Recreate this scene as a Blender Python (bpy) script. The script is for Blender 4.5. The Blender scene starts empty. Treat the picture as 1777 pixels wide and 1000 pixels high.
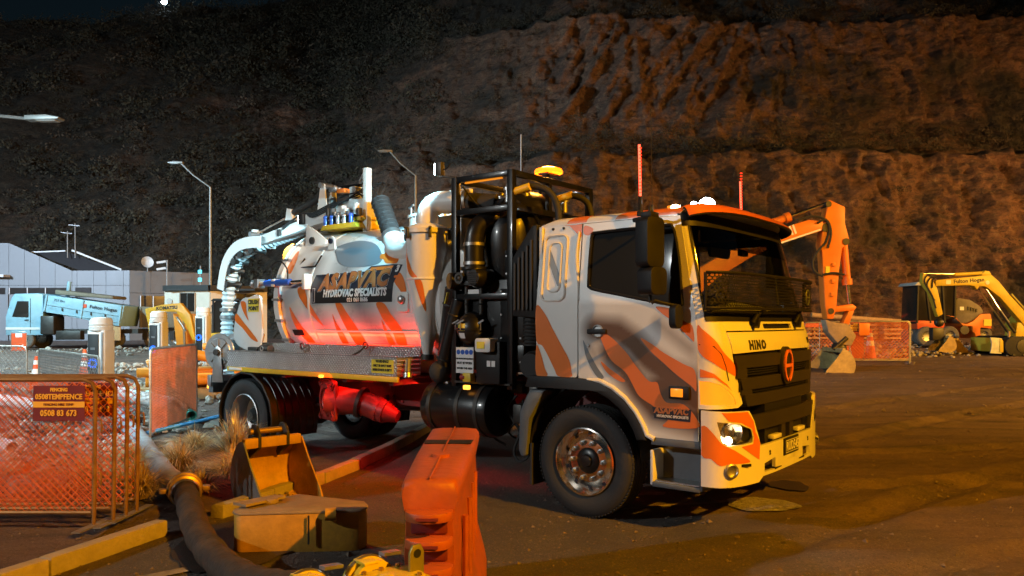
import bpy, bmesh, math, random
import numpy as np
from mathutils import Vector, Matrix, noise
from mathutils.geometry import tessellate_polygon
R = math.radians
random.seed(7)
rng = np.random.default_rng(11)
SC = bpy.context.scene
COL = SC.collection

# ------------------------------------------------------------------ camera
CAM_H = 1.79
cam_d = bpy.data.cameras.new('camera'); cam = bpy.data.objects.new('camera', cam_d); COL.objects.link(cam)
cam.location = (0, 0, CAM_H); cam.rotation_euler = (R(90), 0, 0)
cam_d.sensor_width = 36.0; cam_d.lens = 1340 / 1777 * 36.0
cam_d.shift_y = 58 / 1777; cam_d.clip_start = .05; cam_d.clip_end = 3000
SC.camera = cam

# ------------------------------------------------------------------ night sky, faint moon, lamps, exposure
W = bpy.data.worlds.new('World'); SC.world = W; W.use_nodes = True
wn = W.node_tree.nodes; wl = W.node_tree.links
sky = wn.new('ShaderNodeTexSky'); sky.sky_type = 'NISHITA'; sky.sun_disc = False
sky.sun_elevation = R(4); sky.sun_rotation = R(200)
hs = wn.new('ShaderNodeMix'); hs.data_type = 'RGBA'; hs.blend_type = 'MULTIPLY'; hs.inputs[0].default_value = 1
hs.inputs[7].default_value = (.55, .8, 1.0, 1)
wl.new(sky.outputs[0], hs.inputs[6]); wl.new(hs.outputs[2], wn['Background'].inputs[0])
wn['Background'].inputs[1].default_value = .0048
SC.view_settings.view_transform = 'Standard'; SC.view_settings.look = 'None'
SC.view_settings.exposure = 0.0; SC.view_settings.gamma = 1.0
SC.cycles.use_denoising = True
SC.cycles.max_bounces = 6; SC.cycles.diffuse_bounces = 3; SC.cycles.glossy_bounces = 3; SC.cycles.transmission_bounces = 6
SC.cycles.sample_clamp_indirect = 4.0; SC.cycles.caustics_reflective = False; SC.cycles.caustics_refractive = False
sd = bpy.data.lights.new('moon', 'SUN'); sd.energy = .02; sd.angle = R(.5); sd.color = (.7, .8, 1)
so = bpy.data.objects.new('moon', sd); COL.objects.link(so); so.rotation_euler = (R(50), 0, R(200))
SODIUM = (1.0, .40, .004); COOL = (.55, .88, 1.0); NEUTRAL = (.93, 1.0, 1.0)
# lamp heads: (position, aim, watts, colour, cone degrees); each sits on a lamp post built further down, some added only for light
LAMP_HEADS = [
    ((11.0, -4.6, 11.0), (3.5, 6.0, 0), 27000, SODIUM, 120, 'S'),
    ((-19.0, -3.2, 9.0), (-1, 8, .5), 7800, NEUTRAL, 150, 'N'),
    ((56.0, 28.0, 14.0), (14, 66, 10), 115000, (1.0, .46, .13), 104, 'S'),  # unseen lamp added to light the right of the hill
    ((-50.0, 22.0, 13.0), (-30, 100, 34), 190000, (.62, .78, 1.0), 96, 'C'),  # unseen lamp added to lift the left hillside
    ((-26.5, 30.0, 9.6), (-18, 40, 0), 20000, COOL, 150, 'C'),
    ((-12.1, 20.0, 7.03), (-11.0, 21.0, 0), 4000, COOL, 140, 'C'),
    ((33.0, 6.0, 11.0), (19, 30, 0), 62000, (1.0, .47, .06), 98, 'S'),  # unseen lamp added to brighten the diggers and right yard
    ((-16.5, 7.5, 8.8), (-10.5, 17.0, 0), 15000, (.55, .86, 1.0), 84, 'C'),  # unseen lamp added to whiten the pillars behind the fences
]

# ------------------------------------------------------------------ materials
MATS = {}
def mat(name, col, rough=.5, metal=0., var=.12, scale=6., bump=0., bscale=None, dirt=0., coat=0., emis=None, estr=0., dcol=(.09, .06, .04), trans=0., spec=.5, attr=None, acol=None, rvar=.12, aniso=None):
    m = bpy.data.materials.new(name); m.use_nodes = True; MATS[name] = m
    n = m.node_tree.nodes; l = m.node_tree.links; p = n['Principled BSDF']
    tc = n.new('ShaderNodeTexCoord')
    p.inputs['Metallic'].default_value = metal
    p.inputs['Specular IOR Level'].default_value = spec
    if coat: p.inputs['Coat Weight'].default_value = coat; p.inputs['Coat Roughness'].default_value = .06
    if trans: p.inputs['Transmission Weight'].default_value = trans
    c4 = (*col, 1)
    nz = n.new('ShaderNodeTexNoise'); nz.inputs['Scale'].default_value = scale; nz.inputs['Detail'].default_value = 6; nz.inputs['Roughness'].default_value = .65
    l.new(tc.outputs['Object'], nz.inputs['Vector'])
    ramp = n.new('ShaderNodeMapRange'); ramp.inputs[1].default_value = .3; ramp.inputs[2].default_value = .7; ramp.inputs[3].default_value = 1 - var; ramp.inputs[4].default_value = 1 + var
    l.new(nz.outputs[0], ramp.inputs[0])
    mx = n.new('ShaderNodeMix'); mx.data_type = 'RGBA'; mx.blend_type = 'MULTIPLY'; mx.inputs[0].default_value = 1; mx.inputs[6].default_value = c4
    l.new(ramp.outputs[0], mx.inputs[7]); last = mx.outputs[2]
    if attr:
        at = n.new('ShaderNodeAttribute'); at.attribute_name = attr
        ma = n.new('ShaderNodeMix'); ma.data_type = 'RGBA'; ma.inputs[7].default_value = (*acol, 1)
        l.new(at.outputs['Fac'], ma.inputs[0]); l.new(last, ma.inputs[6]); last = ma.outputs[2]
    if dirt:
        n2 = n.new('ShaderNodeTexNoise'); n2.inputs['Scale'].default_value = scale * .55; n2.inputs['Detail'].default_value = 9; n2.inputs['Roughness'].default_value = .7
        l.new(tc.outputs['Object'], n2.inputs['Vector'])
        r2 = n.new('ShaderNodeMapRange'); r2.inputs[1].default_value = .62 - dirt * .3; r2.inputs[2].default_value = .75; r2.inputs[3].default_value = 0; r2.inputs[4].default_value = min(.95, .4 + dirt * .6)
        l.new(n2.outputs[0], r2.inputs[0])
        m2 = n.new('ShaderNodeMix'); m2.data_type = 'RGBA'; m2.inputs[7].default_value = (*dcol, 1)
        l.new(r2.outputs[0], m2.inputs[0]); l.new(last, m2.inputs[6]); last = m2.outputs[2]
    l.new(last, p.inputs['Base Color'])
    rr = n.new('ShaderNodeMapRange'); rr.inputs[3].default_value = max(.02, rough - rvar * rough); rr.inputs[4].default_value = min(1, rough + rvar)
    l.new(nz.outputs[0], rr.inputs[0]); l.new(rr.outputs[0], p.inputs['Roughness'])
    if bump:
        nb = n.new('ShaderNodeTexNoise'); nb.inputs['Scale'].default_value = bscale or scale * 4; nb.inputs['Detail'].default_value = 6
        l.new(tc.outputs['Object'], nb.inputs['Vector'])
        b = n.new('ShaderNodeBump'); b.inputs['Strength'].default_value = bump; b.inputs['Distance'].default_value = .02
        l.new(nb.outputs[0], b.inputs['Height']); l.new(b.outputs[0], p.inputs['Normal'])
    if emis:
        p.inputs['Emission Color'].default_value = (*emis, 1); p.inputs['Emission Strength'].default_value = estr
    return m
ORG = (.72, .17, .02)
mat('white_paint', (.74, .74, .72), .28, var=.03, coat=.6, dirt=.10, dcol=(.30, .25, .20), scale=2.5)
mat('cab_paint', (.74, .74, .72), .26, var=.03, coat=.7, dirt=.06, dcol=(.34, .28, .22), scale=2.5, attr='airbrush', acol=(.125, .062, .03))
mat('tank_paint', (.70, .71, .71), .24, var=.04, coat=.7, dirt=.10, dcol=(.30, .25, .20), scale=2.2, attr='airbrush', acol=(.10, .10, .11))
mat('orange_vinyl', ORG, .3, var=.06, coat=.5, scale=3)
mat('grey_vinyl', (.17, .20, .23), .3, var=.06, coat=.5, scale=3)
def logo_print():
    m = mat('bronze_vinyl', (.42, .15, .04), .35, var=.1, scale=3); n = m.node_tree.nodes; l = m.node_tree.links
    tc = n.new('ShaderNodeTexCoord'); sp = n.new('ShaderNodeSeparateXYZ'); l.new(tc.outputs['Generated'], sp.inputs[0])
    r = n.new('ShaderNodeMapRange'); r.inputs[1].default_value = .30; r.inputs[2].default_value = .52; l.new(sp.outputs[2], r.inputs[0])
    mx = n.new('ShaderNodeMix'); mx.data_type = 'RGBA'; mx.inputs[6].default_value = (.02, .022, .035, 1); src = n['Principled BSDF'].inputs['Base Color'].links[0].from_socket
    l.new(r.outputs[0], mx.inputs[0]); l.new(src, mx.inputs[7]); l.new(mx.outputs[2], n['Principled BSDF'].inputs['Base Color'])
logo_print()
mat('navy_vinyl', (.014, .016, .03), .35, var=.1)
mat('white_vinyl', (.75, .75, .75), .4, var=.03)
mat('black_paint', (.008, .008, .009), .3, var=.2, coat=.3, spec=.4, dirt=.08, dcol=(.06, .045, .035))
mat('black_plastic', (.011, .011, .012), .5, var=.2, bump=.06, bscale=300, spec=.3)
mat('grille_plastic', (.024, .021, .019), .45, var=.15, spec=.4)
mat('grey_plastic', (.10, .115, .13), .5, var=.15, dirt=.2)
mat('rubber', (.022, .022, .023), .72, var=.25, bump=.15, bscale=60, dirt=.25, dcol=(.07, .06, .05))
mat('chrome', (.88, .80, .72), .10, 1, var=.03)
mat('steel', (.42, .42, .42), .35, .9, var=.15, dirt=.15)
mat('dark_steel', (.06, .058, .055), .45, .7, var=.2, dirt=.2)
mat('checker_plate', (.55, .56, .57), .34, .85, var=.1, dirt=.15)
mat('red_steel', (.24, .03, .028), .34, var=.15, dirt=.2, dcol=(.05, .03, .025))
mat('chassis', (.10, .02, .018), .5, var=.2, dirt=.25, dcol=(.04, .03, .03))
mat('yellow_paint', (.72, .50, .03), .4, var=.08, dirt=.2)
mat('blue_paint', (.02, .10, .5), .35, coat=.4)
mat('sticker_yellow', (.75, .62, .05), .45, var=.04)
mat('sticker_print', (.02, .02, .02), .5)
mat('glass', (.02, .022, .024), .03, var=0, spec=.6, rvar=0)
mat('interior', (.035, .033, .032), .7, var=.2)
mat('sodium_glass', (1, .8, .6), .3, emis=(1, .55, .15), estr=220)
mat('cool_glass', (.9, .95, 1), .3, emis=(.8, .93, 1), estr=35)
mat('amber_lens', (.8, .30, .02), .15, coat=1, emis=(1, .30, .015), estr=.8)  # emission imitates sodium light on the unlit indicator lens
mat('amber_on', (1, .45, .05), .2, emis=(1, .38, .04), estr=3)
mat('beacon_on', (1, .45, .05), .2, emis=(1, .17, .006), estr=3.0)
mat('red_on', (1, .05, .03), .2, emis=(1, .03, .01), estr=2.5)
mat('whip_led', (1, .1, .06), .2, emis=(1, .09, .045), estr=3.6)
mat('white_on', (1, 1, 1), .2, emis=(.72, .9, 1), estr=90)
mat('lamp_warm', (1, .9, .7), .2, emis=(1, .78, .45), estr=30)
mat('blue_ring', (.02, .1, .5), .3, emis=(.01, .14, 1), estr=2.2)
mat('cyan_on', (.05, .6, .8), .3, emis=(.05, .7, .9), estr=1.6)
def clear_glass(name, tint, alpha):
    m = bpy.data.materials.new(name); m.use_nodes = True; MATS[name] = m
    n = m.node_tree.nodes; l = m.node_tree.links; n.remove(n['Principled BSDF'])
    t = n.new('ShaderNodeBsdfTransparent'); t.inputs[0].default_value = (*tint, 1)
    g = n.new('ShaderNodeBsdfGlossy'); g.inputs['Roughness'].default_value = .03
    nz = n.new('ShaderNodeTexNoise'); nz.inputs['Scale'].default_value = 9
    fr = n.new('ShaderNodeFresnel'); fr.inputs[0].default_value = 1.5
    ad = n.new('ShaderNodeMath'); ad.operation = 'MULTIPLY_ADD'; ad.inputs[1].default_value = alpha; l.new(nz.outputs[0], ad.inputs[0]); l.new(fr.outputs[0], ad.inputs[2])
    mx = n.new('ShaderNodeMixShader'); l.new(ad.outputs[0], mx.inputs[0]); l.new(t.outputs[0], mx.inputs[1]); l.new(g.outputs[0], mx.inputs[2])
    l.new(mx.outputs[0], n['Material Output'].inputs[0]); return m
clear_glass('clear_glass', (.75, .8, .8), .01)
clear_glass('tint_glass', (.10, .10, .10), .01)
def perf_mat():
    m = mat('perforated_mesh', (.02, .02, .02), .5); n = m.node_tree.nodes; l = m.node_tree.links
    return m

# ------------------------------------------------------------------ mesh helpers
def fin(o, label=None, cat=None, group=None, kind=None):
    if label: o['label'] = label
    if cat: o['category'] = cat
    if group: o['group'] = group
    if kind: o['kind'] = kind
    return o
def T(name, loc=(0, 0, 0), rz=0, label=None, cat=None, group=None, parent=None):
    o = bpy.data.objects.new(name, None); COL.objects.link(o); o.empty_display_size = .2
    o.location = loc; o.rotation_euler = (0, 0, rz); o.parent = parent
    return fin(o, label, cat, group)
def smooth_path(pts, k=6):
    P = [Vector(p) for p in pts]; out = []
    for i in range(len(P) - 1):
        a = P[max(i - 1, 0)]; b = P[i]; c = P[i + 1]; d = P[min(i + 2, len(P) - 1)]
        for j in range(k):
            t = j / k
            out.append(.5 * ((2 * b) + (c - a) * t + (2 * a - 5 * b + 4 * c - d) * t * t + (3 * b - a - 3 * c + d) * t ** 3))
    out.append(P[-1]); return out
def frame(d):
    d = Vector(d).normalized(); u = Vector((0, 0, 1)) if abs(d.z) < .9 else Vector((1, 0, 0))
    a = d.cross(u).normalized(); return a, a.cross(d).normalized()
class B:
    def __init__(s): s.v = []; s.f = []; s.M = Matrix.Identity(4)
    def at(s, loc=(0, 0, 0), rx=0, ry=0, rz=0, sc=1):
        from mathutils import Euler
        s.M = Matrix.Translation(loc) @ Euler((rx, ry, rz)).to_matrix().to_4x4() @ Matrix.Scale(sc, 4); return s
    def add(s, vs, fs):
        n = len(s.v); s.v += [s.M @ Vector(p) for p in vs]; s.f += [[i + n for i in f] for f in fs]; return s
    def box(s, c, d, taper=1, rz=0):
        x, y, z = [q / 2 for q in d]; t = taper; cr, sr = math.cos(rz), math.sin(rz)
        vs = [(-x, -y, -z), (x, -y, -z), (x, y, -z), (-x, y, -z), (-x * t, -y * t, z), (x * t, -y * t, z), (x * t, y * t, z), (-x * t, y * t, z)]
        vs = [(c[0] + a * cr - b * sr, c[1] + a * sr + b * cr, c[2] + q) for a, b, q in vs]
        return s.add(vs, [(3, 2, 1, 0), (4, 5, 6, 7), (0, 1, 5, 4), (1, 2, 6, 5), (2, 3, 7, 6), (3, 0, 4, 7)])
    def bar(s, p, q, w, h=None):
        p = Vector(p); q = Vector(q); a, b = frame(q - p); h = h or w; a = a * w / 2; b = b * h / 2
        vs = [p - a - b, p + a - b, p + a + b, p - a + b, q - a - b, q + a - b, q + a + b, q - a + b]
        return s.add(vs, [(3, 2, 1, 0), (4, 5, 6, 7), (0, 1, 5, 4), (1, 2, 6, 5), (2, 3, 7, 6), (3, 0, 4, 7)])
    def cyl(s, p, q, r0, r1=None, n=16, cap=True):
        return s.tube([p, q], [r0, r0 if r1 is None else r1], n, cap)
    def tube(s, pts, r, n=8, cap=True, closed=False):
        P = [Vector(p) for p in pts]; m = len(P); rr = r if hasattr(r, '__len__') else [r] * m
        vs = []; fs = []; a = None
        for i in range(m):
            if closed: d = P[(i + 1) % m] - P[i - 1]
            else: d = P[min(i + 1, m - 1)] - P[max(i - 1, 0)]
            if d.length < 1e-9: d = Vector((0, 0, 1))
            d.normalize()
            if a is None: a, b = frame(d)
            else:
                a = (a - d * a.dot(d)); a = a.normalized() if a.length > 1e-6 else frame(d)[0]; b = a.cross(d)
            for k in range(n):
                t = 2 * math.pi * k / n; vs.append(P[i] + (a * math.cos(t) + b * math.sin(t)) * rr[i])
        for i in range(m if closed else m - 1):
            j = (i + 1) % m
            for k in range(n):
                fs.append((i * n + k, i * n + (k + 1) % n, j * n + (k + 1) % n, j * n + k))
        if cap and not closed: fs.append(tuple(range(n))[::-1]); fs.append(tuple((m - 1) * n + k for k in range(n)))
        return s.add(vs, fs)
    def lathe(s, prof, p=(0, 0, 0), ax=(0, 0, 1), n=32, cap=False):
        a, b = frame(ax); d = Vector(ax).normalized(); p = Vector(p); vs = []; fs = []; m = len(prof)
        for r, h in prof:
            for k in range(n):
                t = 2 * math.pi * k / n; vs.append(p + d * h + (a * math.cos(t) + b * math.sin(t)) * r)
        for i in range(m - 1):
            for k in range(n): fs.append((i * n + k, i * n + (k + 1) % n, (i + 1) * n + (k + 1) % n, (i + 1) * n + k))
        if cap: fs.append(tuple(range(n))[::-1]); fs.append(tuple((m - 1) * n + k for k in range(n)))
        return s.add(vs, fs)
    def prism(s, poly, t, pl='xz', off=0):
        """extrude a polygon given in plane pl by thickness t, from off to off+t on the third axis"""
        def mk(a, b, c): return {'xz': (a, c, b), 'xy': (a, b, c), 'yz': (c, a, b)}[pl]
        n = len(poly); vs = [mk(a, b, off) for a, b in poly] + [mk(a, b, off + t) for a, b in poly]
        tri = tessellate_polygon([[Vector((a, b, 0)) for a, b in poly]])
        fs = [tuple(x) for x in tri] + [tuple(i + n for i in x[::-1]) for x in tri]
        fs += [(i, (i + 1) % n, (i + 1) % n + n, i + n) for i in range(n)]
        return s.add(vs, fs)
    def ball(s, c, r, n=14, m=9, sq=(1, 1, 1)):
        vs = []; fs = []
        for i in range(m + 1):
            a = math.pi * i / m
            for k in range(n):
                t = 2 * math.pi * k / n
                vs.append((c[0] + r * sq[0] * math.sin(a) * math.cos(t), c[1] + r * sq[1] * math.sin(a) * math.sin(t), c[2] + r * sq[2] * math.cos(a)))
        for i in range(m):
            for k in range(n): fs.append((i * n + k, (i + 1) * n + k, (i + 1) * n + (k + 1) % n, i * n + (k + 1) % n))
        return s.add(vs, fs)
    def mesh(s, name, smooth=38, bevel=0, seg=2, weld=True):
        me = bpy.data.meshes.new(name); me.from_pydata([tuple(p) for p in s.v], [], s.f); me.validate()
        bm = bmesh.new(); bm.from_mesh(me)
        if weld: bmesh.ops.remove_doubles(bm, verts=bm.verts, dist=1e-5)
        bmesh.ops.recalc_face_normals(bm, faces=bm.faces)
        if bevel:
            es = [e for e in bm.edges if len(e.link_faces) == 2 and e.calc_face_angle(0) > R(40)]
            try: bmesh.ops.bevel(bm, geom=es, offset=bevel, segments=seg, affect='EDGES', profile=.5, clamp_overlap=True)
            except Exception: pass
        bmesh.ops.recalc_face_normals(bm, faces=bm.faces)
        bm.to_mesh(me); bm.free()
        if smooth:
            me.polygons.foreach_set('use_smooth', [True] * len(me.polygons))
            try: me.set_sharp_from_angle(angle=R(smooth))
            except Exception: pass
        return me
    def o(s, name, m, parent=None, smooth=38, bevel=0, seg=2, label=None, cat=None, group=None, kind=None, loc=None, rz=0, weld=True):
        me = s.mesh(name, smooth, bevel, seg, weld); me.materials.append(MATS[m])
        ob = bpy.data.objects.new(name, me); COL.objects.link(ob); ob.parent = parent
        if loc is not None: ob.location = loc
        ob.rotation_euler = (0, 0, rz)
        return fin(ob, label, cat, group, kind)
def rect(x0, x1, y0, y1, r=0, n=4):
    if r <= 0: return [(x0, y0), (x1, y0), (x1, y1), (x0, y1)]
    out = []
    for cx, cy, a0 in ((x1 - r, y0 + r, -90), (x1 - r, y1 - r, 0), (x0 + r, y1 - r, 90), (x0 + r, y0 + r, 180)):
        for k in range(n + 1):
            a = R(a0 + 90 * k / n); out.append((cx + r * math.cos(a), cy + r * math.sin(a)))
    return out
def panel(name, m, parent, outline, fn, holes=(), cu=(), cv=(), thick=0, smooth=30, attr=None, label=None):
    """a sheet: outline (u,v) with holes, cut along u and v lines, then bent by fn(u,v)->(x,y,z)"""
    loops = [[Vector((a, b, 0)) for a, b in outline]] + [[Vector((a, b, 0)) for a, b in h] for h in holes]
    flat = [p for l in loops for p in l]; tri = tessellate_polygon(loops)
    bm = bmesh.new(); vs = [bm.verts.new(p) for p in flat]
    for t in tri:
        try: bm.faces.new([vs[i] for i in t])
        except ValueError: pass
    for ax, cuts in ((0, cu), (1, cv)):
        for c in cuts:
            co = [0, 0, 0]; no = [0, 0, 0]; co[ax] = c; no[ax] = 1
            bmesh.ops.bisect_plane(bm, geom=bm.verts[:] + bm.edges[:] + bm.faces[:], plane_co=co, plane_no=no, dist=1e-5)
    uv = [(v.co.x, v.co.y) for v in bm.verts]
    for v in bm.verts: v.co = Vector(fn(v.co.x, v.co.y))
    bmesh.ops.recalc_face_normals(bm, faces=bm.faces)
    rf_ = Vector((.2, 0, 1.8)); sg_ = sum(f.normal.dot(f.calc_center_median() - rf_) * f.calc_area() for f in bm.faces)
    if sg_ < 0: bmesh.ops.reverse_faces(bm, faces=bm.faces[:])
    if thick:                                   # a back skin behind the face, closed along the rim
        bm.normal_update(); t_ = abs(thick); V0 = bm.verts[:]; F0 = bm.faces[:]; E0 = [e for e in bm.edges if len(e.link_faces) == 1]
        back = {v: bm.verts.new(v.co - v.normal * t_) for v in V0}
        for f in F0: bm.faces.new([back[v] for v in reversed(f.verts)])
        for e in E0:
            p_, q_ = e.verts
            l_ = e.link_loops[0]; p_ = l_.vert; q_ = l_.link_loop_next.vert
            bm.faces.new([q_, p_, back[p_], back[q_]])
    me = bpy.data.meshes.new(name); bm.to_mesh(me); bm.free()
    if attr:
        a = me.attributes.new('airbrush', 'FLOAT', 'POINT')
        vals = [attr(*uv[i % len(uv)]) if i < len(uv) else 0. for i in range(len(me.vertices))]
        a.data.foreach_set('value', vals)
    if smooth:
        me.polygons.foreach_set('use_smooth', [True] * len(me.polygons)); me.set_sharp_from_angle(angle=R(smooth))
    me.materials.append(MATS[m]); ob = bpy.data.objects.new(name, me); COL.objects.link(ob); ob.parent = parent
    if label: ob['label'] = label
    return ob
def text(s, m, parent, fn, size, name='lettering', shear=0, bold=0, sx=1, align='CENTER', depth=.0015, res=2, space=None):
    """letters laid out flat, then carried to the surface by fn(u,v,w)->(x,y,z)"""
    c = bpy.data.curves.new('t', 'FONT'); c.body = s; c.size = size; c.shear = shear; c.offset = bold; c.align_x = align; c.align_y = 'CENTER'
    c.resolution_u = res; c.extrude = depth; c.space_character = space or 1.02 + bold * (0 if shear == .18 else 4) + (.10 if shear == .18 else 0)
    t = bpy.data.objects.new('t', c); COL.objects.link(t); bpy.context.view_layer.update()
    me = bpy.data.meshes.new_from_object(t); bpy.data.objects.remove(t); bpy.data.curves.remove(c)
    for v in me.vertices: v.co = Vector(fn(v.co.x * sx, v.co.y, v.co.z + depth))
    me.name = name; me.materials.clear(); me.materials.append(MATS[m])
    ob = bpy.data.objects.new(name, me); COL.objects.link(ob); ob.parent = parent; return ob
def plane_fn(o, u, v):
    o = Vector(o); u = Vector(u).normalized(); v = Vector(v).normalized(); w = u.cross(v)
    return lambda a, b, c=0: o + u * a + v * b + w * c
def copy_tree(o, parent=None, **kw):
    c = o.copy(); COL.objects.link(c); c.parent = parent
    for ch in list(o.children): copy_tree(ch, c)
    return fin(c, **kw)
def lin(a, b, n): return [a + (b - a) * i / n for i in range(n + 1)]
def checker_bump(m, cell=.034):
    n = m.node_tree.nodes; l = m.node_tree.links; tc = n.new('ShaderNodeTexCoord')
    outs = []
    for a, ph in ((45, 0), (-45, 0)):
        mp = n.new('ShaderNodeMapping'); mp.inputs['Rotation'].default_value = (0, R(a), 0); l.new(tc.outputs['Object'], mp.inputs[0])
        w = n.new('ShaderNodeTexWave'); w.wave_type = 'BANDS'; w.bands_direction = 'X'; w.inputs['Scale'].default_value = .314 / cell; w.inputs['Distortion'].default_value = 0
        l.new(mp.outputs[0], w.inputs[0]); outs.append(w.outputs[1])
    mn = n.new('ShaderNodeMath'); mn.operation = 'MULTIPLY'; l.new(outs[0], mn.inputs[0]); l.new(outs[1], mn.inputs[1])
    b = n.new('ShaderNodeBump'); b.inputs['Strength'].default_value = .9; b.inputs['Distance'].default_value = .012; l.new(mn.outputs[0], b.inputs['Height']); l.new(b.outputs[0], n['Principled BSDF'].inputs['Normal'])
checker_bump(MATS['checker_plate'])
# ------------------------------------------------------------------ setting: ground, hill, kerbs
def _h(i, j, k): 
    n = (i.astype(np.int64) * 374761393 + j.astype(np.int64) * 668265263 + k.astype(np.int64) * 2147483647) & 0xffffffff
    n = ((n ^ (n >> 13)) * 1274126177) & 0xffffffff; return ((n ^ (n >> 16)) & 0xffff) / 65535.
def vnoise(x, y, z=None):
    z = np.zeros_like(x) if z is None else z
    i, j, k = np.floor(x), np.floor(y), np.floor(z); u, v, w = x - i, y - j, z - k
    u, v, w = [t * t * (3 - 2 * t) for t in (u, v, w)]; r = 0
    for a in (0, 1):
        for b in (0, 1):
            for c in (0, 1): r = r + _h(i + a, j + b, k + c) * (u if a else 1 - u) * (v if b else 1 - v) * (w if c else 1 - w)
    return r
def fbm(x, y, z=None, o=5, g=.5):
    r = 0; a = 1; t = 0; z = np.zeros_like(x) if z is None else z
    for k in range(o): r = r + a * vnoise(x * 2 ** k + 17 * k, y * 2 ** k + 5 * k, z * 2 ** k); t += a; a *= g
    return r / t
def gz(x, y):
    x = np.asarray(x, float); y = np.asarray(y, float)
    s = np.clip((x + 6) / 12, 0, 1); s = s * s * (3 - 2 * s)
    return np.clip((y - 12) * (.012 + .014 * s), 0, .30 + .30 * s)
def gz1(x, y): return float(gz(np.array([x]), np.array([y]))[0])
def grid_mesh(name, X, Y, Z, m, parent=None, attrs=None, kind='structure', smooth=True):
    nv, nu = X.shape; co = np.stack([X, Y, Z], -1).reshape(-1, 3)
    idx = np.arange(nv * nu).reshape(nv, nu); F = np.stack([idx[:-1, :-1], idx[:-1, 1:], idx[1:, 1:], idx[1:, :-1]], -1).reshape(-1, 4)
    return raw_mesh(name, co, F, m, parent, attrs, kind, smooth)
def raw_mesh(name, co, F, m, parent=None, attrs=None, kind=None, smooth=True):
    me = bpy.data.meshes.new(name); nf, k = F.shape
    me.vertices.add(len(co)); me.vertices.foreach_set('co', co.astype(np.float32).ravel())
    me.loops.add(nf * k); me.loops.foreach_set('vertex_index', F.astype(np.int32).ravel())
    me.polygons.add(nf); me.polygons.foreach_set('loop_start', np.arange(0, nf * k, k, dtype=np.int32))
    try: me.polygons.foreach_set('loop_total', np.full(nf, k, np.int32))
    except Exception: pass
    me.update(calc_edges=True); me.polygons.foreach_set('use_smooth', [smooth] * nf)
    for an, av in (attrs or {}).items(): me.attributes.new(an, 'FLOAT', 'POINT').data.foreach_set('value', av.astype(np.float32).ravel())
    me.materials.append(MATS[m]); o = bpy.data.objects.new(name, me); COL.objects.link(o); o.parent = parent
    if kind: o['kind'] = kind
    return o
def nodes_of(name, rough):
    m = bpy.data.materials.new(name); m.use_nodes = True; MATS[name] = m; n = m.node_tree.nodes; l = m.node_tree.links
    n['Principled BSDF'].inputs['Roughness'].default_value = rough; return m, n, l, n['Principled BSDF']
def noise_node(n, l, co, scale, det=6, rough=.6, sc=None):
    if sc:
        mp = n.new('ShaderNodeMapping'); mp.inputs['Scale'].default_value = sc; l.new(co, mp.inputs[0]); co = mp.outputs[0]
    q = n.new('ShaderNodeTexNoise'); q.inputs['Scale'].default_value = scale; q.inputs['Detail'].default_value = det; q.inputs['Roughness'].default_value = rough; l.new(co, q.inputs['Vector']); return q.outputs[0]
def mixc(n, l, f, a, b):
    q = n.new('ShaderNodeMix'); q.data_type = 'RGBA'
    for i, v in ((0, f), (6, a), (7, b)):
        if isinstance(v, tuple): q.inputs[i].default_value = (*v, 1)
        elif isinstance(v, (int, float)): q.inputs[i].default_value = v
        else: l.new(v, q.inputs[i])
    return q.outputs[2]
def rng_node(n, l, v, a, b, c=0, d=1):
    q = n.new('ShaderNodeMapRange'); l.new(v, q.inputs[0])
    for i, w in ((1, a), (2, b), (3, c), (4, d)): q.inputs[i].default_value = w
    return q.outputs[0]
# packed dirt over old asphalt
m, n, l, p = nodes_of('yard_dirt', .85); co = n.new('ShaderNodeTexCoord').outputs['Object']
big = noise_node(n, l, co, .35, 5); mid = noise_node(n, l, co, 2.2, 8, .7); fine = noise_node(n, l, co, 16, 8, .85); grit = noise_node(n, l, co, 55, 4, .8); streak = noise_node(n, l, co, 1.1, 6, .65, (.35, 2.2, 1))
c = mixc(n, l, rng_node(n, l, big, .35, .65), (.128, .082, .064), (.19, .125, .095))
c = mixc(n, l, rng_node(n, l, streak, .42, .66), c, (.07, .05, .04)); c = mixc(n, l, rng_node(n, l, mid, .5, .75, 0, .7), c, (.23, .155, .108))
at = n.new('ShaderNodeAttribute'); at.attribute_name = 'asphalt'
asp = mixc(n, l, rng_node(n, l, mid, .38, .62), (.062, .056, .052), (.115, .098, .082)); asp = mixc(n, l, rng_node(n, l, fine, .35, .7, 0, .5), asp, (.16, .145, .13))
c = mixc(n, l, at.outputs['Fac'], c, asp)
c = mixc(n, l, rng_node(n, l, fine, .54, .62, 0, .65), c, (.04, .03, .024)); c = mixc(n, l, rng_node(n, l, grit, .585, .64, 0, .85), c, (.32, .24, .18)); c = mixc(n, l, rng_node(n, l, grit, .42, .36, 0, .8), c, (.035, .03, .025)); l.new(c, p.inputs['Base Color'])
l.new(rng_node(n, l, mid, .3, .7, .58, .95), p.inputs['Roughness'])
b1 = n.new('ShaderNodeBump'); b1.inputs['Strength'].default_value = 1; b1.inputs['Distance'].default_value = .09; l.new(mid, b1.inputs['Height'])
b2 = n.new('ShaderNodeBump'); b2.inputs['Strength'].default_value = 1; b2.inputs['Distance'].default_value = .035; l.new(fine, b2.inputs['Height']); l.new(b1.outputs[0], b2.inputs['Normal']); l.new(b2.outputs[0], p.inputs['Normal'])
def axis_steps(pts):
    out = []
    for a, b, k in pts: out += list(np.linspace(a, b, k, endpoint=False))
    return np.array(out + [pts[-1][1]])
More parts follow.
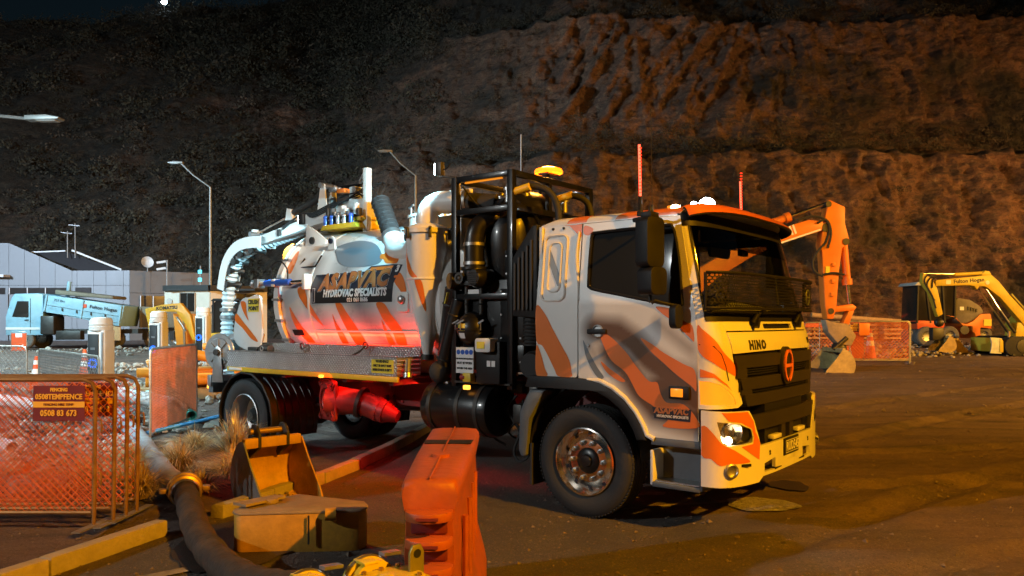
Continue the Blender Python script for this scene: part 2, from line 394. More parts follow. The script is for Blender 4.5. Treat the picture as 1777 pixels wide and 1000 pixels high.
ux = axis_steps([(-230, -30, 20), (-30, -10, 40), (-10, 12, 240), (12, 36, 110), (36, 240, 20)]); uy = axis_steps([(-60, 2, 14), (2, 14, 150), (14, 40, 170), (40, 80, 40), (80, 170, 6)])
GX, GY = np.meshgrid(ux, uy)
KERB = [(-4.4, 2.6), (-3.95, 3.9), (-3.45, 5.15), (-2.95, 6.55), (-2.6, 7.3), (-2.3, 8.1), (-2.0, 9.0), (-1.75, 10.2), (-1.5, 11.9), (-1.25, 14)]
kx = np.interp(GY, [q[1] for q in KERB], [q[0] for q in KERB])
rough_amt = np.where(GX < kx, .05, .012) + .05 * np.clip((GY - 14) / 10, 0, 1)
GZ = gz(GX, GY) + (fbm(GX * .8, GY * .8) - .5) * rough_amt * 1.6 + (fbm(GX * 4, GY * 4) - .5) * rough_amt * .6
GZ += np.clip((GX - 2) / 4, 0, 1) * .03 * (fbm(GX * .25 + GY * .1, GY * 1.6, o=4) - .5)
for (ax_, ay_, bx_, by_, cv_) in ((2.5, 5.2, 16, 13, .9), (3.2, 9.2, 20, 15, -.8), (1.8, 4.2, 13, 6.5, .5), (4, 12, 22, 22, 1.2), (9, 5, 14, 26, -2)):
    tx, ty2 = bx_ - ax_, by_ - ay_; L_ = math.hypot(tx, ty2); tt = ((GX - ax_) * tx + (GY - ay_) * ty2) / L_ ** 2; dd_ = ((GX - ax_) * -ty2 + (GY - ay_) * tx) / L_ - cv_ * np.sin(np.clip(tt, 0, 1) * math.pi)
    for of in (-.95, .95): GZ += np.where((tt > 0) & (tt < 1), (-.055 * np.exp(-((dd_ - of) / .14) ** 2) + .032 * np.exp(-((np.abs(dd_ - of) - .26) / .09) ** 2)) * (.6 + .8 * fbm(GX * 2, GY * 2)), 0)
GZ = np.where((GX > -7) & (GX < 3.4) & (GY < 12.5), np.minimum(GZ, .006), GZ)
asph = np.clip((GX - kx) / .4, 0, 1) * np.clip((3.2 - GX + .9 * (fbm(GX * .9, GY * .9) - .5) * 4) / 2.2, 0, 1) * np.clip((13 - GY) / 3, 0, 1)
grid_mesh('ground', GX, GY, GZ, 'yard_dirt', attrs={'asphalt': asph})
# stones and clods lying about: far too many to count
def scatter_stones(name, pts, sizes, m, label):
    ico = bmesh.new(); bmesh.ops.create_icosphere(ico, subdivisions=1, radius=1); V = np.array([v.co[:] for v in ico.verts]); Fc = np.array([[v.index for v in f.verts] for f in ico.faces]); ico.free()
    N = len(pts); V, Fc = (V, Fc) if N < 6000 else (np.array([(1, 0, 0), (-.5, .87, 0), (-.6, -.8, .1), (.1, 0, .9), (0, .1, -.6)]), np.array([(0, 1, 3), (1, 2, 3), (2, 0, 3), (1, 0, 4), (2, 1, 4), (0, 2, 4)])); k = len(V); sc = sizes[:, None] * rng.uniform(.6, 1.2, (N, 3)) * np.array([1, 1, .65]); a = rng.uniform(0, 6.28, N)
    W_ = V[None] * (1 + rng.uniform(-.28, .28, (N, k, 1))) * sc[:, None]
    x = W_[..., 0] * np.cos(a)[:, None] - W_[..., 1] * np.sin(a)[:, None]; y = W_[..., 0] * np.sin(a)[:, None] + W_[..., 1] * np.cos(a)[:, None]
    co = np.stack([x, y, W_[..., 2]], -1) + pts[:, None]; F = (Fc[None] + (np.arange(N) * k)[:, None, None]).reshape(-1, 3)
    o = raw_mesh(name, co.reshape(-1, 3), F, m, smooth=False, kind='stuff'); return fin(o, label, 'stones')
mat('stone', (.17, .125, .09), .85, var=.45, scale=1.2, bump=.4, bscale=30); mat('pale_rubble', (.34, .30, .25), .9, var=.4, scale=1.5, bump=.4, bscale=20)
P = []
S_ = []
for _ in range(24000):
    y = 3.6 + 40 * rng.random() ** 2.4; x = rng.uniform(-.75, .75) * y + .6; 
    if x < float(np.interp(y, [q[1] for q in KERB], [q[0] for q in KERB])) and y < 14 and rng.random() < .4: continue
    P.append((x, y, gz1(x, y) + .004)); S_.append(rng.choice([.006, .010, .015, .023, .036], p=[.46, .34, .15, .042, .008]) * (1 if y < 14 else 1.9))
scatter_stones('loose_gravel', np.array(P), np.array(S_), 'stone', 'loose gravel and clods scattered over the yard floor')
P = []; S_ = []
for _ in range(4200):   # rubble piles behind
    c = random.choice([(19, 36, 5.5, 1.6), (24, 33, 4, 1.0), (13, 30, 4, 1.0), (-9, 18, 4, 2.0), (-8, 13.5, 2.2, 1.5), (-11, 25, 5, 2), (-5.6, 9.6, 1.2, 1.2), (-15, 38, 9, 2)])
    x = rng.normal(c[0], c[2] * .5); y = rng.normal(c[1], c[3] * .6)
    h = max(0, .30 * math.exp(-((x - c[0]) / c[2]) ** 2 - ((y - c[1]) / c[3]) ** 2)); P.append((x, y, gz1(x, y) + rng.random() * h)); S_.append(rng.choice([.04, .07, .11, .16], p=[.4, .35, .2, .05]) * (.5 if y < 16 else 1))
scatter_stones('broken_rubble', np.array(P), np.array(S_), 'pale_rubble', 'broken rubble heaped about the back of the yard')
# kerb of separate stones, with the gap where the hose crosses
mat('kerb_concrete', (.34, .29, .21), .8, var=.25, scale=3, bump=.4, bscale=40, dirt=.35, dcol=(.12, .085, .05))
kb = T('kerb'); kb['kind'] = 'structure'; fin(kb, 'worn concrete kerb edging the planting strip', 'kerb')
segs = [(-4.4, 2.6), (-4.05, 3.6), (-3.72, 4.42), (-3.32, 5.45), (-2.96, 6.50)], [(-2.70, 7.02), (-2.44, 7.72), (-2.14, 8.55), (-1.92, 9.4), (-1.72, 10.4), (-1.55, 11.5), (-1.4, 12.6)]
for sg_ in segs:
    for (x0, y0), (x1, y1) in zip(sg_, sg_[1:]):
        d = Vector((x1 - x0, y1 - y0, 0)); L = d.length - .012; a = math.atan2(d.y, d.x)
        b = B(); b.prism([(-.085, -.08), (.075, -.08), (.055, .10), (.03, .125), (-.085, .125)], L, 'yz', -L / 2)
        b.o('kerb_stone', 'kerb_concrete', kb, bevel=.012, loc=((x0 + x1) / 2, (y0 + y1) / 2, random.uniform(-.008, .006)), rz=a)
# worn paint line, damp patches, a patch with painted sparkles
mat('worn_paint', (.30, .27, .22), .8, var=.5, scale=9, dirt=.9, dcol=(.10, .08, .06)); 
def flat(name, pts, z, m, **k): return B().add([(x, y, z) for x, y in pts], [tuple(range(len(pts)))]).o(name, m, **k)
flat('road_marking', [(-3.05, 5.0), (-2.96, 4.93), (-2.0, 5.75), (-2.08, 5.83)], .014, 'worn_paint', kind='structure')
flat('road_marking', [(.62, 7.2), (.70, 7.2), (2.2, 7.62), (2.15, 7.70)], .013, 'worn_paint', kind='structure'); flat('road_marking', [(1.2, 7.9), (1.55, 7.9), (1.60, 8.05), (1.22, 8.05)], .013, 'worn_paint', kind='structure')
mat('painted_sparkle', (.26, .26, .25), .22, 0, var=.98, scale=26, bump=1.0, bscale=50, rvar=.3, spec=1.0, dirt=.5, dcol=(.015, .012, .01)); mat('damp_patch', (.03, .024, .02), .5, var=.4, scale=12, bump=.5, bscale=80)  # first: pale speckle painted in for lamp sparkles on the round patch
def blob(cx, cy, rx, ry, seed, rot=0):
    rr = random.Random(seed); out = []
    for k in range(40):
        a = k * math.pi / 20; q = 1 + .07 * math.sin(3 * a + seed) + .05 * math.sin(7 * a + 2 * seed) + rr.uniform(-.02, .02); x, y = rx * q * math.cos(a), ry * q * math.sin(a); out.append((cx + x * math.cos(rot) - y * math.sin(rot), cy + x * math.sin(rot) + y * math.cos(rot)))
    return out
flat('sparkle_patch', blob(2.42, 7.5, .34, .29, 2), .016, 'painted_sparkle', kind='structure'); flat('damp_patch', blob(3.0, 8.37, .20, .26, 5), .0155, 'damp_patch', kind='structure')
flat('damp_patch', blob(-2.2, 6.2, .5, .7, 8, .3), .0155, 'damp_patch', kind='structure')
# ------------------------------------------------------------------ the cut hillside
def prof(tab, s):
    k = np.linspace(0, 1, len(tab)); return np.interp(s, k, [t[0] for t in tab]), np.interp(s, k, [t[1] for t in tab])
NS = 380
sv = np.linspace(0, 1, NS); xv = axis_steps([(-175, -60, 110), (-60, -42, 40), (-42, 58, 400), (58, 150, 50)]); NX = len(xv)
RT = [(54, .0), (55.5, 3.5), (57, 7), (58.5, 11), (60.5, 15), (66, 16.4), (69, 20), (71.5, 25), (74, 30.5), (79, 32.5), (92, 44), (112, 64), (140, 90), (175, 118)]
LT = [(70, .0), (73, 2.5), (77, 6), (82, 10.5), (88, 15.5), (95, 21.5), (102, 27.5), (110, 34), (119, 41), (128, 47.5), (138, 54.5), (149, 61), (162, 70), (178, 80)]
ry, rz_ = prof(RT, sv); ly, lz = prof(LT, sv)
w = np.clip((xv + 34) / 42, 0, 1); w = w * w * (3 - 2 * w)
HX = np.repeat(xv[None], NS, 0); HY = ry[:, None] * w + ly[:, None] * (1 - w); HZ = rz_[:, None] * w + lz[:, None] * (1 - w)
HX = HX * (1 + .0 * HY)
crest = 45 + (xv + 112) * .37 + 5 * (fbm(xv * .08, xv * 0 + 3.3) - .5) * 2
crest = np.maximum(crest, 45)
over = np.maximum(HZ - crest[None], 0); HZ = HZ - over * .97
# relief: big buttresses, ribs, joints
dz = np.gradient(HZ, axis=0); dy = np.gradient(HY, axis=0); steep = np.clip((dz / np.maximum(dy, .05) - .75) / .9, 0, 1)
but = fbm(HX * .09, HZ * .05, o=4) - .5; rid = 1 - np.abs(2 * fbm(HX * .28 + HZ * .06, HZ * .22, HY * .05, o=5) - 1); med = fbm(HX * .8, HZ * .8, HY * .3, o=5) - .5
ru, rv = HX * .85 - HZ * .5, HX * .5 + HZ * .85; rib = 1 - np.abs(2 * fbm(ru * .42, rv * .055, o=4, g=.55) - 1); vst = 1 - np.abs(2 * fbm(HX * .55 + 40, HZ * .09, o=4, g=.55) - 1)
ribw = np.clip(1.6 - np.abs(HX - 12) / 9, 0, 1) * np.clip(1.7 - np.abs(HZ - 24.5) / 4.5, 0, 1) * w[None]
def worley(x, y):
    i, j = np.floor(x), np.floor(y); best = np.full(x.shape, 9.)
    for a in (-1, 0, 1):
        for b in (-1, 0, 1):
            k0 = np.zeros_like(x); dx_ = i + a + _h(i + a, j + b, k0) - x; dy_ = j + b + _h(i + a, j + b, k0 + 5) - y; best = np.minimum(best, dx_ * dx_ + dy_ * dy_)
    return np.sqrt(best)
wx_ = HX + 1.6 * (fbm(HX * .5, HZ * .5) - .5); wz_ = HZ + 1.6 * (fbm(HX * .5 + 7, HZ * .5) - .5)
crag = (worley(wx_ * .42, wz_ * .30) - .45) * 1.7 + (worley(wx_ * 1.05 + 3, wz_ * .8) - .45) * .75 + (worley(wx_ * 2.3, wz_ * 1.9) - .45) * .5 + (worley(wx_ * 4.3, wz_ * 3.6) - .45) * .25
fin_ = fbm(HX * 2.1, HZ * 2.1, HY * .6, o=4) - .5
disp = but * 6 * (1 - .4 * steep) + (rid - .6) * 1.3 + med * 1.3 + fin_ * .9 - crag * .55 * (.3 + .7 * steep) + (ribw * 3.4 + .4 * steep) * (rib - .7) + steep * w[None] * 1.3 * (vst - .7)
HY = HY - disp * (.25 + .75 * np.clip(sv * 14, 0, 1))[:, None]; HZ = HZ + med * 1.2 * (1 - steep) * np.clip(sv * 20, 0, 1)[:, None] + but * 3.5 * (1 - w[None]) * np.clip(sv * 6, 0, 1)[:, None]
patch = fbm(HX * .11 + 9, HZ * .13 + 4, o=5)
rock = np.clip(steep * 1.6 - .25 + ribw * .9, 0, 1) * np.clip((patch - .30) / .14 + ribw, 0, 1) * w[None]
rock = np.maximum(rock, np.clip((patch - .60) / .05, 0, 1) * (.25 + .75 * w[None]) * (HZ < 46) * (sv[:, None] > .1) * .8)
bare = 1.3 * np.exp(-((HX + 30) / 4.5) ** 2 - ((HZ - 29) / 3.6) ** 2) + 1.2 * np.exp(-((HX + 11.5) / 7) ** 2 - ((HZ - 30.5 - .1 * HX) / 1.0) ** 2) + 1.1 * np.exp(-((HX + 39) / 3) ** 2 - ((HZ - 31) / 1.8) ** 2)
rock = np.clip(np.maximum(rock, bare * 1.1 * (patch + .35)), 0, 1)
m, n, l, p = nodes_of('hill_rock', .92); co = n.new('ShaderNodeTexCoord').outputs['Object']
a1 = noise_node(n, l, co, .22, 8, .65); a2 = noise_node(n, l, co, 1.6, 9, .72); a3 = noise_node(n, l, co, .9, 8, .7, (.6, .6, 2.4))
rk = mixc(n, l, rng_node(n, l, a1, .36, .64), (.17, .085, .048), (.30, .16, .085)); rk = mixc(n, l, rng_node(n, l, a3, .46, .62), rk, (.075, .048, .032)); a4 = noise_node(n, l, co, 5.5, 6, .8); rk = mixc(n, l, rng_node(n, l, a2, .54, .70), rk, (.36, .25, .14)); rk = mixc(n, l, rng_node(n, l, a4, .50, .62, 0, .75), rk, (.06, .045, .025)); rk = mixc(n, l, rng_node(n, l, a4, .38, .30, 0, .8), rk, (.42, .33, .2))
sl = mixc(n, l, rng_node(n, l, a2, .4, .65), (.028, .026, .016), (.075, .058, .034))
at = n.new('ShaderNodeAttribute'); at.attribute_name = 'rock'
l.new(mixc(n, l, at.outputs['Fac'], sl, rk), p.inputs['Base Color'])
b1 = n.new('ShaderNodeBump'); b1.inputs['Strength'].default_value = 1; b1.inputs['Distance'].default_value = .8; l.new(a2, b1.inputs['Height'])
b2 = n.new('ShaderNodeBump'); b2.inputs['Strength'].default_value = .8; b2.inputs['Distance'].default_value = .8; l.new(a3, b2.inputs['Height']); l.new(b1.outputs[0], b2.inputs['Normal']); l.new(b2.outputs[0], p.inputs['Normal'])
hill = grid_mesh('hill', HX, HY, HZ, 'hill_rock', attrs={'rock': rock})
# scrub over the hill: one mass of leaf clumps
mat('scrub_leaf', (.040, .036, .018), .8, var=.7, scale=.25); mat('grey_scrub', (.075, .058, .034), .8, var=.6, scale=.3)
def leaf_mass(name, C, rad, per, m, label, cat, leaf=.075, flat_=.75):
    N = len(C); d = rng.normal(size=(N, per, 3)); d /= np.linalg.norm(d, axis=2, keepdims=True); d[..., 2] = np.abs(d[..., 2]) * flat_
    rr = rad[:, None, None] * (.55 + .5 * rng.random((N, per, 1))); c = (C[:, None] + d * rr).reshape(-1, 3); K = len(c)
    nrm = d.reshape(-1, 3) + rng.normal(size=(K, 3)) * .5; nrm /= np.linalg.norm(nrm, axis=1, keepdims=True)
    u = np.cross(nrm, rng.normal(size=(K, 3))); u /= np.linalg.norm(u, axis=1, keepdims=True); v = np.cross(nrm, u)
    s = (leaf * np.repeat(rad, per) * rng.uniform(.6, 1.5, K))[:, None]; q = np.stack([c - u * s, c + v * s * .9, c + u * s], 1)
    o = raw_mesh(name, q.reshape(-1, 3), np.arange(K * 3).reshape(-1, 3), m, smooth=False, kind='stuff'); return fin(o, label, cat)
pr = np.clip(1.05 - rock * 1.1, 0.10, 1) * (sv[:, None] > .012) * (HX > -160) * (HX < 120); area = np.clip(HY / 80, .6, 2)
pr = (pr * area).ravel(); pr /= pr.sum(); pick = rng.choice(NS * NX, 9500, replace=True, p=pr); benchw = np.exp(-((HZ - 17.2) / 1.3) ** 2) * w[None] * (HX > -5) * (HX < 75) + .7 * np.exp(-((HZ - 33.5) / 1.6) ** 2) * w[None] * (HX < 75); benchw = benchw.ravel() / benchw.sum(); pick[:1500] = rng.choice(NS * NX, 1500, p=benchw); C = np.stack([HX.ravel()[pick], HY.ravel()[pick], HZ.ravel()[pick]], -1) + rng.normal(size=(9500, 3)) * .4
rad = (.45 + 1.9 * rng.random(9500) ** 3.0) * np.clip(C[:, 1] / 80, .7, 1.5) * np.where(C[:, 0] > -8, .62, 1.15); sel = rng.random(9500) < .3
leaf_mass('hillside_scrub', C[~sel], rad[~sel], 120, 'scrub_leaf', 'dark scrub covering the hillside above the yard', 'scrub')
leaf_mass('dry_hillside_scrub', C[sel], rad[sel] * .8, 100, 'grey_scrub', 'dry brownish scrub scattered among the dark hillside bushes', 'scrub')
# ------------------------------------------------------------------ the vacuum truck
SIDE_ART = {
 'A': [(-0.529, 1.938), (-0.427, 1.861), (-0.335, 1.714), (-0.237, 1.565), (-0.153, 1.433), (-0.128, 1.328), (-0.134, 1.275), (-0.276, 1.263), (-0.322, 1.347), (-0.401, 1.48), (-0.461, 1.561), (-0.529, 1.614)],
 'Bb': [(-0.529, 1.559), (-0.481, 1.494), (-0.427, 1.343), (-0.401, 1.263), (-0.529, 1.257)],
 'C': [(0.187, 1.666), (0.276, 1.662), (0.434, 1.532), (0.542, 1.405), (0.665, 1.28), (0.747, 1.27), (0.779, 1.178), (0.838, 1.104), (0.99, 1.099), (1.103, 0.993), (1.108, 0.912), (0.806, 0.897), (0.849, 0.973), (0.719, 1.062), (0.576, 1.142), (0.508, 1.243), (0.434, 1.35), (0.3, 1.442), (0.217, 1.574)],
 'D': [(0.736, 1.918), (0.902, 1.887), (0.99, 1.795), (1.068, 1.752), (1.083, 1.628), (1.052, 1.647), (0.975, 1.718), (0.891, 1.79), (0.79, 1.858)],
 'E': [(0.587, 1.646), (0.703, 1.593), (0.806, 1.526), (0.99, 1.435), (1.088, 1.386), (1.103, 1.22), (1.057, 1.256), (0.923, 1.346), (0.806, 1.438), (0.687, 1.533)],
 'G': [(0.187, 1.433), (0.282, 1.37), (0.434, 1.275), (0.382, 1.262), (0.253, 1.333)],
 'H': [(-0.262, 2.756), (-0.12, 2.76), (-0.058, 2.696), (0.008, 2.648), (-0.048, 2.566), (-0.128, 2.615), (-0.211, 2.686)],
}
CORNER_ART = {
 'a': [(-0.979, 1.752), (-0.921, 1.724), (-0.773, 1.639), (-0.673, 1.54), (-0.525, 1.437), (-0.472, 1.329), (-0.602, 1.372), (-0.794, 1.442), (-0.994, 1.534)],
 'b': [(-0.994, 1.401), (-0.858, 1.357), (-0.665, 1.27), (-0.495, 1.158), (-0.618, 1.202), (-0.81, 1.291), (-0.99, 1.345)],
}
BUMPER_ART = {
 'a': [(-0.777, 1.047), (-0.466, 1.023), (-0.381, 0.942), (-0.359, 0.852), (-0.269, 0.76), (-0.317, 0.598), (-0.445, 0.71), (-0.546, 0.754), (-0.388, 0.76), (-0.423, 0.894), (-0.495, 0.973), (-0.702, 1.022)],
 'b': [(-0.996, 0.932), (-0.887, 0.882), (-0.777, 0.799), (-0.605, 0.735), (-0.438, 0.647), (-0.43, 0.617), (-0.664, 0.626), (-0.799, 0.617), (-0.907, 0.671), (-0.996, 0.696)],
 'c': [(0.855, 0.996), (0.78, 1.025), (0.692, 0.844), (0.692, 0.663), (0.842, 0.558), (0.868, 0.708)],
}
TANK_ART = {
 'a': [(-3.143, 0.831), (-3.041, 0.774), (-2.928, 0.613), (-2.872, 0.599), (-2.802, 0.481), (-2.826, 0.426), (-2.996, 0.435), (-3.061, 0.489), (-3.132, 0.51), (-3.156, 0.574), (-3.093, 0.588), (-3.078, 0.663), (-3.01, 0.582)],
 'b': [(-2.796, 0.285), (-2.701, 0.289), (-2.612, 0.191), (-2.57, 0.083), (-2.548, -0.007), (-2.539, -0.146), (-2.596, -0.055), (-2.663, 0.065), (-2.771, 0.174)],
 'c': [(-3.072, -0.076), (-2.934, -0.085), (-2.838, -0.222), (-2.741, -0.355), (-2.708, -0.487), (-2.75, -0.641), (-2.892, -0.635), (-2.892, -0.465), (-2.979, -0.31), (-3.03, -0.199)],
 'd': [(-3.818, -0.064), (-3.709, -0.073), (-3.626, -0.179), (-3.521, -0.334), (-3.448, -0.522), (-3.452, -0.668), (-3.63, -0.663), (-3.679, -0.473), (-3.746, -0.263)],
 'e': [(-4.583, 0.154), (-4.45, 0.151), (-4.364, -0.009), (-4.242, -0.174), (-4.123, -0.376), (-4.265, -0.262), (-4.439, -0.078), (-4.545, 0.042)],
 'f': [(-5.303, 0.865), (-5.233, 0.999), (-5.114, 0.818), (-5.1, 0.718), (-5.114, 0.608)],
 'g': [(-4.984, 0.732), (-4.895, 0.761), (-4.798, 0.558), (-4.804, 0.372), (-4.942, 0.423), (-4.956, 0.567)],
 'h': [(-3.896, -0.208), (-3.855, -0.326), (-3.787, -0.492), (-3.79, -0.658), (-3.896, -0.65), (-3.898, -0.45)],
 'i': [(-3.02, -0.28), (-2.99, -0.371), (-2.939, -0.523), (-2.942, -0.637), (-3.037, -0.629), (-3.028, -0.482)],
}
TANK_GREY = [(-4.13, 0.753), (-4.031, 0.84), (-3.76, 0.889), (-3.378, 0.773), (-3.104, 0.535), (-3.171, 0.42), (-3.583, 0.408), (-3.855, 0.474), (-3.992, 0.594)]
LOGO_BOX = [(-4.284, -0.065), (-2.825, -0.058), (-2.819, 0.176), (-2.759, 0.321), (-2.764, 0.391), (-3.233, 0.399), (-3.339, 0.324), (-4.243, 0.33), (-4.295, 0.146)]
def Wd(z): return 1.22 if z <= 1.95 else 1.22 - (z - 1.95) / .77 * .09
def spow(v, e): return math.copysign(abs(v) ** e, v)
def fbase(z): return float(np.interp(z, [0, 1.55, 1.86, 2.72], [1.10, 1.10, 1.07, .88]))
def fk(z): return float(np.interp(z, [1.6, 1.86, 2.7], [.30, .24, .20]))
def FRONT(off=0):
    def fn(t, z):
        a = t * math.pi / 2; q = Wd(z)
        return (fbase(z) + fk(z) * abs(math.cos(a)) ** .667 + off, (q + off) * spow(math.sin(a), .667), z)
    return fn
def BUMPER(off=0):
    def fn(t, z):
        a = t * math.pi / 2
        return (1.14 + (.33 + off) * abs(math.cos(a)) ** .667, (1.235 + off) * spow(math.sin(a), .667), z)
    return fn
def ty(y, w=1.22): return math.copysign(math.asin(min(1, abs(y) / w) ** 1.5) / (math.pi / 2), y)
def SIDE(sgn=-1, off=0): return lambda x, z: (x, sgn * (Wd(z) + off), z)
TR, TZ = .95, 2.08
def TANK(off=0): return lambda x, a: (x, -(TR + off) * math.cos(a), TZ + (TR + off) * math.sin(a))
def densify(poly, d=.05): return poly
def curvy(poly, k=4):
    """round a hand-traced outline with a closed spline"""
    n = len(poly); out = []
    for i in range(n):
        a, b, c, d = [Vector(poly[(i + j) % n]) for j in (-1, 0, 1, 2)]
        for j in range(k):
            t = j / k; p = .5 * (2 * b + (c - a) * t + (2 * a - 5 * b + 4 * c - d) * t * t + (3 * b - a - 3 * c + d) * t ** 3)
            out.append((p.x, p.y))
    return out
def strokes(lines):
    def fn(u, v):
        best = 0
        for w, s, pts in lines:
            for (x0, y0), (x1, y1) in zip(pts, pts[1:]):
                dx, dy = x1 - x0, y1 - y0; t = max(0, min(1, ((u - x0) * dx + (v - y0) * dy) / (dx * dx + dy * dy + 1e-9)))
                d = math.hypot(u - x0 - t * dx, v - y0 - t * dy); best = max(best, s * max(0, 1 - d / w) ** .85)
        return min(1., best)
    return fn
TK = T('vacuum_truck', (1.40, 8.0, 0), -R(37.9), 'white hydrovac tank truck with orange flame livery parked in the middle of the yard', 'truck')

# ---- wheels
def make_tyre():
    b = B(); prof = [(.305, -.10), (.33, -.125), (.40, -.145), (.455, -.142), (.488, -.128), (.503, -.11)]
    for y in (-.075, -.025, .025, .075): prof += [(.51, y - .022), (.51, y + .016), (.497, y + .018), (.497, y + .026)]
    prof += [(.51, .105), (.503, .11), (.488, .128), (.455, .142), (.40, .145), (.33, .125), (.305, .10)]
    b.lathe(prof, ax=(0, 1, 0), n=64)
    for k in range(90):
        a = 2 * math.pi * k / 90
        for sg in (-1, 1):
            b.at((.503 * math.cos(a), sg * .112, .503 * math.sin(a)), ry=-a).box((0, 0, 0), (.012, .03, .018))
    b.at(); return b
def make_lettering_ring(): return None
def front_wheel(y, sg):
    w = T('front_wheel', (0, y, .51), 0 if sg < 0 else math.pi, parent=TK)
    make_tyre().o('tyre', 'rubber', w, smooth=30)
    r = B().lathe([(.305, -.10), (.312, -.135), (.298, -.14), (.288, -.11), (.270, -.06), (.262, -.03), (.250, -.028), (.215, -.05), (.195, -.062), (.120, -.062), (.118, -.02)], ax=(0, 1, 0), n=56)
    rim = r.o('rim', 'chrome', w, smooth=30)
    for k in range(10):
        a = 2 * math.pi * (k + .5) / 10
        B().at((.243 * math.cos(a), -.031, .243 * math.sin(a))).cyl((0, -.006, 0), (0, .02, 0), .019, n=12).o('hand_hole', 'navy_vinyl', w)
    for k in range(10):
        a = 2 * math.pi * k / 10; c = Vector((.168 * math.cos(a), -.062, .168 * math.sin(a)))
        B().lathe([(.0, -.055), (.012, -.055), (.016, -.03), (.024, -.028), (.024, 0)], c, (0, 1, 0), 6).o('wheel_nut', 'steel', w, smooth=20)
    B().lathe([(0, -.11), (.05, -.105), (.06, -.085), (.10, -.08), (.118, -.065), (.118, 0)], ax=(0, 1, 0), n=28).o('hub', 'black_paint', w)
    return w
front_wheel(-1.075, -1); front_wheel(1.075, 1)
def rear_wheel(y, sg):
    w = T('rear_wheel', (-5.38, y, .51), 0 if sg < 0 else math.pi, parent=TK)
    make_tyre().o('tyre', 'rubber', w, smooth=30)
    B().lathe([(.305, -.10), (.312, -.135), (.300, -.14), (.290, -.11), (.275, .0), (.262, .07), (.20, .10), (.125, .105), (.12, .02), (0, .02)], ax=(0, 1, 0), n=44).o('rim', 'steel', w, smooth=30)
    B().lathe([(0, -.06), (.07, -.055), (.085, -.03), (.11, .0), (.13, .10)], ax=(0, 1, 0), n=20).o('hub', 'dark_steel', w)
    for k in range(10):
        a = 2 * math.pi * k / 10; B().at((.165 * math.cos(a), .075, .165 * math.sin(a))).cyl((0, 0, 0), (0, .03, 0), .016, n=6).o('wheel_nut', 'dark_steel', w)
for y, s in ((-1.075, -1), (-.74, -1), (1.075, 1), (.74, 1)): rear_wheel(y, s)

# ---- chassis
ch = T('chassis', parent=TK)
for s in (-1, 1):
    b = B(); b.box((-2.65, s * .43, .88), (7.3, .012, .26)); b.box((-2.65, s * .395, 1.004), (7.3, .08, .012)); b.box((-2.65, s * .395, .756), (7.3, .08, .012)); b.o('frame_rail', 'chassis', ch)
for x in (-6.2, -4.4, -3.2, -2.0, -.8, .7): B().box((x, 0, .88), (.09, .84, .18)).o('cross_member', 'chassis', ch)
for s in (-1,):
    for x in (-3.35, -3.15, -2.55, -2.4, -2.2, -1.95):
        for z in (.80, .96): B().at((x, s * .437, z)).cyl((0, 0, 0), (0, -.022, 0), .02, n=6).o('frame_bolt', 'red_steel', ch)
B().cyl((-5.38, -1.0, .51), (-5.38, 1.0, .51), .09, n=14).ball((-5.38, 0, .51), .22).o('rear_axle', 'dark_steel', ch)
B().cyl((0, -1.0, .47), (0, 1.0, .47), .06, n=12).o('front_axle', 'dark_steel', ch)
for s in (-1, 1):
    b = B()
    for k in range(5): b.box((-5.38, s * .5, .66 - .018 * k), (1.5 - k * .22, .08, .016))
    b.o('leaf_spring', 'dark_steel', ch)
B().cyl((-4.9, 0, .62), (-1.6, 0, .75), .055, n=12).o('drive_shaft', 'dark_steel', ch)
# subframe and outriggers under the tank
for s in (-1, 1): B().box((-3.9, s * .5, 1.07), (3.7, .1, .11)).o('subframe_rail', 'chassis', ch)
for x in (-5.5, -4.6, -3.4, -2.6): B().bar((x, -1.15, 1.10), (x, 1.15, 1.10), .07, .06).o('outrigger', 'chassis', ch)
b = B()
for x in (-3.42, -3.30): b.box((x, -.47, .72), (.05, .04, .30))
b.box((-3.36, -.5, .62), (.24, .12, .05)).o('hanger_bracket', 'chassis', ch)
# rear mudguards, ribbed
for s in (-1, 1):
    b = B(); n = 28; pr = []
    for k in range(n + 1):
        a = R(-22 + 224 * k / n); q = .60 + (.010 if k % 3 == 0 else 0); pr.append((-5.33 + q * math.cos(a), .50 + q * math.sin(a)))
    y0, y1 = sorted((s * 1.235, s * .50)); vs = [(x, y0, z) for x, z in pr] + [(x, y1, z) for x, z in pr]; m = n + 1
    b.add(vs, [(k, k + 1, k + 1 + m, k + m) for k in range(n)])
    g = b.o('mudguard', 'black_paint', TK, smooth=25)
    B().tube([(x, s * 1.235, z) for x, z in pr], .016, 6).o('guard_edge', 'black_plastic', g)
    for k in range(6):
        yy = s * (1.12 - k * .11)
        B().tube([(-5.33 + .607 * math.cos(R(a)), yy, .50 + .607 * math.sin(R(a))) for a in range(-20, 70, 6)], .014, 6).o('guard_rib', 'black_paint', g)
B().box((-5.55, -1.23, 1.15), (.30, .03, .035)).o('marker_strip', 'white_vinyl', TK, bevel=.01)

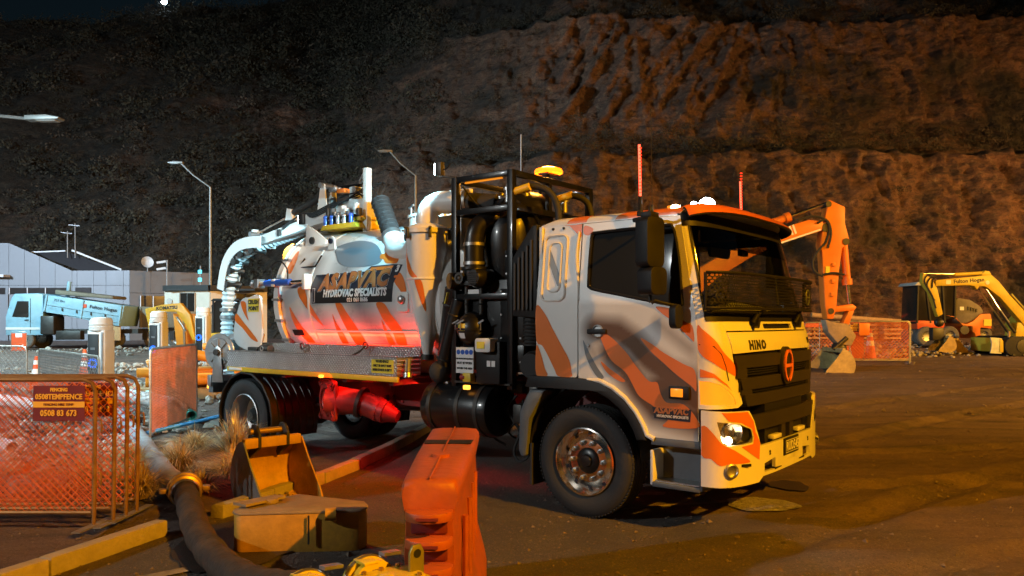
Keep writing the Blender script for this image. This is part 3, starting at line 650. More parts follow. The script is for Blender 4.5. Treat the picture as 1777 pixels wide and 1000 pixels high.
# ---- tank
tankE = T('tank', parent=TK)
acut = lin(-math.pi, math.pi, 64)
def tank_air():
    return strokes([(.30, .75, [(-3.75, .45), (-3.45, .0), (-3.2, -.4), (-3.0, -.75)]), (.22, .55, [(-4.35, .5), (-4.3, .05), (-4.1, -.4)]), (.25, .5, [(-2.6, .7), (-2.45, .2)]), (.2, .4, [(-2.9, -.2), (-2.55, -.6)]), (.3, .5, [(-4.9, .2), (-4.8, -.3)])])
n = 64; b = B(); xs = lin(-5.0, -2.05, 40)
for x in xs:
    for k in range(n): a = 2 * math.pi * k / n; b.v.append(Vector((x, -TR * math.cos(a), TZ + TR * math.sin(a))))
for i in range(40):
    for k in range(n): b.f.append([i * n + k, (i + 1) * n + k, (i + 1) * n + (k + 1) % n, i * n + (k + 1) % n])
bar = b.o('barrel', 'tank_paint', tankE, weld=False)
fa = tank_air(); at = bar.data.attributes.new('airbrush', 'FLOAT', 'POINT')
vals = []
for v in bar.data.vertices:
    a = math.atan2(v.co.z - TZ, -v.co.y); vals.append(fa(v.co.x, a))
at.data.foreach_set('value', vals)
dome = [(.0, .36), (.25, .345), (.5, .29), (.7, .21), (.85, .11), (.93, .03), (.95, 0)]
B().lathe(dome, (-5.0, 0, TZ), (-1, 0, 0), 64).o('rear_door', 'white_paint', tankE)
B().lathe(dome, (-2.05, 0, TZ), (1, 0, 0), 48).o('front_dish', 'white_paint', tankE)
B().lathe([(.95, -.05), (1.0, -.05), (1.0, .05), (.95, .05)], (-4.98, 0, TZ), (1, 0, 0), 72).o('door_flange', 'white_paint', tankE, smooth=20)
for k in range(22):
    a = 2 * math.pi * k / 22
    if math.cos(a) < .2: B().at((-4.98, .985 * math.cos(a), TZ + .985 * math.sin(a))).box((0, 0, 0), (.15, .05, .03)).o('door_clamp', 'steel', tankE)
for x in (-4.35, -2.15): B().lathe([(.951, -.022), (.957, -.018), (.957, .018), (.951, .022)], (x, 0, TZ), (1, 0, 0), 72).o('weld_band', 'white_paint', tankE)
# seam strip low on the side
panel('seam_strip', 'white_paint', tankE, rect(-4.35, -2.1, -.455, -.435), TANK(.012), cu=lin(-4.35, -2.1, 4), thick=.012)
for k, v in TANK_ART.items(): panel('flame', 'orange_vinyl', tankE, curvy(v), TANK(.003), cv=acut, cu=lin(-5.4, -2, 20), label='orange flame stripe on the tank side')
panel('grey_patch', 'grey_vinyl', tankE, curvy(TANK_GREY), TANK(.0025), cv=acut)
for pts in ([(-2.9, .95), (-2.7, .55), (-2.5, .4), (-2.55, .7), (-2.7, 1.0)], [(-4.75, -.1), (-4.62, -.3), (-4.45, -.6), (-4.5, -.75), (-4.62, -.6), (-4.72, -.35)]):
    panel('flame', 'orange_vinyl', tankE, curvy(pts), TANK(.0032), cv=acut, label='orange flame stripe on the tank side')
# logo plate (dark background with bronze letters)
lg = panel('logo_board', 'navy_vinyl', tankE, densify([(-4.28, -.065), (-2.80, -.065), (-2.79, .16), (-2.72, .30), (-2.70, .40), (-2.86, .415), (-3.24, .405), (-3.33, .335), (-4.25, .325), (-4.32, .14), (-4.28, .07)]), TANK(.004), cv=acut, cu=lin(-4.3, -2.7, 8), label='dark logo board on the tank')
def tfn(x0, a0, off=.0055, rise=0): return lambda u, v, w: TANK(off + w)(x0 + u, a0 + (v + rise * u) / TR)
text('ASAPVAC', 'white_vinyl', lg, tfn(-3.515, .215, .005, .025), .275, bold=.024, shear=.18, sx=.97)
text('ASAPVAC', 'navy_vinyl', lg, tfn(-3.515, .215, .007, .025), .275, bold=.021, shear=.18, sx=.97)
text('ASAPVAC', 'bronze_vinyl', lg, tfn(-3.515, .215, .009, .025), .275, bold=.015, shear=.18, sx=.97)
panel('logo_swash', 'orange_vinyl', lg, [(-3.28, .33), (-3.22, .385), (-2.84, .392), (-2.87, .345), (-3.17, .34)], TANK(.008), cv=acut)
text('3', 'white_vinyl', lg, tfn(-2.765, .345, .008), .11, bold=.006, shear=.2)
panel('logo_band', 'black_plastic', lg, rect(-4.2, -2.81, -.06, .095), TANK(.0062), cv=acut)
text('HYDROVAC SPECIALISTS', 'white_vinyl', lg, tfn(-3.47, .058, .009), .125, bold=.006, shear=.12, sx=.80)
text('021 061 8686', 'white_vinyl', lg, tfn(-3.40, -.030, .009), .070, bold=.001, sx=.95)
b = B()
for dx, w, z0, z1 in ((0, .05, -.06, .16), (0, .075, -.05, .015)):
    pass
panel('logo_nozzle', 'white_vinyl', lg, rect(-4.262, -4.215, -.05, .14), TANK(.0075), cv=acut); panel('logo_nozzle', 'navy_vinyl', lg, rect(-4.255, -4.222, -.045, .135), TANK(.009), cv=acut)
# small fittings on the barrel
b = B(); b.at((-2.62, -.955, 2.03)); b.prism(rect(-.09, .09, -.13, .10, .03), .03, 'xz', -.01); b.o('latch_plate', 'white_paint', tankE, bevel=.006)
B().ball((-2.62, -.985, 2.04), .05, sq=(1, .6, 1)).o('latch_boss', 'steel', tankE)
panel('slot_plate', 'black_plastic', tankE, rect(-4.80, -4.58, -.52, -.43), TANK(.006), cv=acut)
B().tube([(-4.62, -.80, 2.62), (-4.72, -.83, 2.5), (-4.3, -.88, 2.5), (-4.22, -.84, 2.64)], .012, 6).o('grab_rail', 'black_paint', tankE)
b = B(); b.prism([(-.07, 0), (.07, 0), (.05, .14), (.0, .18), (-.05, .14)], .03); o = b.o('lifting_lug', 'white_paint', tankE, loc=(-4.18, -.72, 2.72)); 
B().at((-4.18, -.735, 2.83)).cyl((0, -.01, 0), (0, .05, 0), .035, n=14).o('lug_hole', 'navy_vinyl', tankE)
# rear side fin and CRUSH POINT sticker
fn_ = B().prism(curvy([(-5.30, 1.42), (-5.28, 2.10), (-5.55, 2.12), (-5.74, 2.08), (-5.86, 1.85), (-5.92, 1.62), (-5.80, 1.45)], 3), .03, 'xz', -1.03).o('rear_fin', 'white_paint', TK, bevel=.006)
for pts in ([(-5.84, 1.90), (-5.70, 1.80), (-5.50, 1.66), (-5.33, 1.52), (-5.48, 1.55), (-5.70, 1.70), (-5.87, 1.80)], [(-5.74, 2.06), (-5.62, 2.05), (-5.6, 1.92), (-5.55, 1.80), (-5.68, 1.93)]):
    panel('flame', 'orange_vinyl', fn_, curvy(pts), lambda u, v: (u, -1.034, v))
st = panel('crush_sticker', 'sticker_yellow', fn_, rect(-5.56, -5.31, 1.92, 2.10), lambda u, v: (u, -1.0345, v))
text('CRUSH', 'sticker_print', st, plane_fn((-5.435, -1.036, 2.052), (1, 0, 0), (0, 0, 1)), .076, bold=.003)
text('POINT', 'sticker_print', st, plane_fn((-5.435, -1.036, 1.965), (1, 0, 0), (0, 0, 1)), .076, bold=.003)
# tank hatch plate, blue ram, hooks at the back
B().prism([(-.16, -.22), (.26, -.30), (.28, -.08), (.06, .06), (-.14, .16)], .04, 'xz', 0).o('hinge_plate', 'white_paint', TK, bevel=.006, loc=(-4.72, -.60, 2.95))
B().cyl((-4.72, -.62, 2.88), (-4.72, -.55, 2.88), .05, n=16).o('hinge_pin', 'dark_steel', TK)
rm = B().cyl((-5.15, -1.03, 2.30), (-4.62, -1.03, 2.30), .045).o('door_ram', 'blue_paint', TK)
B().cyl((-4.62, -1.03, 2.30), (-4.36, -1.03, 2.30), .024).o('ram_rod', 'chrome', rm); B().cyl((-5.42, -1.03, 2.30), (-5.15, -1.03, 2.30), .03).ball((-5.42, -1.03, 2.30), .06).box((-5.30, -1.03, 2.30), (.07, .12, .12)).o('ram_clevis', 'steel', rm)
B().box((-4.34, -.98, 2.30), (.06, .12, .2)).o('ram_bracket', 'white_paint', rm, bevel=.008)
B().tube(smooth_path([(-5.0, -1.04, 2.34), (-4.98, -1.06, 2.52), (-4.85, -1.02, 2.58), (-4.76, -.98, 2.48), (-4.72, -1.0, 2.34)]), .010, 6).o('hydraulic_hose', 'black_plastic', rm)
B().box((-4.95, -1.0, 2.30), (.08, .14, .1)).o('ram_bracket', 'white_paint', rm, bevel=.008)

# ---- tool tray of checker plate along the side
def tray(s):
    t = T('side_tray', parent=TK); y0 = s * 1.225
    B().box((-4.09, y0, 1.285), (3.32, .006, .21)).o('side_plate', 'checker_plate', t)
    B().box((-4.09, s * .86, 1.34), (3.32, .006, .32)).o('inner_plate', 'checker_plate', t)
    B().box((-4.09, s * 1.045, 1.185), (3.32, .35, .006)).o('floor_plate', 'checker_plate', t)
    for x in (-5.75, -2.43): B().box((x, s * 1.043, 1.285), (.006, .36, .21)).o('end_plate', 'checker_plate', t)
    B().box((-4.09, y0, 1.395), (3.33, .035, .012)).o('lip', 'steel', t)
    B().box((-4.09, s * 1.21, 1.145), (3.34, .04, .06)).o('under_rail', 'yellow_paint', t, bevel=.006)
    return t
ty_ = tray(-1); tray(1)
st = B().box((-2.66, -1.2305, 1.285), (.36, .003, .155)).o('tray_sticker', 'sticker_yellow', ty_)
for i, (s_, z) in enumerate((('WARNING!', 1.34), ('ONLY TIE SAFETY ROPE', 1.292), ('WHEN SHAKER IS EMPTY', 1.245))): text(s_, 'sticker_print', st, plane_fn((-2.66, -1.233, z), (1, 0, 0), (0, 0, 1)), .038 if i else .045, bold=.001, sx=.72 if i else .9)
B().cyl((-5.6, -1.08, 1.34), (-2.9, -.98, 1.30), .018, n=8).o('lance_pipe', 'steel', ty_)
B().tube(smooth_path([(-4.5, -.95, 1.46), (-4.3, -1.0, 1.36), (-4.0, -1.05, 1.30), (-3.6, -1.04, 1.33), (-3.35, -.98, 1.42), (-3.28, -.93, 1.50)]), .012, 6).o('looped_hose', 'rubber', ty_)
for x, z in ((-4.5, 1.47), (-3.28, 1.50)): B().tube([(x + .04 * math.cos(a), -.935, z + .04 * math.sin(a)) for a in lin(0, 6.2, 12)], .009, 6, closed=True).o('hook_ring', 'red_steel', ty_)
for x in (-5.0, -4.1): B().lathe([(.03, -.008), (.04, 0), (.03, .008), (.02, 0), (.03, -.008)], (x, -1.20, 1.435), (0, 1, 0), 14).cyl((x, -1.2, 1.39), (x, -1.2, 1.42), .012, n=8).o('eye_bolt', 'steel', ty_)
B().box((-5.35, -1.05, 1.40), (.22, .12, .09)).cyl((-5.2, -1.06, 1.42), (-5.0, -1.06, 1.42), .06).o('nozzle_gun', 'dark_steel', ty_, bevel=.01)
B().cyl((-2.38, -1.10, 1.36), (-2.32, -1.17, 1.22), .035).cyl((-2.32, -1.17, 1.22), (-2.31, -1.18, 1.17), .048).o('hose_coupling', 'steel', ty_)
# amber marker under the tray
B().box((-3.72, -1.245, 1.13), (.07, .03, .035)).o('side_marker', 'amber_on', TK, bevel=.008)
B().box((-6.38, -1.12, .86), (.06, .05, .05)).o('side_marker', 'amber_on', TK, bevel=.008)
B().box((-6.3, 0, .95), (.10, 2.35, .16)).o('rear_bar', 'steel', TK, bevel=.01); B().box((-6.3, -1.0, .86), (.12, .30, .16)).o('tail_lamp_box', 'grey_plastic', TK, bevel=.01)
# hose reel
rl = T('hose_reel', (-6.12, -1.0, 1.36), R(16), parent=TK)
for y in (-.16, .16):
    b = B().lathe([(.0, 0), (.06, 0), (.065, -.012), (.19, -.012), (.20, 0), (.255, 0), (.262, .008), (.255, .016)], (0, y, 0), (0, 1, 0), 40); b.o('reel_disc', 'steel', rl)
    for k in range(8):
        a = k * math.pi / 4; B().bar((.07 * math.cos(a), y - .014, .07 * math.sin(a)), (.19 * math.cos(a), y - .014, .19 * math.sin(a)), .03, .012).o('reel_spoke', 'steel', rl)
B().cyl((0, -.16, 0), (0, .16, 0), .13, n=20).o('reel_drum', 'dark_steel', rl)
b = B()
for k in range(7): b.lathe([(.14, -.02), (.165, 0), (.14, .02), (.12, 0), (.14, -.02)], (0, -.13 + .042 * k, 0), (0, 1, 0), 24)
b.o('wound_hose', 'rubber', rl)
B().prism([(-.10, -.42), (.10, -.42), (.06, .05), (0, .09), (-.06, .05)], .02, 'xz', -.20).o('reel_bracket', 'steel', rl, bevel=.004); B().cyl((0, -.235, 0), (0, -.18, 0), .045).o('reel_boss', 'dark_steel', rl)
# red knife valve on the outlet, with sloping pipe
kv = T('outlet_valve', (-3.85, -1.02, .82), R(-18), parent=TK)
B().prism(rect(-.25, .25, -.25, .25, .06), .035, 'xz', -.02).o('flange', 'red_steel', kv, bevel=.006)
B().lathe([(.15, -.055), (.20, -.055), (.205, -.03), (.20, -.02)], ax=(0, 1, 0), n=40).o('sealing_ring', 'red_steel', kv)
B().lathe([(0, -.03), (.14, -.03), (.15, -.04)], ax=(0, 1, 0), n=30).o('blank_disc', 'red_steel', kv)
for a in (45, 135, 225, 315):
    c = Vector((.265 * math.cos(R(a)), -.035, .265 * math.sin(R(a)))); d = Vector((math.cos(R(a)), 0, math.sin(R(a))))
    B().tube([c - d * .05 + Vector((d.z, 0, -d.x)) * .028, c + d * .05 + Vector((d.z, 0, -d.x)) * .028, c + d * .065, c + d * .05 - Vector((d.z, 0, -d.x)) * .028, c - d * .05 - Vector((d.z, 0, -d.x)) * .028, c - d * .065], .011, 6, closed=True).o('slot_lug', 'red_steel', kv)
B().cyl((.02, 0, 0), (.30, .28, -.02), .19, .15, n=24).o('valve_body', 'red_steel', kv); B().cyl((.30, .28, -.02), (.33, .31, -.03), .19, n=24).o('pipe_flange', 'dark_steel', kv)
B().cyl((.33, .31, -.03), (.58, .50, -.13), .15, .14, n=24).cyl((.58, .50, -.13), (.70, .60, -.18), .13, .07, n=24).o('reducer_pipe', 'red_steel', kv); B().cyl((.47, .415, -.087), (.52, .454, -.107), .15, n=24).o('pipe_band', 'red_steel', kv)
# fuel tank and side boxes
ft = B().lathe([(0, 0), (.20, 0), (.27, .03), (.285, .07), (.285, .90), (.27, .94), (.20, .97), (0, .97)], (-2.18, -.88, .86), (1, 0, 0), 32).o('fuel_tank', 'black_paint', TK)
for x in (-2.02, -1.62, -1.36): B().lathe([(.286, -.025), (.294, -.025), (.294, .025), (.286, .025)], (x, -.88, .86), (1, 0, 0), 32).o('tank_strap', 'dark_steel', ft, smooth=20)
B().box((-1.95, -.98, 1.13), (.16, .06, .02)).o('tank_label', 'white_vinyl', ft)
# ---- cyclone, pipes, black machinery tower
cy = T('cyclone', (-2.28, -.90, 0), parent=TK)
B().lathe([(.05, 1.42), (.235, 2.26), (.235, 2.78)], n=40).o('cyclone_shell', 'white_paint', cy)
B().lathe([(.236, 2.25), (.242, 2.255), (.242, 2.27), (.236, 2.275)], n=40).o('shell_seam', 'white_paint', cy)
B().lathe([(.262, 2.77), (.262, 2.82), (.24, 2.825), (.22, 2.85), (.13, 2.885)], n=40).o('lid', 'white_paint', cy)
for k in range(6):
    a = R(60 * k + 20); B().at((.268 * math.cos(a), .268 * math.sin(a), 2.79), rz=a).box((0, 0, -.03), (.03, .035, .11)).box((.02, 0, .03), (.05, .03, .02)).o('lid_clamp', 'dark_steel', cy, bevel=.004)
def cyl_fn(r): return lambda a, z: (r * math.cos(a), r * math.sin(a), z)
for pts in ([(-2.5, 2.55), (-2.15, 2.42), (-1.75, 2.30), (-1.45, 2.27), (-1.30, 2.28), (-1.6, 2.36), (-2.0, 2.52), (-2.45, 2.68)],):
    panel('flame', 'orange_vinyl', cy, curvy(pts), cyl_fn(.2375), cu=lin(-3, 0, 40))
def cone_fn(u, z): r = .05 + (z - 1.42) / .84 * .185 + .003; return (r * math.cos(u), r * math.sin(u), z)
panel('flame', 'orange_vinyl', cy, curvy([(-1.45, 2.245), (-1.1, 2.24), (-.95, 2.05), (-.9, 1.9), (-1.15, 1.98), (-1.35, 2.12)]), cone_fn, cu=lin(-3, 0, 40))
B().lathe([(.06, 1.36), (.075, 1.36), (.075, 1.42), (.05, 1.42)], n=20).o('dust_outlet', 'dark_steel', cy)
el = B().tube(smooth_path([(-2.28, -.90, 2.86), (-2.28, -.90, 2.98), (-2.25, -.87, 3.07), (-2.16, -.83, 3.12), (-2.0, -.78, 3.12), (-1.86, -.74, 3.12)], 5), .125, 20).o('outlet_elbow', 'white_paint', TK)
for p, q in (((-1.92, -.758, 3.12), (-1.89, -.748, 3.12)), ((-1.85, -.737, 3.12), (-1.82, -.727, 3.12))): B().cyl(p, q, .135, n=20).o('hose_clamp', 'steel', el)
B().cyl((-1.86, -.74, 3.10), (-1.50, -.62, 3.06), .12, n=20).o('black_sleeve', 'rubber', el)
hd = [(-2.52, -.42, 2.98)] + [(-2.52, -.42, 3.26), (-2.49, -.42, 3.30), (-2.10, -.42, 3.30), (-2.06, -.42, 3.26), (-2.06, -.42, 2.9)]
B().tube(smooth_path(hd, 4), .032, 10).o('grab_handle', 'white_paint', TK)
B().box((-2.2, -.45, 2.75), (.5, .5, .5)).o('inlet_box', 'white_paint', TK, bevel=.03); B().box((-2.05, -.72, 2.55), (.08, .03, .22)).o('inlet_catch', 'steel', TK, bevel=.01)
B().prism(rect(-.16, .16, -.42, .30, .05), .3, 'xz', 0).o('inlet_column', 'white_paint', TK, bevel=.02, loc=(-1.98, -.80, 2.28))
bp = B().tube(smooth_path([(-3.58, -.42, 3.32), (-3.42, -.47, 3.10), (-3.24, -.53, 2.84)], 4), .115, 18).o('suction_sleeve', 'rubber', TK)
b = B()
for k in range(10):
    t = k / 9; b.lathe([(.114, -.012), (.122, 0), (.114, .012)], Vector((-3.58, -.42, 3.32)).lerp(Vector((-3.24, -.53, 2.84)), t), (.34, -.11, -.48), 18)
b.o('sleeve_rib', 'rubber', bp)
B().tube(smooth_path([(-3.25, -.53, 2.86), (-3.14, -.60, 2.70), (-2.95, -.72, 2.62), (-2.62, -.80, 2.62), (-2.40, -.86, 2.62)], 5), .12, 18).o('inlet_elbow', 'white_paint', bp)
B().lathe([(.13, -.03), (.13, .03)], (-3.25, -.53, 2.85), (.34, -.11, -.48), 18).o('hose_clamp', 'steel', bp)
mh = T('tank_manhole', (-2.95, -.15, 3.02), parent=TK)
B().lathe([(.27, -.05), (.27, .06), (.29, .06), (.29, .09), (.24, .11), (0, .13)], n=28).o('manhole_lid', 'white_paint', mh)
for k in range(6):
    a = R(60 * k + 15); p = (.28 * math.cos(a), .28 * math.sin(a), .09); B().cyl(p, (p[0], p[1], .17), .012, n=8).bar((p[0] - .06 * math.sin(a), p[1] + .06 * math.cos(a), .20), (p[0] + .06 * math.sin(a), p[1] - .06 * math.cos(a), .17), .02).o('wing_nut', 'steel', mh)

tw = T('pump_tower', parent=TK)
fr = []
X0, X1, Y0, Y1, ZT = -1.76, -1.00, -1.00, .46, 3.33
for x, y in ((X0, Y0), (X1, Y0), (X0, Y1), (X1, Y1)): B().box((x, y, (1.1 + ZT) / 2), (.07, .07, ZT - 1.1)).o('frame_post', 'black_paint', tw, bevel=.004)
for z in (ZT - .03, 2.95, 2.05):
    for y in (Y0, Y1): B().box(((X0 + X1) / 2, y, z), (X1 - X0 - .07, .06, .06)).o('frame_rail', 'black_paint', tw, bevel=.004)
    for x in (X0, X1): B().box((x, (Y0 + Y1) / 2, z), (.06, Y1 - Y0 - .07, .06)).o('frame_rail', 'black_paint', tw, bevel=.004)
B().box((X1, -.35, 3.14), (.05, .05, .34)).o('frame_rail', 'black_paint', tw)
B().box((-1.38, -.99, 3.27), (.5, .02, .035)).o('led_bar', 'amber_lens', tw)
# cabinet
B().box((-1.28, 0, 1.75), (.84, 1.92, .95)).o('pump_cabinet', 'black_paint', tw, bevel=.012)
B().box((-1.0, -.02, 2.375), (.28, 1.86, .30)).o('pump_cabinet_top', 'black_paint', tw, bevel=.012)
for x, z in ((-1.1, 2.46), (-.9, 2.46), (-1.1, 2.28), (-.9, 2.28)): B().at((x, -.95, z)).cyl((0, 0, 0), (0, -.014, 0), .011, n=6).o('panel_bolt', 'steel', tw)
for x, z, w, h in ((-1.02, 1.85, .30, .55), (-1.02, 1.45, .30, .2)): B().box((x, -.966, z), (w, .012, h)).o('access_panel', 'black_paint', tw, bevel=.004)
for x in (-1.15, -.90):
    for z in (1.38, 1.62, 1.86, 2.10): B().at((x, -.975, z)).cyl((0, 0, 0), (0, -.012, 0), .011, n=6).o('panel_bolt', 'steel', tw)
g = B().box((-1.0, -.978, 1.95), (.12, .014, .20)).o('gauge_plate', 'steel', tw, bevel=.004)
for z in (1.99, 1.915): B().lathe([(.03, 0), (.036, -.012), (.028, -.016), (0, -.014)], (-1.0, -.985, z), (0, 1, 0), 18).o('gauge', 'grey_plastic', g)
B().box((-.99, -.977, 2.13), (.11, .008, .035)).o('data_label', 'sticker_yellow', tw); B().box((-.83, -.977, 1.98), (.012, .008, .42)).o('sight_tube', 'steel', tw)
# big filter housing and elbows
B().lathe([(.30, -.3), (.33, -.25), (.33, .85), (.29, .95), (.15, 1.0), (0, 1.0)], (-1.35, -.45, 2.55), (.1, 1, 0), 36).o('filter_drum', 'black_paint', tw)
B().tube(smooth_path([(-1.32, -.55, 2.15), (-1.32, -.62, 2.55), (-1.32, -.60, 2.80), (-1.33, -.45, 2.92), (-1.35, -.2, 2.95)], 5), .29, 28).o('large_elbow', 'black_paint', tw)
B().lathe([(.30, -.02), (.315, 0), (.30, .02)], (-1.32, -.52, 2.87), (0, .75, .66), 28).o('elbow_weld', 'black_paint', tw)
sp = B().tube(smooth_path([(-1.30, -.72, 2.90), (-1.38, -.86, 2.88), (-1.47, -.97, 2.78), (-1.50, -1.0, 2.62), (-1.50, -1.0, 2.36)], 5), .105, 20).o('vacuum_elbow', 'black_paint', tw)
for z in (2.60, 2.40): B().lathe([(.112, -.016), (.117, -.016), (.117, .016), (.112, .016)], (-1.50, -1.0, z), n=24).o('hose_clamp', 'steel', sp)
vb = B().lathe([(.09, .0), (.15, .01), (.15, .05), (.12, .06), (.12, .16), (.15, .17), (.15, .2)], (-1.50, -1.0, 2.16), n=24).o('relief_valve', 'black_paint', tw)
B().lathe([(.0, -.17), (.08, -.165), (.10, -.12), (.10, .1)], (-1.36, -1.02, 2.24), (0, 1, 0), 24).o('valve_body', 'black_paint', vb)
b = B()
for k in range(6): b.box((-1.36, -1.19, 2.185 + .022 * k), (.12, .02, .010))
b.o('valve_louvre', 'grille_plastic', vb); B().lathe([(.0, -.12), (.085, -.11), (.095, -.06), (.095, .1)], (-1.72, -1.0, 2.22), (.5, 1, 0), 20).o('valve_port', 'black_paint', vb)
B().lathe([(.035, -.02), (.06, -.02), (.06, .02), (.035, .02)], (-1.56, -1.16, 2.24), (0, 1, 0), 18).ball((-1.56, -1.15, 2.24), .04).o('actuator', 'dark_steel', vb)
for x in (-1.60, -1.40):
    q = B().cyl((x, -1.0, 1.84), (x, -1.0, 2.18), .028, n=12)
    for z in (1.86, 1.97, 2.07): q.lathe([(.03, -.01), (.038, 0), (.03, .01)], (x, -1.0, z), n=12)
    q.o('valve_riser', 'dark_steel', tw)
B().box((-1.49, -1.02, 2.09), (.15, .01, .07)).o('data_label', 'white_vinyl', tw)
bl = B().ball((-1.50, -1.0, 1.71), .185, 28, 18).o('moisture_trap', 'black_paint', tw)
B().lathe([(.186, -.012), (.2, -.012), (.2, .012), (.186, .012)], (-1.5, -1.0, 1.71), n=28).o('trap_flange', 'black_paint', bl)
for a in (-150, -30, -95): 
    c = Vector((-1.5 + .2 * math.cos(R(a)), -1 + .2 * math.sin(R(a)), 1.73)); B().cyl(c - Vector((0, 0, .03)), c + Vector((0, 0, .05)), .008, n=6).bar(c + Vector((-.045, 0, .035)), c + Vector((.045, 0, .075)), .014).o('wing_nut', 'steel', bl)
def ballst(w, h, zc, m):
    return panel('trap_sticker', m, bl, rect(-w / 2, w / 2, -h / 2, h / 2), lambda u, v: (-1.5 + .189 * math.sin((u - .02) / .187) * math.cos((zc + v) / .187), -1 - .189 * math.cos((u - .02) / .187) * math.cos((zc + v) / .187), 1.71 + .189 * math.sin((zc + v) / .187)), cu=lin(-w / 2, w / 2, 4), cv=lin(-h / 2, h / 2, 4))
ballst(.10, .075, .02, 'sticker_yellow'); ballst(.085, .06, -.07, 'white_vinyl')
# leaning dump pipes
for p, q, r in (((-1.72, -.98, 2.02), (-1.98, -1.0, 1.22), .085), ((-1.86, -.92, 2.15), (-2.12, -.78, 1.30), .10)):
    pp = B().tube([p, Vector(p).lerp(Vector(q), .5), q], r, 18).o('drain_pipe', 'black_paint', tw)
    for t in (.2, .8): B().lathe([(r + .001, -.012), (r + .009, 0), (r + .001, .012)], Vector(p).lerp(Vector(q), t), Vector(q) - Vector(p), 18).o('hose_clamp', 'dark_steel', pp)
B().ball((-1.98, -1.0, 1.24), .13).o('pipe_boot', 'rubber', tw)
B().bar((-1.82, -1.10, 1.98), (-1.78, -1.10, 2.10), .035, .008).o('data_label', 'sticker_yellow', tw)
sg = B().box((-1.53, -1.115, 1.385), (.24, .008, .27)).o('safety_sign', 'white_vinyl', tw)
for k in range(4): B().lathe([(.0, -.003), (.026, -.003), (.026, 0)], (-1.615 + .058 * k, -1.119, 1.47), (0, 1, 0), 20).o('sign_symbol', 'blue_paint', sg)
for s_, z, q in (('THIS PROTECTIVE EQUIPMENT', 1.40, .022), ('MUST BE WORN', 1.355, .034), ('WITHIN THIS AREA', 1.30, .03)): text(s_, 'sticker_print', sg, plane_fn((-1.53, -1.12, z), (1, 0, 0), (0, 0, 1)), q, bold=.0008, sx=.8)
eb = B().box((-1.22, -1.04, 1.37), (.32, .16, .44)).o('control_box', 'black_plastic', tw, bevel=.02)
B().prism(rect(-.10, .10, -.07, .07, .03), .14, 'xz', -.07).o('washer_bottle', 'white_paint', tw, bevel=.02, loc=(-1.22, -1.13, 1.55)); B().box((-1.24, -1.205, 1.55), (.10, .004, .07)).o('bottle_label', 'sticker_yellow', tw)
for x in (-1.20, -1.14): B().box((x, -1.124, 1.36), (.045, .006, .06)).o('data_label', 'white_vinyl', eb)
es = B().box((-1.47, -1.12, 1.21), (.11, .08, .09)).o('emergency_stop', 'yellow_paint', tw, bevel=.008); B().cyl((-1.56, -1.13, 1.21), (-1.50, -1.13, 1.21), .035).o('stop_button', 'red_steel', es)
B().box((-1.49, -1.13, 1.105), (.075, .04, .045)).o('side_marker', 'amber_on', TK, bevel=.008)
B().box((-1.35, -1.0, 1.15), (.75, .12, .02)).o('step_plate', 'dark_steel', tw)
# engine and driveline clutter under the tower
un = T('underbody', parent=TK)
B().box((-1.0, 0, .95), (.9, .75, .5)).o('gearbox', 'dark_steel', un, bevel=.05); B().box((-.2, 0, 1.0), (1.0, .8, .6)).o('engine_block', 'dark_steel', un, bevel=.04)
for k in range(12):
    x = -1.25 + .07 * k + random.uniform(-.03, .03); z0 = random.uniform(.85, 1.2); pts = [(x, -.75, z0), (x + random.uniform(-.1, .1), -.85, z0 - .15), (x + random.uniform(-.15, .15), -.80, z0 - .35), (x + random.uniform(-.1, .2), -.7, z0 - .45)]
    B().tube(smooth_path(pts, 4), random.choice((.010, .014, .02)), 6).o('air_hose', random.choice(('rubber', 'dark_steel')), un)
for x, y, z, d in ((-1.02, -.82, .84, (.12, .14, .2)), (-.86, -.75, 1.0, (.14, .2, .3)), (-.75, -.78, .62, (.16, .2, .16)), (-.92, -.80, .55, (.1, .1, .16)), (-1.1, -.72, 1.1, (.2, .2, .12))): B().box((x, y, z), d).o('valve_block', 'dark_steel', un, bevel=.02)
B().lathe([(0, 0), (.10, .02), (.12, .06), (.12, .36), (.10, .40), (0, .42)], (-.98, -.68, .50), (.2, 0, 1), 20).o('air_drier', 'dark_steel', un)
B().tube(smooth_path([(-1.05, -.8, .62), (-1.08, -.86, .45), (-.98, -.9, .36), (-.88, -.88, .42), (-.9, -.8, .52)]), .014, 6).o('air_hose', 'rubber', un)
# bits on top of the tower
B().cyl((-1.76, -1.0, 3.33), (-1.92, -1.04, 3.36), .016, n=8).box((-1.95, -1.05, 3.44), (.09, .06, .15)).o('work_lamp', 'dark_steel', tw, bevel=.006); B().box((-1.999, -1.055, 3.44), (.006, .05, .12)).o('work_lamp_lens', 'cool_glass', tw)
B().tube(smooth_path([(-1.92, -1.05, 3.42), (-1.84, -1.05, 3.44), (-1.80, -1.02, 3.50), (-1.76, -1.0, 3.46)]), .006, 6).o('lamp_cable', 'black_plastic', tw)
B().tube(smooth_path([(-1.75, -.9, 3.25), (-1.62, -.8, 3.05), (-1.45, -.75, 3.0), (-1.2, -.8, 3.12)]), .012, 6).o('cable', 'black_plastic', tw)
for x, y, z in ((-1.45, -.6, 3.12), (-1.2, -.5, 3.14), (-1.1, .1, 3.14), (-1.15, -.86, 3.15)): B().cyl((x, y, z - .12), (x, y, z), .04, n=12).cyl((x, y, z), (x, y, z + .03), .055, n=12).ball((x, y, z + .05), .03).o('pipe_fitting', 'steel', tw)
B().tube(smooth_path([(-1.0, -.98, 3.10), (-.85, -.9, 3.16), (-.68, -.8, 3.10), (-.60, -.75, 2.90), (-.60, -.75, 2.5)]), .035, 10).o('air_hose', 'rubber', tw)
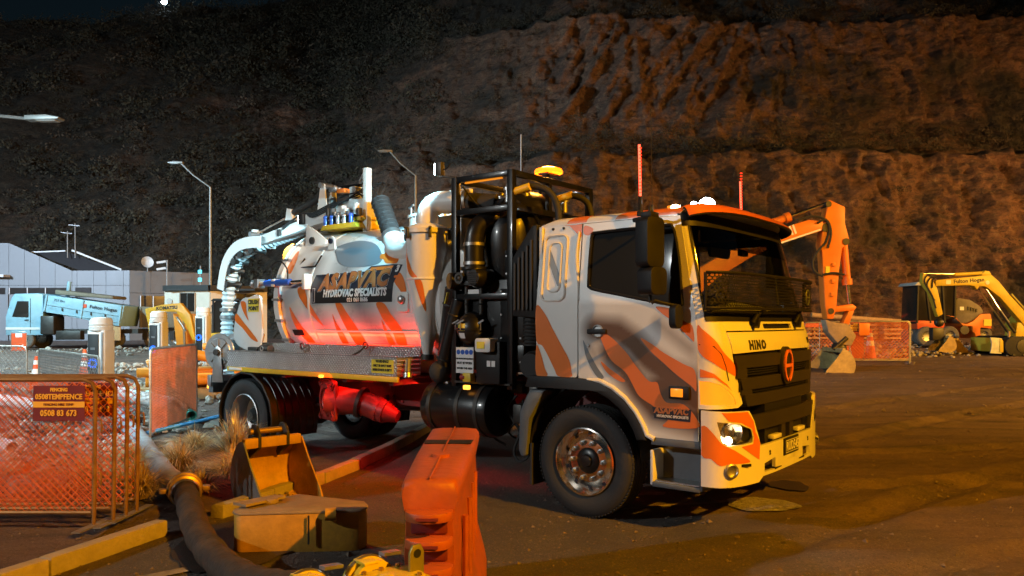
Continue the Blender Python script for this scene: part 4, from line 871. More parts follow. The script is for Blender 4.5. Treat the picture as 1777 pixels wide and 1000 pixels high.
B().tube(smooth_path([(-1.0, -.2, 3.12), (-.8, -.15, 3.15), (-.64, -.1, 3.02), (-.60, -.1, 2.6)]), .035, 10).o('air_hose', 'rubber', tw)
for p in ((-.98, -.975, 3.105), (-.98, -.2, 3.125)): B().cyl(p, (p[0] + .16, p[1] + .04, p[2] + .04), .042, n=12).o('hose_ferrule', 'yellow_paint', tw)
B().cyl((-1.72, .46, 3.33), (-1.60, .5, 3.56), .018, n=8).box((-1.60, .5, 3.57), (.14, .24, .02)).o('beacon_stem', 'black_paint', tw)
B().lathe([(.0, .075), (.10, .07), (.16, .05), (.175, .02), (.17, 0)], (-1.60, .5, 3.585), n=28).o('beacon', 'beacon_on', tw, label='lit flat amber beacon on the tower')
# snorkel behind the cab
sn = T('air_snorkel', parent=TK)
B().prism([(-.86, 1.84), (-.56, 1.82), (-.56, 2.72), (-.62, 2.72), (-.86, 2.42)], .22, 'xz', -1.17).o('snorkel_box', 'black_plastic', sn, bevel=.015)
for k in range(5): B().bar((-.82 + .05 * k, -1.178, 1.90), (-.82 + .05 * k, -1.178, 2.36 + .055 * k), .022, .02).o('snorkel_rib', 'grille_plastic', sn)
b = B().cyl((-.70, -1.06, 1.55), (-.70, -1.06, 1.84), .075, n=18)
for k in range(7): b.lathe([(.075, -.012), (.088, 0), (.075, .012)], (-.70, -1.06, 1.58 + .035 * k), n=18)
b.o('snorkel_bellows', 'rubber', sn)
B().lathe([(.0, -.10), (.12, -.10), (.13, -.08), (.13, .2)], (-.66, -1.05, 1.36), (0, 1, 0), 24).o('air_cleaner', 'black_plastic', sn); B().lathe([(.13, -.06), (.142, -.05), (.142, .03), (.13, .04)], (-.66, -1.05, 1.36), (0, 1, 0), 30).o('cleaner_band', 'grille_plastic', sn)

# ---- hose boom on the tank roof
bm_ = T('hose_boom', parent=TK)
B().lathe([(.30, 0), (.30, .05), (.24, .06), (.24, .14), (.30, .15), (.30, .18)], (-4.35, 0, 3.02), n=32).o('slew_ring', 'yellow_paint', bm_)
B().prism([(-4.75, 3.03), (-4.0, 3.03), (-4.05, 3.10), (-4.7, 3.10)], .9, 'xz', -.45).o('slew_base', 'yellow_paint', bm_, bevel=.01)
B().box((-4.28, -.05, 3.30), (.34, .34, .30)).o('slew_head', 'white_paint', bm_, bevel=.02); B().cyl((-4.55, -.25, 3.22), (-4.2, -.25, 3.22), .07, n=16).o('slew_motor', 'black_paint', bm_)
root, joint, tip = Vector((-4.25, 0, 3.42)), Vector((-5.6, 0, 3.26)), Vector((-6.95, 0, 3.02))
B().bar(root, joint, .17, .20).o('boom_arm', 'white_paint', bm_, bevel=.012); B().bar(joint + Vector((.15, 0, .0)), tip, .13, .15).o('boom_arm', 'white_paint', bm_, bevel=.012)
for y in (-.10, .085): B().prism([(-.14, -.10), (.12, -.12), (.10, .06), (.05, .40), (-.04, .40), (-.10, .08)], .015, 'xz', y).o('knuckle_plate', 'white_paint', bm_, loc=(-5.15, 0, 3.36))
B().cyl((-4.42, -.02, 3.64), (-4.86, -.02, 3.66), .06, n=16).cyl((-4.86, -.02, 3.66), (-5.13, 0, 3.68), .03, n=12).o('lift_ram', 'black_paint', bm_)
B().cyl((-5.20, 0, 3.62), (-6.05, 0, 3.40), .05, n=16).o('fold_ram', 'dark_steel', bm_); B().cyl((-6.05, 0, 3.40), (-6.85, 0, 3.20), .025, n=12).o('fold_ram_rod', 'chrome', bm_)
B().prism([(-.06, -.1), (.06, -.1), (.02, .12), (-.02, .12)], .16, 'xz', -.08).o('ram_eye', 'white_paint', bm_, loc=(-6.9, 0, 3.12)); B().prism([(-.08, -.1), (.10, -.1), (.04, .06), (-.04, .08)], .12, 'xz', -.06).o('ram_saddle', 'white_paint', bm_, loc=(-6.0, 0, 3.42))
# curved hose guide and the ribbed hose
gpath = smooth_path([(-6.6, 0, 2.98), (-6.95, 0, 2.99), (-7.25, 0, 2.94), (-7.47, 0, 2.80), (-7.60, 0, 2.60), (-7.68, 0, 2.30)], 5)
for y in (-.14, .13):
    out = [(p.x, p.z + .12 if i < 8 else p.z) for i, p in enumerate(gpath)]; P2 = []
    for i, p in enumerate(gpath):
        d = (gpath[min(i + 1, len(gpath) - 1)] - gpath[max(i - 1, 0)]).normalized(); P2.append(((p.x - d.z * -.13, p.z + d.x * -.13), (p.x + d.z * -.05, p.z - d.x * -.05)))
    poly = [a for a, _ in P2] + [c for _, c in P2][::-1]
    B().prism(poly, .012, 'xz', y).o('guide_cheek', 'white_paint', bm_)
for i in (5, 10, 14, 18, 22):
    p = gpath[min(i, len(gpath) - 1)]; B().lathe([(.06, -.13), (.035, -.05), (.035, .05), (.06, .13)], p + Vector((.06, 0, -.08)), (0, 1, 0), 16, True).o('guide_roller', 'dark_steel', bm_)
B().add([], [])
ol = []
b = B()
for i, p in enumerate(gpath):
    d = (gpath[min(i + 1, len(gpath) - 1)] - gpath[max(i - 1, 0)]).normalized(); nn = Vector((-d.z, 0, d.x)); ol.append(p - nn * .125)
vs = [(p.x, -.13, p.z) for p in ol] + [(p.x, .13, p.z) for p in ol]; m = len(ol); b.add(vs, [(k, k + 1, k + 1 + m, k + m) for k in range(m - 1)]); b.o('guide_back', 'white_paint', bm_)
mat('ribbed_hose', (.62, .70, .72), .45, var=.1)
hp = smooth_path([(-4.9, .24, 3.36), (-5.6, .24, 3.30), (-6.4, .16, 3.12), (-7.0, .02, 2.97), (-7.42, 0, 2.80), (-7.64, 0, 2.45), (-7.72, 0, 2.0), (-7.74, 0, 1.5), (-7.72, .02, .9), (-7.6, .05, .4)], 8)
sm = []; 
for i in range(len(hp) - 1):
    nseg = max(2, int((hp[i + 1] - hp[i]).length / .012))
    for k in range(nseg): sm.append(hp[i].lerp(hp[i + 1], k / nseg))
B().tube(sm, [.095 + .012 * math.sin(i * 1.05) for i in range(len(sm))], 14).o('ribbed_hose', 'ribbed_hose', bm_)
for z in (1.98, 1.86): B().lathe([(.11, -.03), (.125, -.02), (.125, .02), (.11, .03)], (-7.72, 0, z), n=20).o('hose_clamp', 'steel', bm_)
for x0, z0, y in ((-5.0, 3.50, -.10), (-5.6, 3.37, -.09), (-6.2, 3.24, -.08)): B().box((x0, y, z0 - .10), (.07, .04, .10)).o('hose_clip', 'dark_steel', bm_)
for k in range(4): B().tube(smooth_path([(-4.3, -.13 - .01 * k, 3.46 + .03 * k), (-4.9, -.11, 3.46 - .02 * k), (-5.35, -.12, 3.36 - .02 * k), (-5.6, -.10, 3.38), (-6.1, -.09, 3.22 - .015 * k)], 5), .010, 6).o('hydraulic_hose', 'rubber', bm_)
for x, z in ((-5.15, 3.74), (-4.42, 3.60), (-5.6, 3.26), (-6.88, 3.16)): B().cyl((x, -.14, z), (x, .14, z), .04, n=14).o('pivot_pin', 'steel', bm_)
B().box((-4.46, -.04, 3.52), (.12, .2, .26)).o('ram_mount', 'white_paint', bm_, bevel=.01)
for k in range(10): B().box((-4.05 - .07 * k, -.36 + .012 * (k % 3), 3.24 + .05 * math.sin(k * 1.7)), (.05, .07, .10 + .05 * (k % 2))).o('valve_section', random.choice(('steel', 'dark_steel', 'white_paint', 'grey_plastic')), bm_, bevel=.006)
# gallows frame with hydraulic lines
B().box((-4.02, -.25, 3.40), (.085, .085, .86)).o('gallows_post', 'white_paint', bm_, bevel=.006); B().bar((-4.02, -.25, 3.80), (-4.66, .2, 3.78), .06, .05).o('gallows_arm', 'white_paint', bm_)
for k in range(9):
    y = -.2 + .05 * k; pts = [(-4.08, y * .3 - .15, 3.2 + .02 * k), (-4.15, y, 3.45 + .03 * k), (-4.4, y * .7, 3.55 + .02 * k), (-4.75, y * .6, 3.52 + .015 * k)]
    B().tube(smooth_path(pts, 5), .014, 6).o('hydraulic_hose', random.choice(('rubber', 'dark_steel')), bm_)
B().tube(smooth_path([(-4.06, -.22, 3.4), (-4.10, -.2, 3.65), (-4.3, -.05, 3.74), (-4.6, .16, 3.70)], 5), .018, 6).o('hydraulic_hose', 'rubber', bm_)
for x, z, m_ in ((-4.45, 3.56, 'orange_vinyl'), (-4.62, 3.6, 'steel'), (-4.25, 3.12, 'steel'), (-4.5, 3.16, 'steel'), (-4.7, 3.14, 'dark_steel'), (-4.12, 3.16, 'yellow_paint')): B().box((x, -.30, z), (.16, .10, .06)).cyl((x - .12, -.3, z), (x + .12, -.3, z), .022, n=10).o('valve_bank', m_, bm_, bevel=.008)
for k in range(5): B().cyl((-4.15 - .13 * k, -.42, 3.06), (-4.15 - .13 * k, -.42, 3.2), .03, n=10).ball((-4.15 - .13 * k, -.42, 3.2), .035).o('hose_fitting', random.choice(('steel', 'blue_paint')), bm_)
B().box((-5.02, -.55, 3.20), (.11, .05, .14)).o('flood_lamp', 'black_plastic', bm_, bevel=.01); B().box((-5.078, -.55, 3.20), (.005, .04, .11)).o('flood_lamp_lens', 'cool_glass', bm_)
# ---- cab
cab = T('cab', parent=TK)
arch = [(-.60, 1.275), (-.05, 1.275)] 
def archpt(a, r=.70, cx=-.02, cz=.57): return (cx + r * math.cos(R(a)), cz + r * math.sin(R(a)))
zc = [1.95, 2.1, 2.25, 2.4, 2.55, 2.66]; xg = lin(-.5, 1.1, 64); zg = lin(.8, 1.95, 48) + lin(2.0, 2.7, 10)
air = strokes([(.17, 1.35, [(.12, 1.72), (.36, 1.70), (.52, 1.60), (.66, 1.46), (.86, 1.33), (1.1, 1.12)]), (.20, 1.4, [(.30, 1.52), (.45, 1.38), (.58, 1.20), (.74, 1.05), (1.1, .98)]), (.3, 1.3, [(.8, 1.22), (1.1, 1.18)]), (.10, .5, [(.05, 1.6), (.15, 1.45)]), (.09, .55, [(.75, 1.78), (1.05, 1.56)])])
def side_half(s):
    # rear quarter
    q = panel('rear_quarter', 'cab_paint', cab, densify(rect(-.53, -.065, 1.275, 2.70, .03)), SIDE(s), cv=zc, thick=.02)
    dr_out = densify([(-.05, 1.275), (.10, 1.262)] + [archpt(a) for a in (72, 62, 52, 42, 32, 24, 18)] + [(.70, .80), (1.115, .80), (1.115, 1.55), (1.095, 1.86), (.915, 2.69), (-.05, 2.69)], .1)
    win = rect(.04, .99, 1.95, 2.60, .06)
    win = [(x, z) for x, z in [(.06, 2.10), (.12, 2.075), (.40, 2.02), (.90, 1.925), (.965, 1.93), (.975, 1.96), (.93, 2.3), (.875, 2.54), (.84, 2.60), (.78, 2.615), (.12, 2.60), (.07, 2.59), (.045, 2.55), (.042, 2.15)]]
    d = panel('door', 'cab_paint', cab, dr_out, SIDE(s, .004), holes=[win], cu=xg, cv=sorted(zg + zc), thick=.025, attr=air if s < 0 else None)
    seal = [(x, z) for x, z in win]
    B().tube([(x, s * (Wd(z) + .004), z) for x, z in curvy(win, 3)], .014, 6, closed=True).o('window_seal', 'black_plastic', d)
    panel('side_window', 'glass' if s < 0 else 'clear_glass', d, win, SIDE(s, -.012), cv=zc)
    # handle
    h = B().box((.15, s * 1.235, 1.70), (.20, .02, .045)).o('door_handle', 'black_plastic', d, bevel=.008)
    B().lathe([(.0, 0), (.055, 0), (.062, .006), (.05, .012)], (.16, s * 1.227, 1.70), (0, s, 0), 20).o('handle_cup', 'steel', d)
    B().cyl((.055, s * 1.226, 1.57), (.055, s * 1.236, 1.57), .014, n=12).o('door_lock', 'steel', d)
    return q, d
q, door = side_half(-1); side_half(1)
# embossed panel on the rear quarter
e1 = B().tube([(x, -Wd(z) - .003, z) for x, z in rect(-.475, -.215, 1.985, 2.60, .06)], .014, 6, closed=True).o('embossed_frame', 'cab_paint', q)
e2 = B().tube([(x, -Wd(z) - .003, z) for x, z in rect(-.415, -.275, 2.07, 2.53, .05)], .010, 6, closed=True).o('embossed_frame', 'cab_paint', q)
panel('grey_patch', 'grey_vinyl', q, [(-.42, 2.35), (-.30, 2.12), (-.27, 2.12), (-.27, 2.2), (-.42, 2.5)], SIDE(-1, .0035), cv=zc)
for x in (-.39, -.27): B().cyl((x, -1.128, 2.665), (x, -1.146, 2.665), .013, n=10).o('rubber_plug', 'black_plastic', q)
B().tube(smooth_path([(-.085, -1.155, 2.62), (-.10, -1.18, 2.4), (-.07, -1.20, 2.15), (-.055, -1.225, 1.98)], 4), .012, 6).o('gutter_strip', 'cab_paint', q)
for k in 'A Bb H'.split(): panel('flame', 'orange_vinyl', q, curvy([(min(x, -.07), max(z, 1.28)) for x, z in SIDE_ART[k]]) if k != 'H' else curvy([(min(x, -.07), min(z, 2.69)) for x, z in SIDE_ART[k]]), SIDE(-1, .003), cv=zc, label='orange flame on the cab side')
for k in 'CDEG': panel('flame', 'orange_vinyl', door, curvy(SIDE_ART[k]), SIDE(-1, .0065), cv=zc, label='orange flame on the cab door')
panel('flame', 'orange_vinyl', door, curvy([(-.04, 2.67), (.02, 2.66), (.06, 2.63), (.02, 2.58), (-.04, 2.60)]), SIDE(-1, .0065), cv=zc)
panel('grey_streak', 'grey_vinyl', door, curvy([(0, 1.62), (.06, 1.52), (.15, 1.38), (.22, 1.29), (.15, 1.29), (.04, 1.45)]), SIDE(-1, .006))  # grey streak of the door livery
# small logo on the door
lg2 = panel('door_logo', 'navy_vinyl', door, [(.70, 1.06), (.98, 1.055), (1.06, 1.06), (1.05, .955), (.72, .965)], SIDE(-1, .008))
text('ASAPVAC', 'bronze_vinyl', lg2, plane_fn((.875, -1.2295, 1.035), (1, 0, 0), (0, 0, 1)), .075, bold=.003, sx=.95, shear=.15)
text('HYDROVAC SPECIALISTS', 'white_vinyl', lg2, plane_fn((.89, -1.2295, .988), (1, 0, 0), (0, 0, 1)), .03, bold=.001, sx=.85)
# side repeater
sr = B().box((.955, -1.235, 1.195), (.19, .03, .11)).o('side_repeater', 'black_plastic', door, bevel=.012); B().box((.94, -1.253, 1.195), (.11, .012, .07)).o('repeater_lens', 'amber_lens', sr, bevel=.006)
# inner shell: back wall, floor, roof lining
B().box((-.515, 0, 1.98), (.03, 2.34, 1.42)).o('back_wall', 'cab_paint', cab); B().box((.3, 0, 1.32), (1.62, 2.30, .05)).o('cab_floor', 'interior', cab)
B().box((-.49, 0, 2.0), (.02, 2.24, 1.3)).o('back_trim', 'interior', cab)
# roof
def ROOF(off=0):
    def fn(u, v):
        y = 1.135 * spow(math.sin(v * math.pi / 2), .75); c = abs(math.cos(v * math.pi / 2)) ** .5
        z = 2.695 + .115 * c - .02 * max(0, (u - .85)) 
        z -= max(0, -.40 - u) * .6 * c
        return (u + (.20 * abs(math.cos(v * math.pi / 2)) ** .667 * max(0, (u - .3)) / .6 if u > .3 else 0), y, z + off)
    return fn
vcut = lin(-1, 1, 40)
rf = panel('roof', 'cab_paint', cab, rect(-.53, .90, -1, 1), ROOF(), cu=lin(-.53, .9, 18), cv=vcut, thick=-.02)
panel('roof_flame', 'orange_vinyl', rf, curvy([(.25, -1), (.30, -.8), (.42, -.5), (.3, 0), (.4, .6), (.3, 1), (.9, 1), (.9, -1)], 2)[0:] if 0 else [(.28, -.999), (.36, -.8), (.30, -.5), (.42, 0), (.32, .5), (.38, .999), (.899, .999), (.899, -.999)], ROOF(.003), cu=lin(-.53, .9, 18), cv=vcut, label='orange area over the front of the roof')
panel('roof_flame', 'orange_vinyl', rf, [(-.24, -.999), (-.16, -.8), (-.05, -.6), (.12, -.62), (.02, -.8), (-.02, -.999)], ROOF(.003), cu=lin(-.53, .9, 18), cv=vcut)
# header band above the windscreen
tw_ = ty(1.03)
panel('header_band', 'black_plastic', cab, rect(-1, 1, 2.60, 2.71), FRONT(.004), cu=vcut, cv=[2.65], thick=.015)
# sun visor
vis = lambda u, v: (FRONT(0)(u, 2.70)[0] + .005 + v * (.05 + .12 * math.cos(u * math.pi / 2)), FRONT(0)(u, 2.70)[1] * (1 + .02 * v), 2.735 + .07 * abs(math.cos(u * math.pi / 2)) ** .6 - .075 * v * v - .01 * v)
vs_ = panel('sun_visor', 'black_plastic', cab, rect(-.93, .93, 0, 1), vis, cu=vcut, cv=lin(0, 1, 6), thick=.014)
panel('visor_skin', 'orange_vinyl', vs_, rect(-.93, .93, 0, 1), lambda u, v: tuple(Vector(vis(u, v)) + Vector((.004, 0, .012))), cu=vcut, cv=lin(0, 1, 6), thick=-.004)
# windscreen with dark surround
wso = [(-.86, 1.875), (-.5, 1.86), (0, 1.855), (.5, 1.86), (.86, 1.875), (.86, 2.61), (-.86, 2.61)]
ws = panel('windscreen', 'clear_glass', cab, densify(wso), FRONT(-.004), cu=vcut, cv=lin(1.9, 2.6, 8))
for s in (-1, 1):
    panel('front_pillar', 'cab_paint', cab, [(s * .999, 1.80), (s * .865, 1.80), (s * .865, 2.66), (s * .999, 2.66)], FRONT(0), cu=vcut, cv=lin(1.8, 2.66, 8), thick=-.02)
    panel('pillar_trim', 'black_plastic', ws, [(s * .865, 1.87), (s * .835, 1.87), (s * .835, 2.61), (s * .865, 2.61)], FRONT(.003), cv=lin(1.9, 2.6, 8))
panel('tint_band', 'tint_glass', ws, rect(-.835, .835, 2.42, 2.605), FRONT(-.001), cu=vcut, cv=lin(2.4, 2.6, 4))
panel('screen_foot', 'black_plastic', ws, densify([(-.86, 1.79), (.86, 1.79), (.86, 1.885), (-.86, 1.885)]), FRONT(.0035), cu=vcut)
B().box((1.02, -.99, 2.52), (.004, .05, .10)).o('permit_card', 'sticker_yellow', ws)
# corner panels, hood, lamp clusters
lampo = [(-.986, 1.302), (-.85, 1.296), (-.713, 1.271), (-.60, 1.22), (-.525, 1.16), (-.500, 1.100), (-.976, 1.106)]
for s in (-1, 1):
    hole = [(x * -s if s > 0 else x, z) for x, z in lampo]
    if s > 0: hole = [(-x, z) for x, z in lampo]
    cp = panel('corner_panel', 'white_paint', cab, densify([(s * .999, 1.07), (s * .47, 1.07), (s * .415, 1.10), (s * .49, 1.33), (s * .545, 1.50), (s * .585, 1.72), (s * .62, 1.80), (s * .999, 1.80)]), FRONT(0), holes=[hole], cu=vcut, cv=lin(1.1, 1.8, 8), thick=-.02)
    lr = panel('lamp_reflector', 'chrome', cp, hole, FRONT(-.05), cu=vcut)
    panel('indicator_lens', 'amber_glass' if 'amber_glass' in MATS else 'amber_lens', cp, hole, FRONT(-.003), cu=lin(-1, 1, 60), cv=lin(1.1, 1.3, 5))
    if s < 0:
        for v in CORNER_ART.values(): panel('flame', 'orange_vinyl', cp, curvy([(max(x, -.985), z) for x, z in v]) if v is CORNER_ART['a'] else [(max(-.98, -.98), 1.33), (-.8, 1.33), (-.62, 1.26), (-.55, 1.21), (-.62, 1.27), (-.8, 1.36), (-.98, 1.40)], FRONT(.003), cu=vcut)
        B().at(FRONT(.004)(-.455, 1.245)).box((0, 0, 0), (.01, .03, .09)).o('corner_sensor', 'black_plastic', cp, bevel=.01)
        B().tube([FRONT(.003)(t, z) for t, z in ((-.985, 1.60), (-.80, 1.585), (-.70, 1.52), (-.64, 1.42), (-.60, 1.30))], .004, 5).o('panel_crease', 'black_plastic', cp)
hd = panel('hood_panel', 'white_paint', cab, densify([(-.545, 1.52), (-.3, 1.53), (0, 1.535), (.3, 1.53), (.545, 1.52), (.575, 1.70), (-.575, 1.70)]), FRONT(.004), cu=vcut, cv=lin(1.55, 1.7, 3), thick=-.02)
cw = panel('cowl_panel', 'white_paint', cab, densify([(-.58, 1.712), (.58, 1.712), (.62, 1.80), (-.62, 1.80)]), FRONT(0), holes=[rect(-.10, .12, 1.725, 1.770, .01)], cu=vcut, thick=-.02)
panel('cowl_slot', 'black_plastic', cw, rect(-.11, .13, 1.72, 1.78), FRONT(-.03), cu=vcut)
fl = lambda y0, z0, off=.006: (lambda a, b, c: tuple(Vector(FRONT(off)(ty(y0 + a), z0 + b)) + Vector((c, 0, 0))))
text('HINO', 'sticker_print', hd, fl(-.60, 1.585), .105, bold=.006, sx=1.08, space=1.22)
text('500', 'sticker_print', hd, fl(.86, 1.60), .07, bold=.004)
# grille
gr = T('grille', parent=cab)
panel('grille_shell', 'grille_plastic', gr, densify([(-.535, 1.51), (0, 1.525), (.535, 1.51), (.50, 1.36), (.455, 1.24), (.40, 1.06), (-.40, 1.06), (-.455, 1.24), (-.50, 1.36)]), FRONT(-.03), cu=vcut)
for z0, z1, w, off in ((1.40, 1.505, .53, .02), (1.215, 1.315, .46, .022), (1.075, 1.175, .41, .024)):
    panel('grille_bar', 'grille_plastic', gr, densify([(-w + .03, z0), (w - .03, z0), (w, z1), (-w, z1)]), FRONT(off), cu=vcut, thick=-.045)
for s in (-1, 1):
    for z0, z1, ww in ((1.315, 1.40, .50), (1.175, 1.215, .44)): panel('grille_end', 'grille_plastic', gr, [(s * ww, z0), (s * (ww - .13), z0), (s * (ww - .12), z1), (s * ww, z1)], FRONT(.019), thick=-.04)
for z in (1.335, 1.355, 1.375):
    panel('grille_slat', 'black_plastic', gr, rect(-.37, .37, z, z + .010), FRONT(.0), cu=vcut, thick=-.02)
for z in (1.187, 1.203): panel('grille_slat', 'black_plastic', gr, rect(-.36, .36, z, z + .008), FRONT(.005), cu=vcut, thick=-.02)
em = T('emblem', (0, 0, 0), parent=cab)
ex = 1.40 + .03
def ring(a0, a1, w0, h0, w1, h1, x, n=20): 
    return [(w0 * math.sin(R(a)), h0 * math.cos(R(a))) for a in lin(a0, a1, n)] + [(w1 * math.sin(R(a)), h1 * math.cos(R(a))) for a in lin(a1, a0, n)]
def emb(poly, m, x, t): B().prism([(y, 1.385 + z) for y, z in poly], t, 'yz', x).o('emblem_piece', m, em, bevel=.003)
emb([(.135 * math.sin(R(a)), .175 * math.cos(R(a))) for a in range(0, 360, 10)], 'grille_plastic', ex - .03, .045)
for s in (-1, 1): emb(ring(s * 12, s * 168, .112, .150, .086, .122, 0), 'orange_vinyl', ex + .014, .018)
emb(rect(-.09, .09, -.017, .017), 'orange_vinyl', ex + .013, .017)
# bumper
bp_ = T('bumper', parent=cab)
hl = [(-.836, .972), (-.68, .962), (-.532, .942), (-.402, .892), (-.375, .82), (-.381, .778), (-.50, .772), (-.70, .775), (-.76, .80)]
holes = [hl, [(-x, z) for x, z in hl], [(-.235, .50), (-.115, .50), (-.115, .60), (-.235, .575)], [(.10, .50), (.22, .50), (.22, .575), (.10, .60)]]
bo = densify([(-.998, 1.06), (-.42, 1.045), (-.36, .96), (-.30, .80), (-.28, .735), (.28, .735), (.30, .80), (.36, .96), (.42, 1.045), (.998, 1.06), (.998, .44), (.7, .435), (.30, .43), (.25, .47), (-.25, .47), (-.30, .43), (-.7, .435), (-.998, .44)], .06)
panel('bumper_skin', 'white_paint', bp_, bo, BUMPER(), holes=holes, cu=vcut, cv=[.55, .65, .75, .85, .95], thick=-.03)
for k, v in BUMPER_ART.items(): panel('flame', 'orange_vinyl', bp_, [(max(-.996, min(.996, x)), z) for x, z in (curvy(v) if k != 'c' else v)] if k != 'a' else [(-.777, 1.047), (-.44, 1.040), (-.37, .955), (-.345, .86), (-.29, .765), (-.30, .62), (-.43, .705), (-.52, .757), (-.375, .765), (-.362, .82), (-.39, .895), (-.52, .955), (-.68, .975)], BUMPER(.003), cu=vcut, cv=[.55, .65, .75, .85, .95])
panel('flame', 'orange_vinyl', bp_, [(.40, 1.03), (.8, 1.03), (.7, .98), (.5, .99)], BUMPER(.003), cu=vcut)
for s in (-1, 1):
    hp_ = [(x, z) for x, z in hl] if s < 0 else [(-x, z) for x, z in hl]
    lp = panel('headlamp', 'chrome', bp_, hp_, BUMPER(-.06), cu=vcut)
    panel('headlamp_lens', 'clear_glass', lp, hp_, BUMPER(-.004), cu=vcut)
    c = Vector(BUMPER(-.05)(s * .62, .875)); ax = Vector((.75, s * .55, 0))
    B().lathe([(.0, .0), (.05, .012), (.085, .045), (.09, .05)], c - ax * .03, ax, 24).o('lamp_bowl', 'chrome', lp)
    if s < 0: B().ball(tuple(Vector(BUMPER(-.022)(-.68, .815))), .032).o('lamp_bulb', 'lamp_warm', lp)
    c2 = Vector(BUMPER(-.045)(s * .46, .85)); B().lathe([(0, .0), (.05, .01), (.06, .03)], c2, ax, 20).o('lamp_bowl', 'black_plastic', lp)
    c3 = Vector(BUMPER(.0)(s * .657, .57)); B().lathe([(.058, -.01), (.062, .02), (.05, .028), (.042, .012), (.02, .004), (0, .004)], c3, ax, 24).o('fog_lamp', 'steel', bp_)
    B().at(tuple(Vector(BUMPER(.004)(s * .49, .60))), rz=math.atan2(s * .5, .8)).box((0, 0, 0), (.008, .14, .022)).o('bumper_slot', 'black_plastic', bp_)
    B().box((1.44, s * .33, .775), (.06, .2, .04)).o('bumper_step', 'white_paint', bp_, bevel=.01)
for s in (-1, 1): text('2', 'sticker_print', bp_, lambda a, b, c, s=s: tuple(Vector(BUMPER(.004)(ty(s * .52 + a, 1.235), .655 + b)) + Vector((c, 0, 0))), .05, bold=.003)
# number plate
B().box((1.475, 0, .66), (.012, .40, .155)).o('plate_holder', 'black_plastic', bp_, bevel=.006)
pt = B().box((1.484, 0, .66), (.004, .36, .125)).o('number_plate', 'navy_vinyl', bp_)
B().box((1.4848, 0, .66), (.004, .345, .112)).o('plate_face', 'white_vinyl', pt); B().box((1.4853, 0, .66), (.004, .335, .10)).o('plate_field', 'navy_vinyl', pt)
text('RUD545', 'white_vinyl', pt, lambda a, b, c: (1.4885 + c, a, .658 + b), .115, bold=.002, sx=.80)
B().box((1.45, 0, .56), (.04, .26, .06)).o('plate_lower', 'white_paint', bp_, bevel=.006)
for s in (-1, 1): B().box((1.42, s * .32, .50), (.10, .18, .025)).o('air_lip', 'black_plastic', bp_, bevel=.01)
B().box((1.35, 0, .9), (.12, 1.0, .34)).o('radiator_core', 'black_plastic', bp_); B().box((1.415, -.34, .95), (.015, .12, .055)).o('maker_badge', 'steel', bp_)
panel('bumper_beam', 'grille_plastic', bp_, densify([(-.40, 1.0), (.40, 1.0), (.34, .87), (-.34, .87)]), BUMPER(-.01), cu=vcut, thick=-.04)
for s in (-1, 1): panel('beam_leg', 'grille_plastic', bp_, [(s * .42, 1.0), (s * .34, .99), (s * .27, .74), (s * .30, .735)], BUMPER(-.012), thick=-.03)
for y in (-.12, .1): B().box((1.42, y, .80), (.05, .10, .16)).o('tow_bracket', 'grille_plastic', bp_)
# wheel arch flare, yellow edge, mudguard
for s in (-1, 1):
    pr = [(-.62, 1.30), (-.62, 1.18), (-.30, 1.16)]
    outer = [(-.60, 1.272), (-.05, 1.272), (.10, 1.258)] + [archpt(a, .698) for a in (72, 60, 48, 36, 26, 18)] + [(.66, .77)]
    inner = [(.60, .77)] + [archpt(a, .615) for a in (18, 26, 36, 48, 60, 72)] + [(.08, 1.165), (-.05, 1.165), (-.64, 1.165)]
    b = B().prism(outer + inner, .10, 'xz', -1.255 if s < 0 else 1.155); b.o('arch_flare', 'black_plastic', cab, bevel=.012)
    mg = [(-.60, 1.14), (-.42, 1.14), (-.50, 1.02), (-.60, .86), (-.64, .50), (-.70, .48), (-.735, .55), (-.72, .92), (-.68, 1.0)]
    B().prism(mg, .30, 'xz', -1.24 if s < 0 else .94).o('mudguard', 'grey_plastic', cab, bevel=.02)
    B().box((-.60, s * 1.03, .42), (.02, .36, .40)).o('mud_flap', 'rubber', cab)
    wl_ = [archpt(a, .60) for a in range(0, 200, 10)]
    vv = [(x, s * 1.2, z) for x, z in wl_] + [(x, s * .6, z) for x, z in wl_]; m = len(wl_); B().add(vv, [(k, k + 1, k + 1 + m, k + m) for k in range(m - 1)]).o('wheel_liner', 'black_plastic', cab)
    ed = [(.05, 1.255)] + [archpt(a, .715) for a in (74, 62, 50, 38, 28, 20)] + [(.72, .785)]
    B().tube([(x, s * 1.228, z) for x, z in smooth_path([(x, z, 0) for x, z in ed], 2) for x, z in [(x, z)]] if 0 else [(x, s * 1.228, z) for x, z in ed], .022, 8).o('arch_trim', 'white_paint', cab)
    # sill and steps
    B().prism([(.68, .735), (1.13, .735), (1.13, .80), (.70, .80)], .06, 'xz', -1.225 if s < 0 else 1.165).o('sill', 'grey_plastic', cab, bevel=.01)
    sp_ = T('entry_step', parent=cab)
    B().prism([(.70, .40), (1.13, .40), (1.13, .70), (.68, .70)], .02, 'xz', s * 1.02).o('step_back', 'grey_plastic', sp_)
    B().box((.915, s * 1.115, .40), (.44, .22, .045)).o('step_tread', 'grey_plastic', sp_, bevel=.01); B().box((.915, s * 1.11, .428), (.40, .18, .012)).o('step_grip', 'steel', sp_)
    for x in (.69, 1.14): B().box((x, s * 1.12, .54), (.03, .20, .30)).o('step_cheek', 'white_paint' if x < 1 else 'grey_plastic', sp_, bevel=.008)
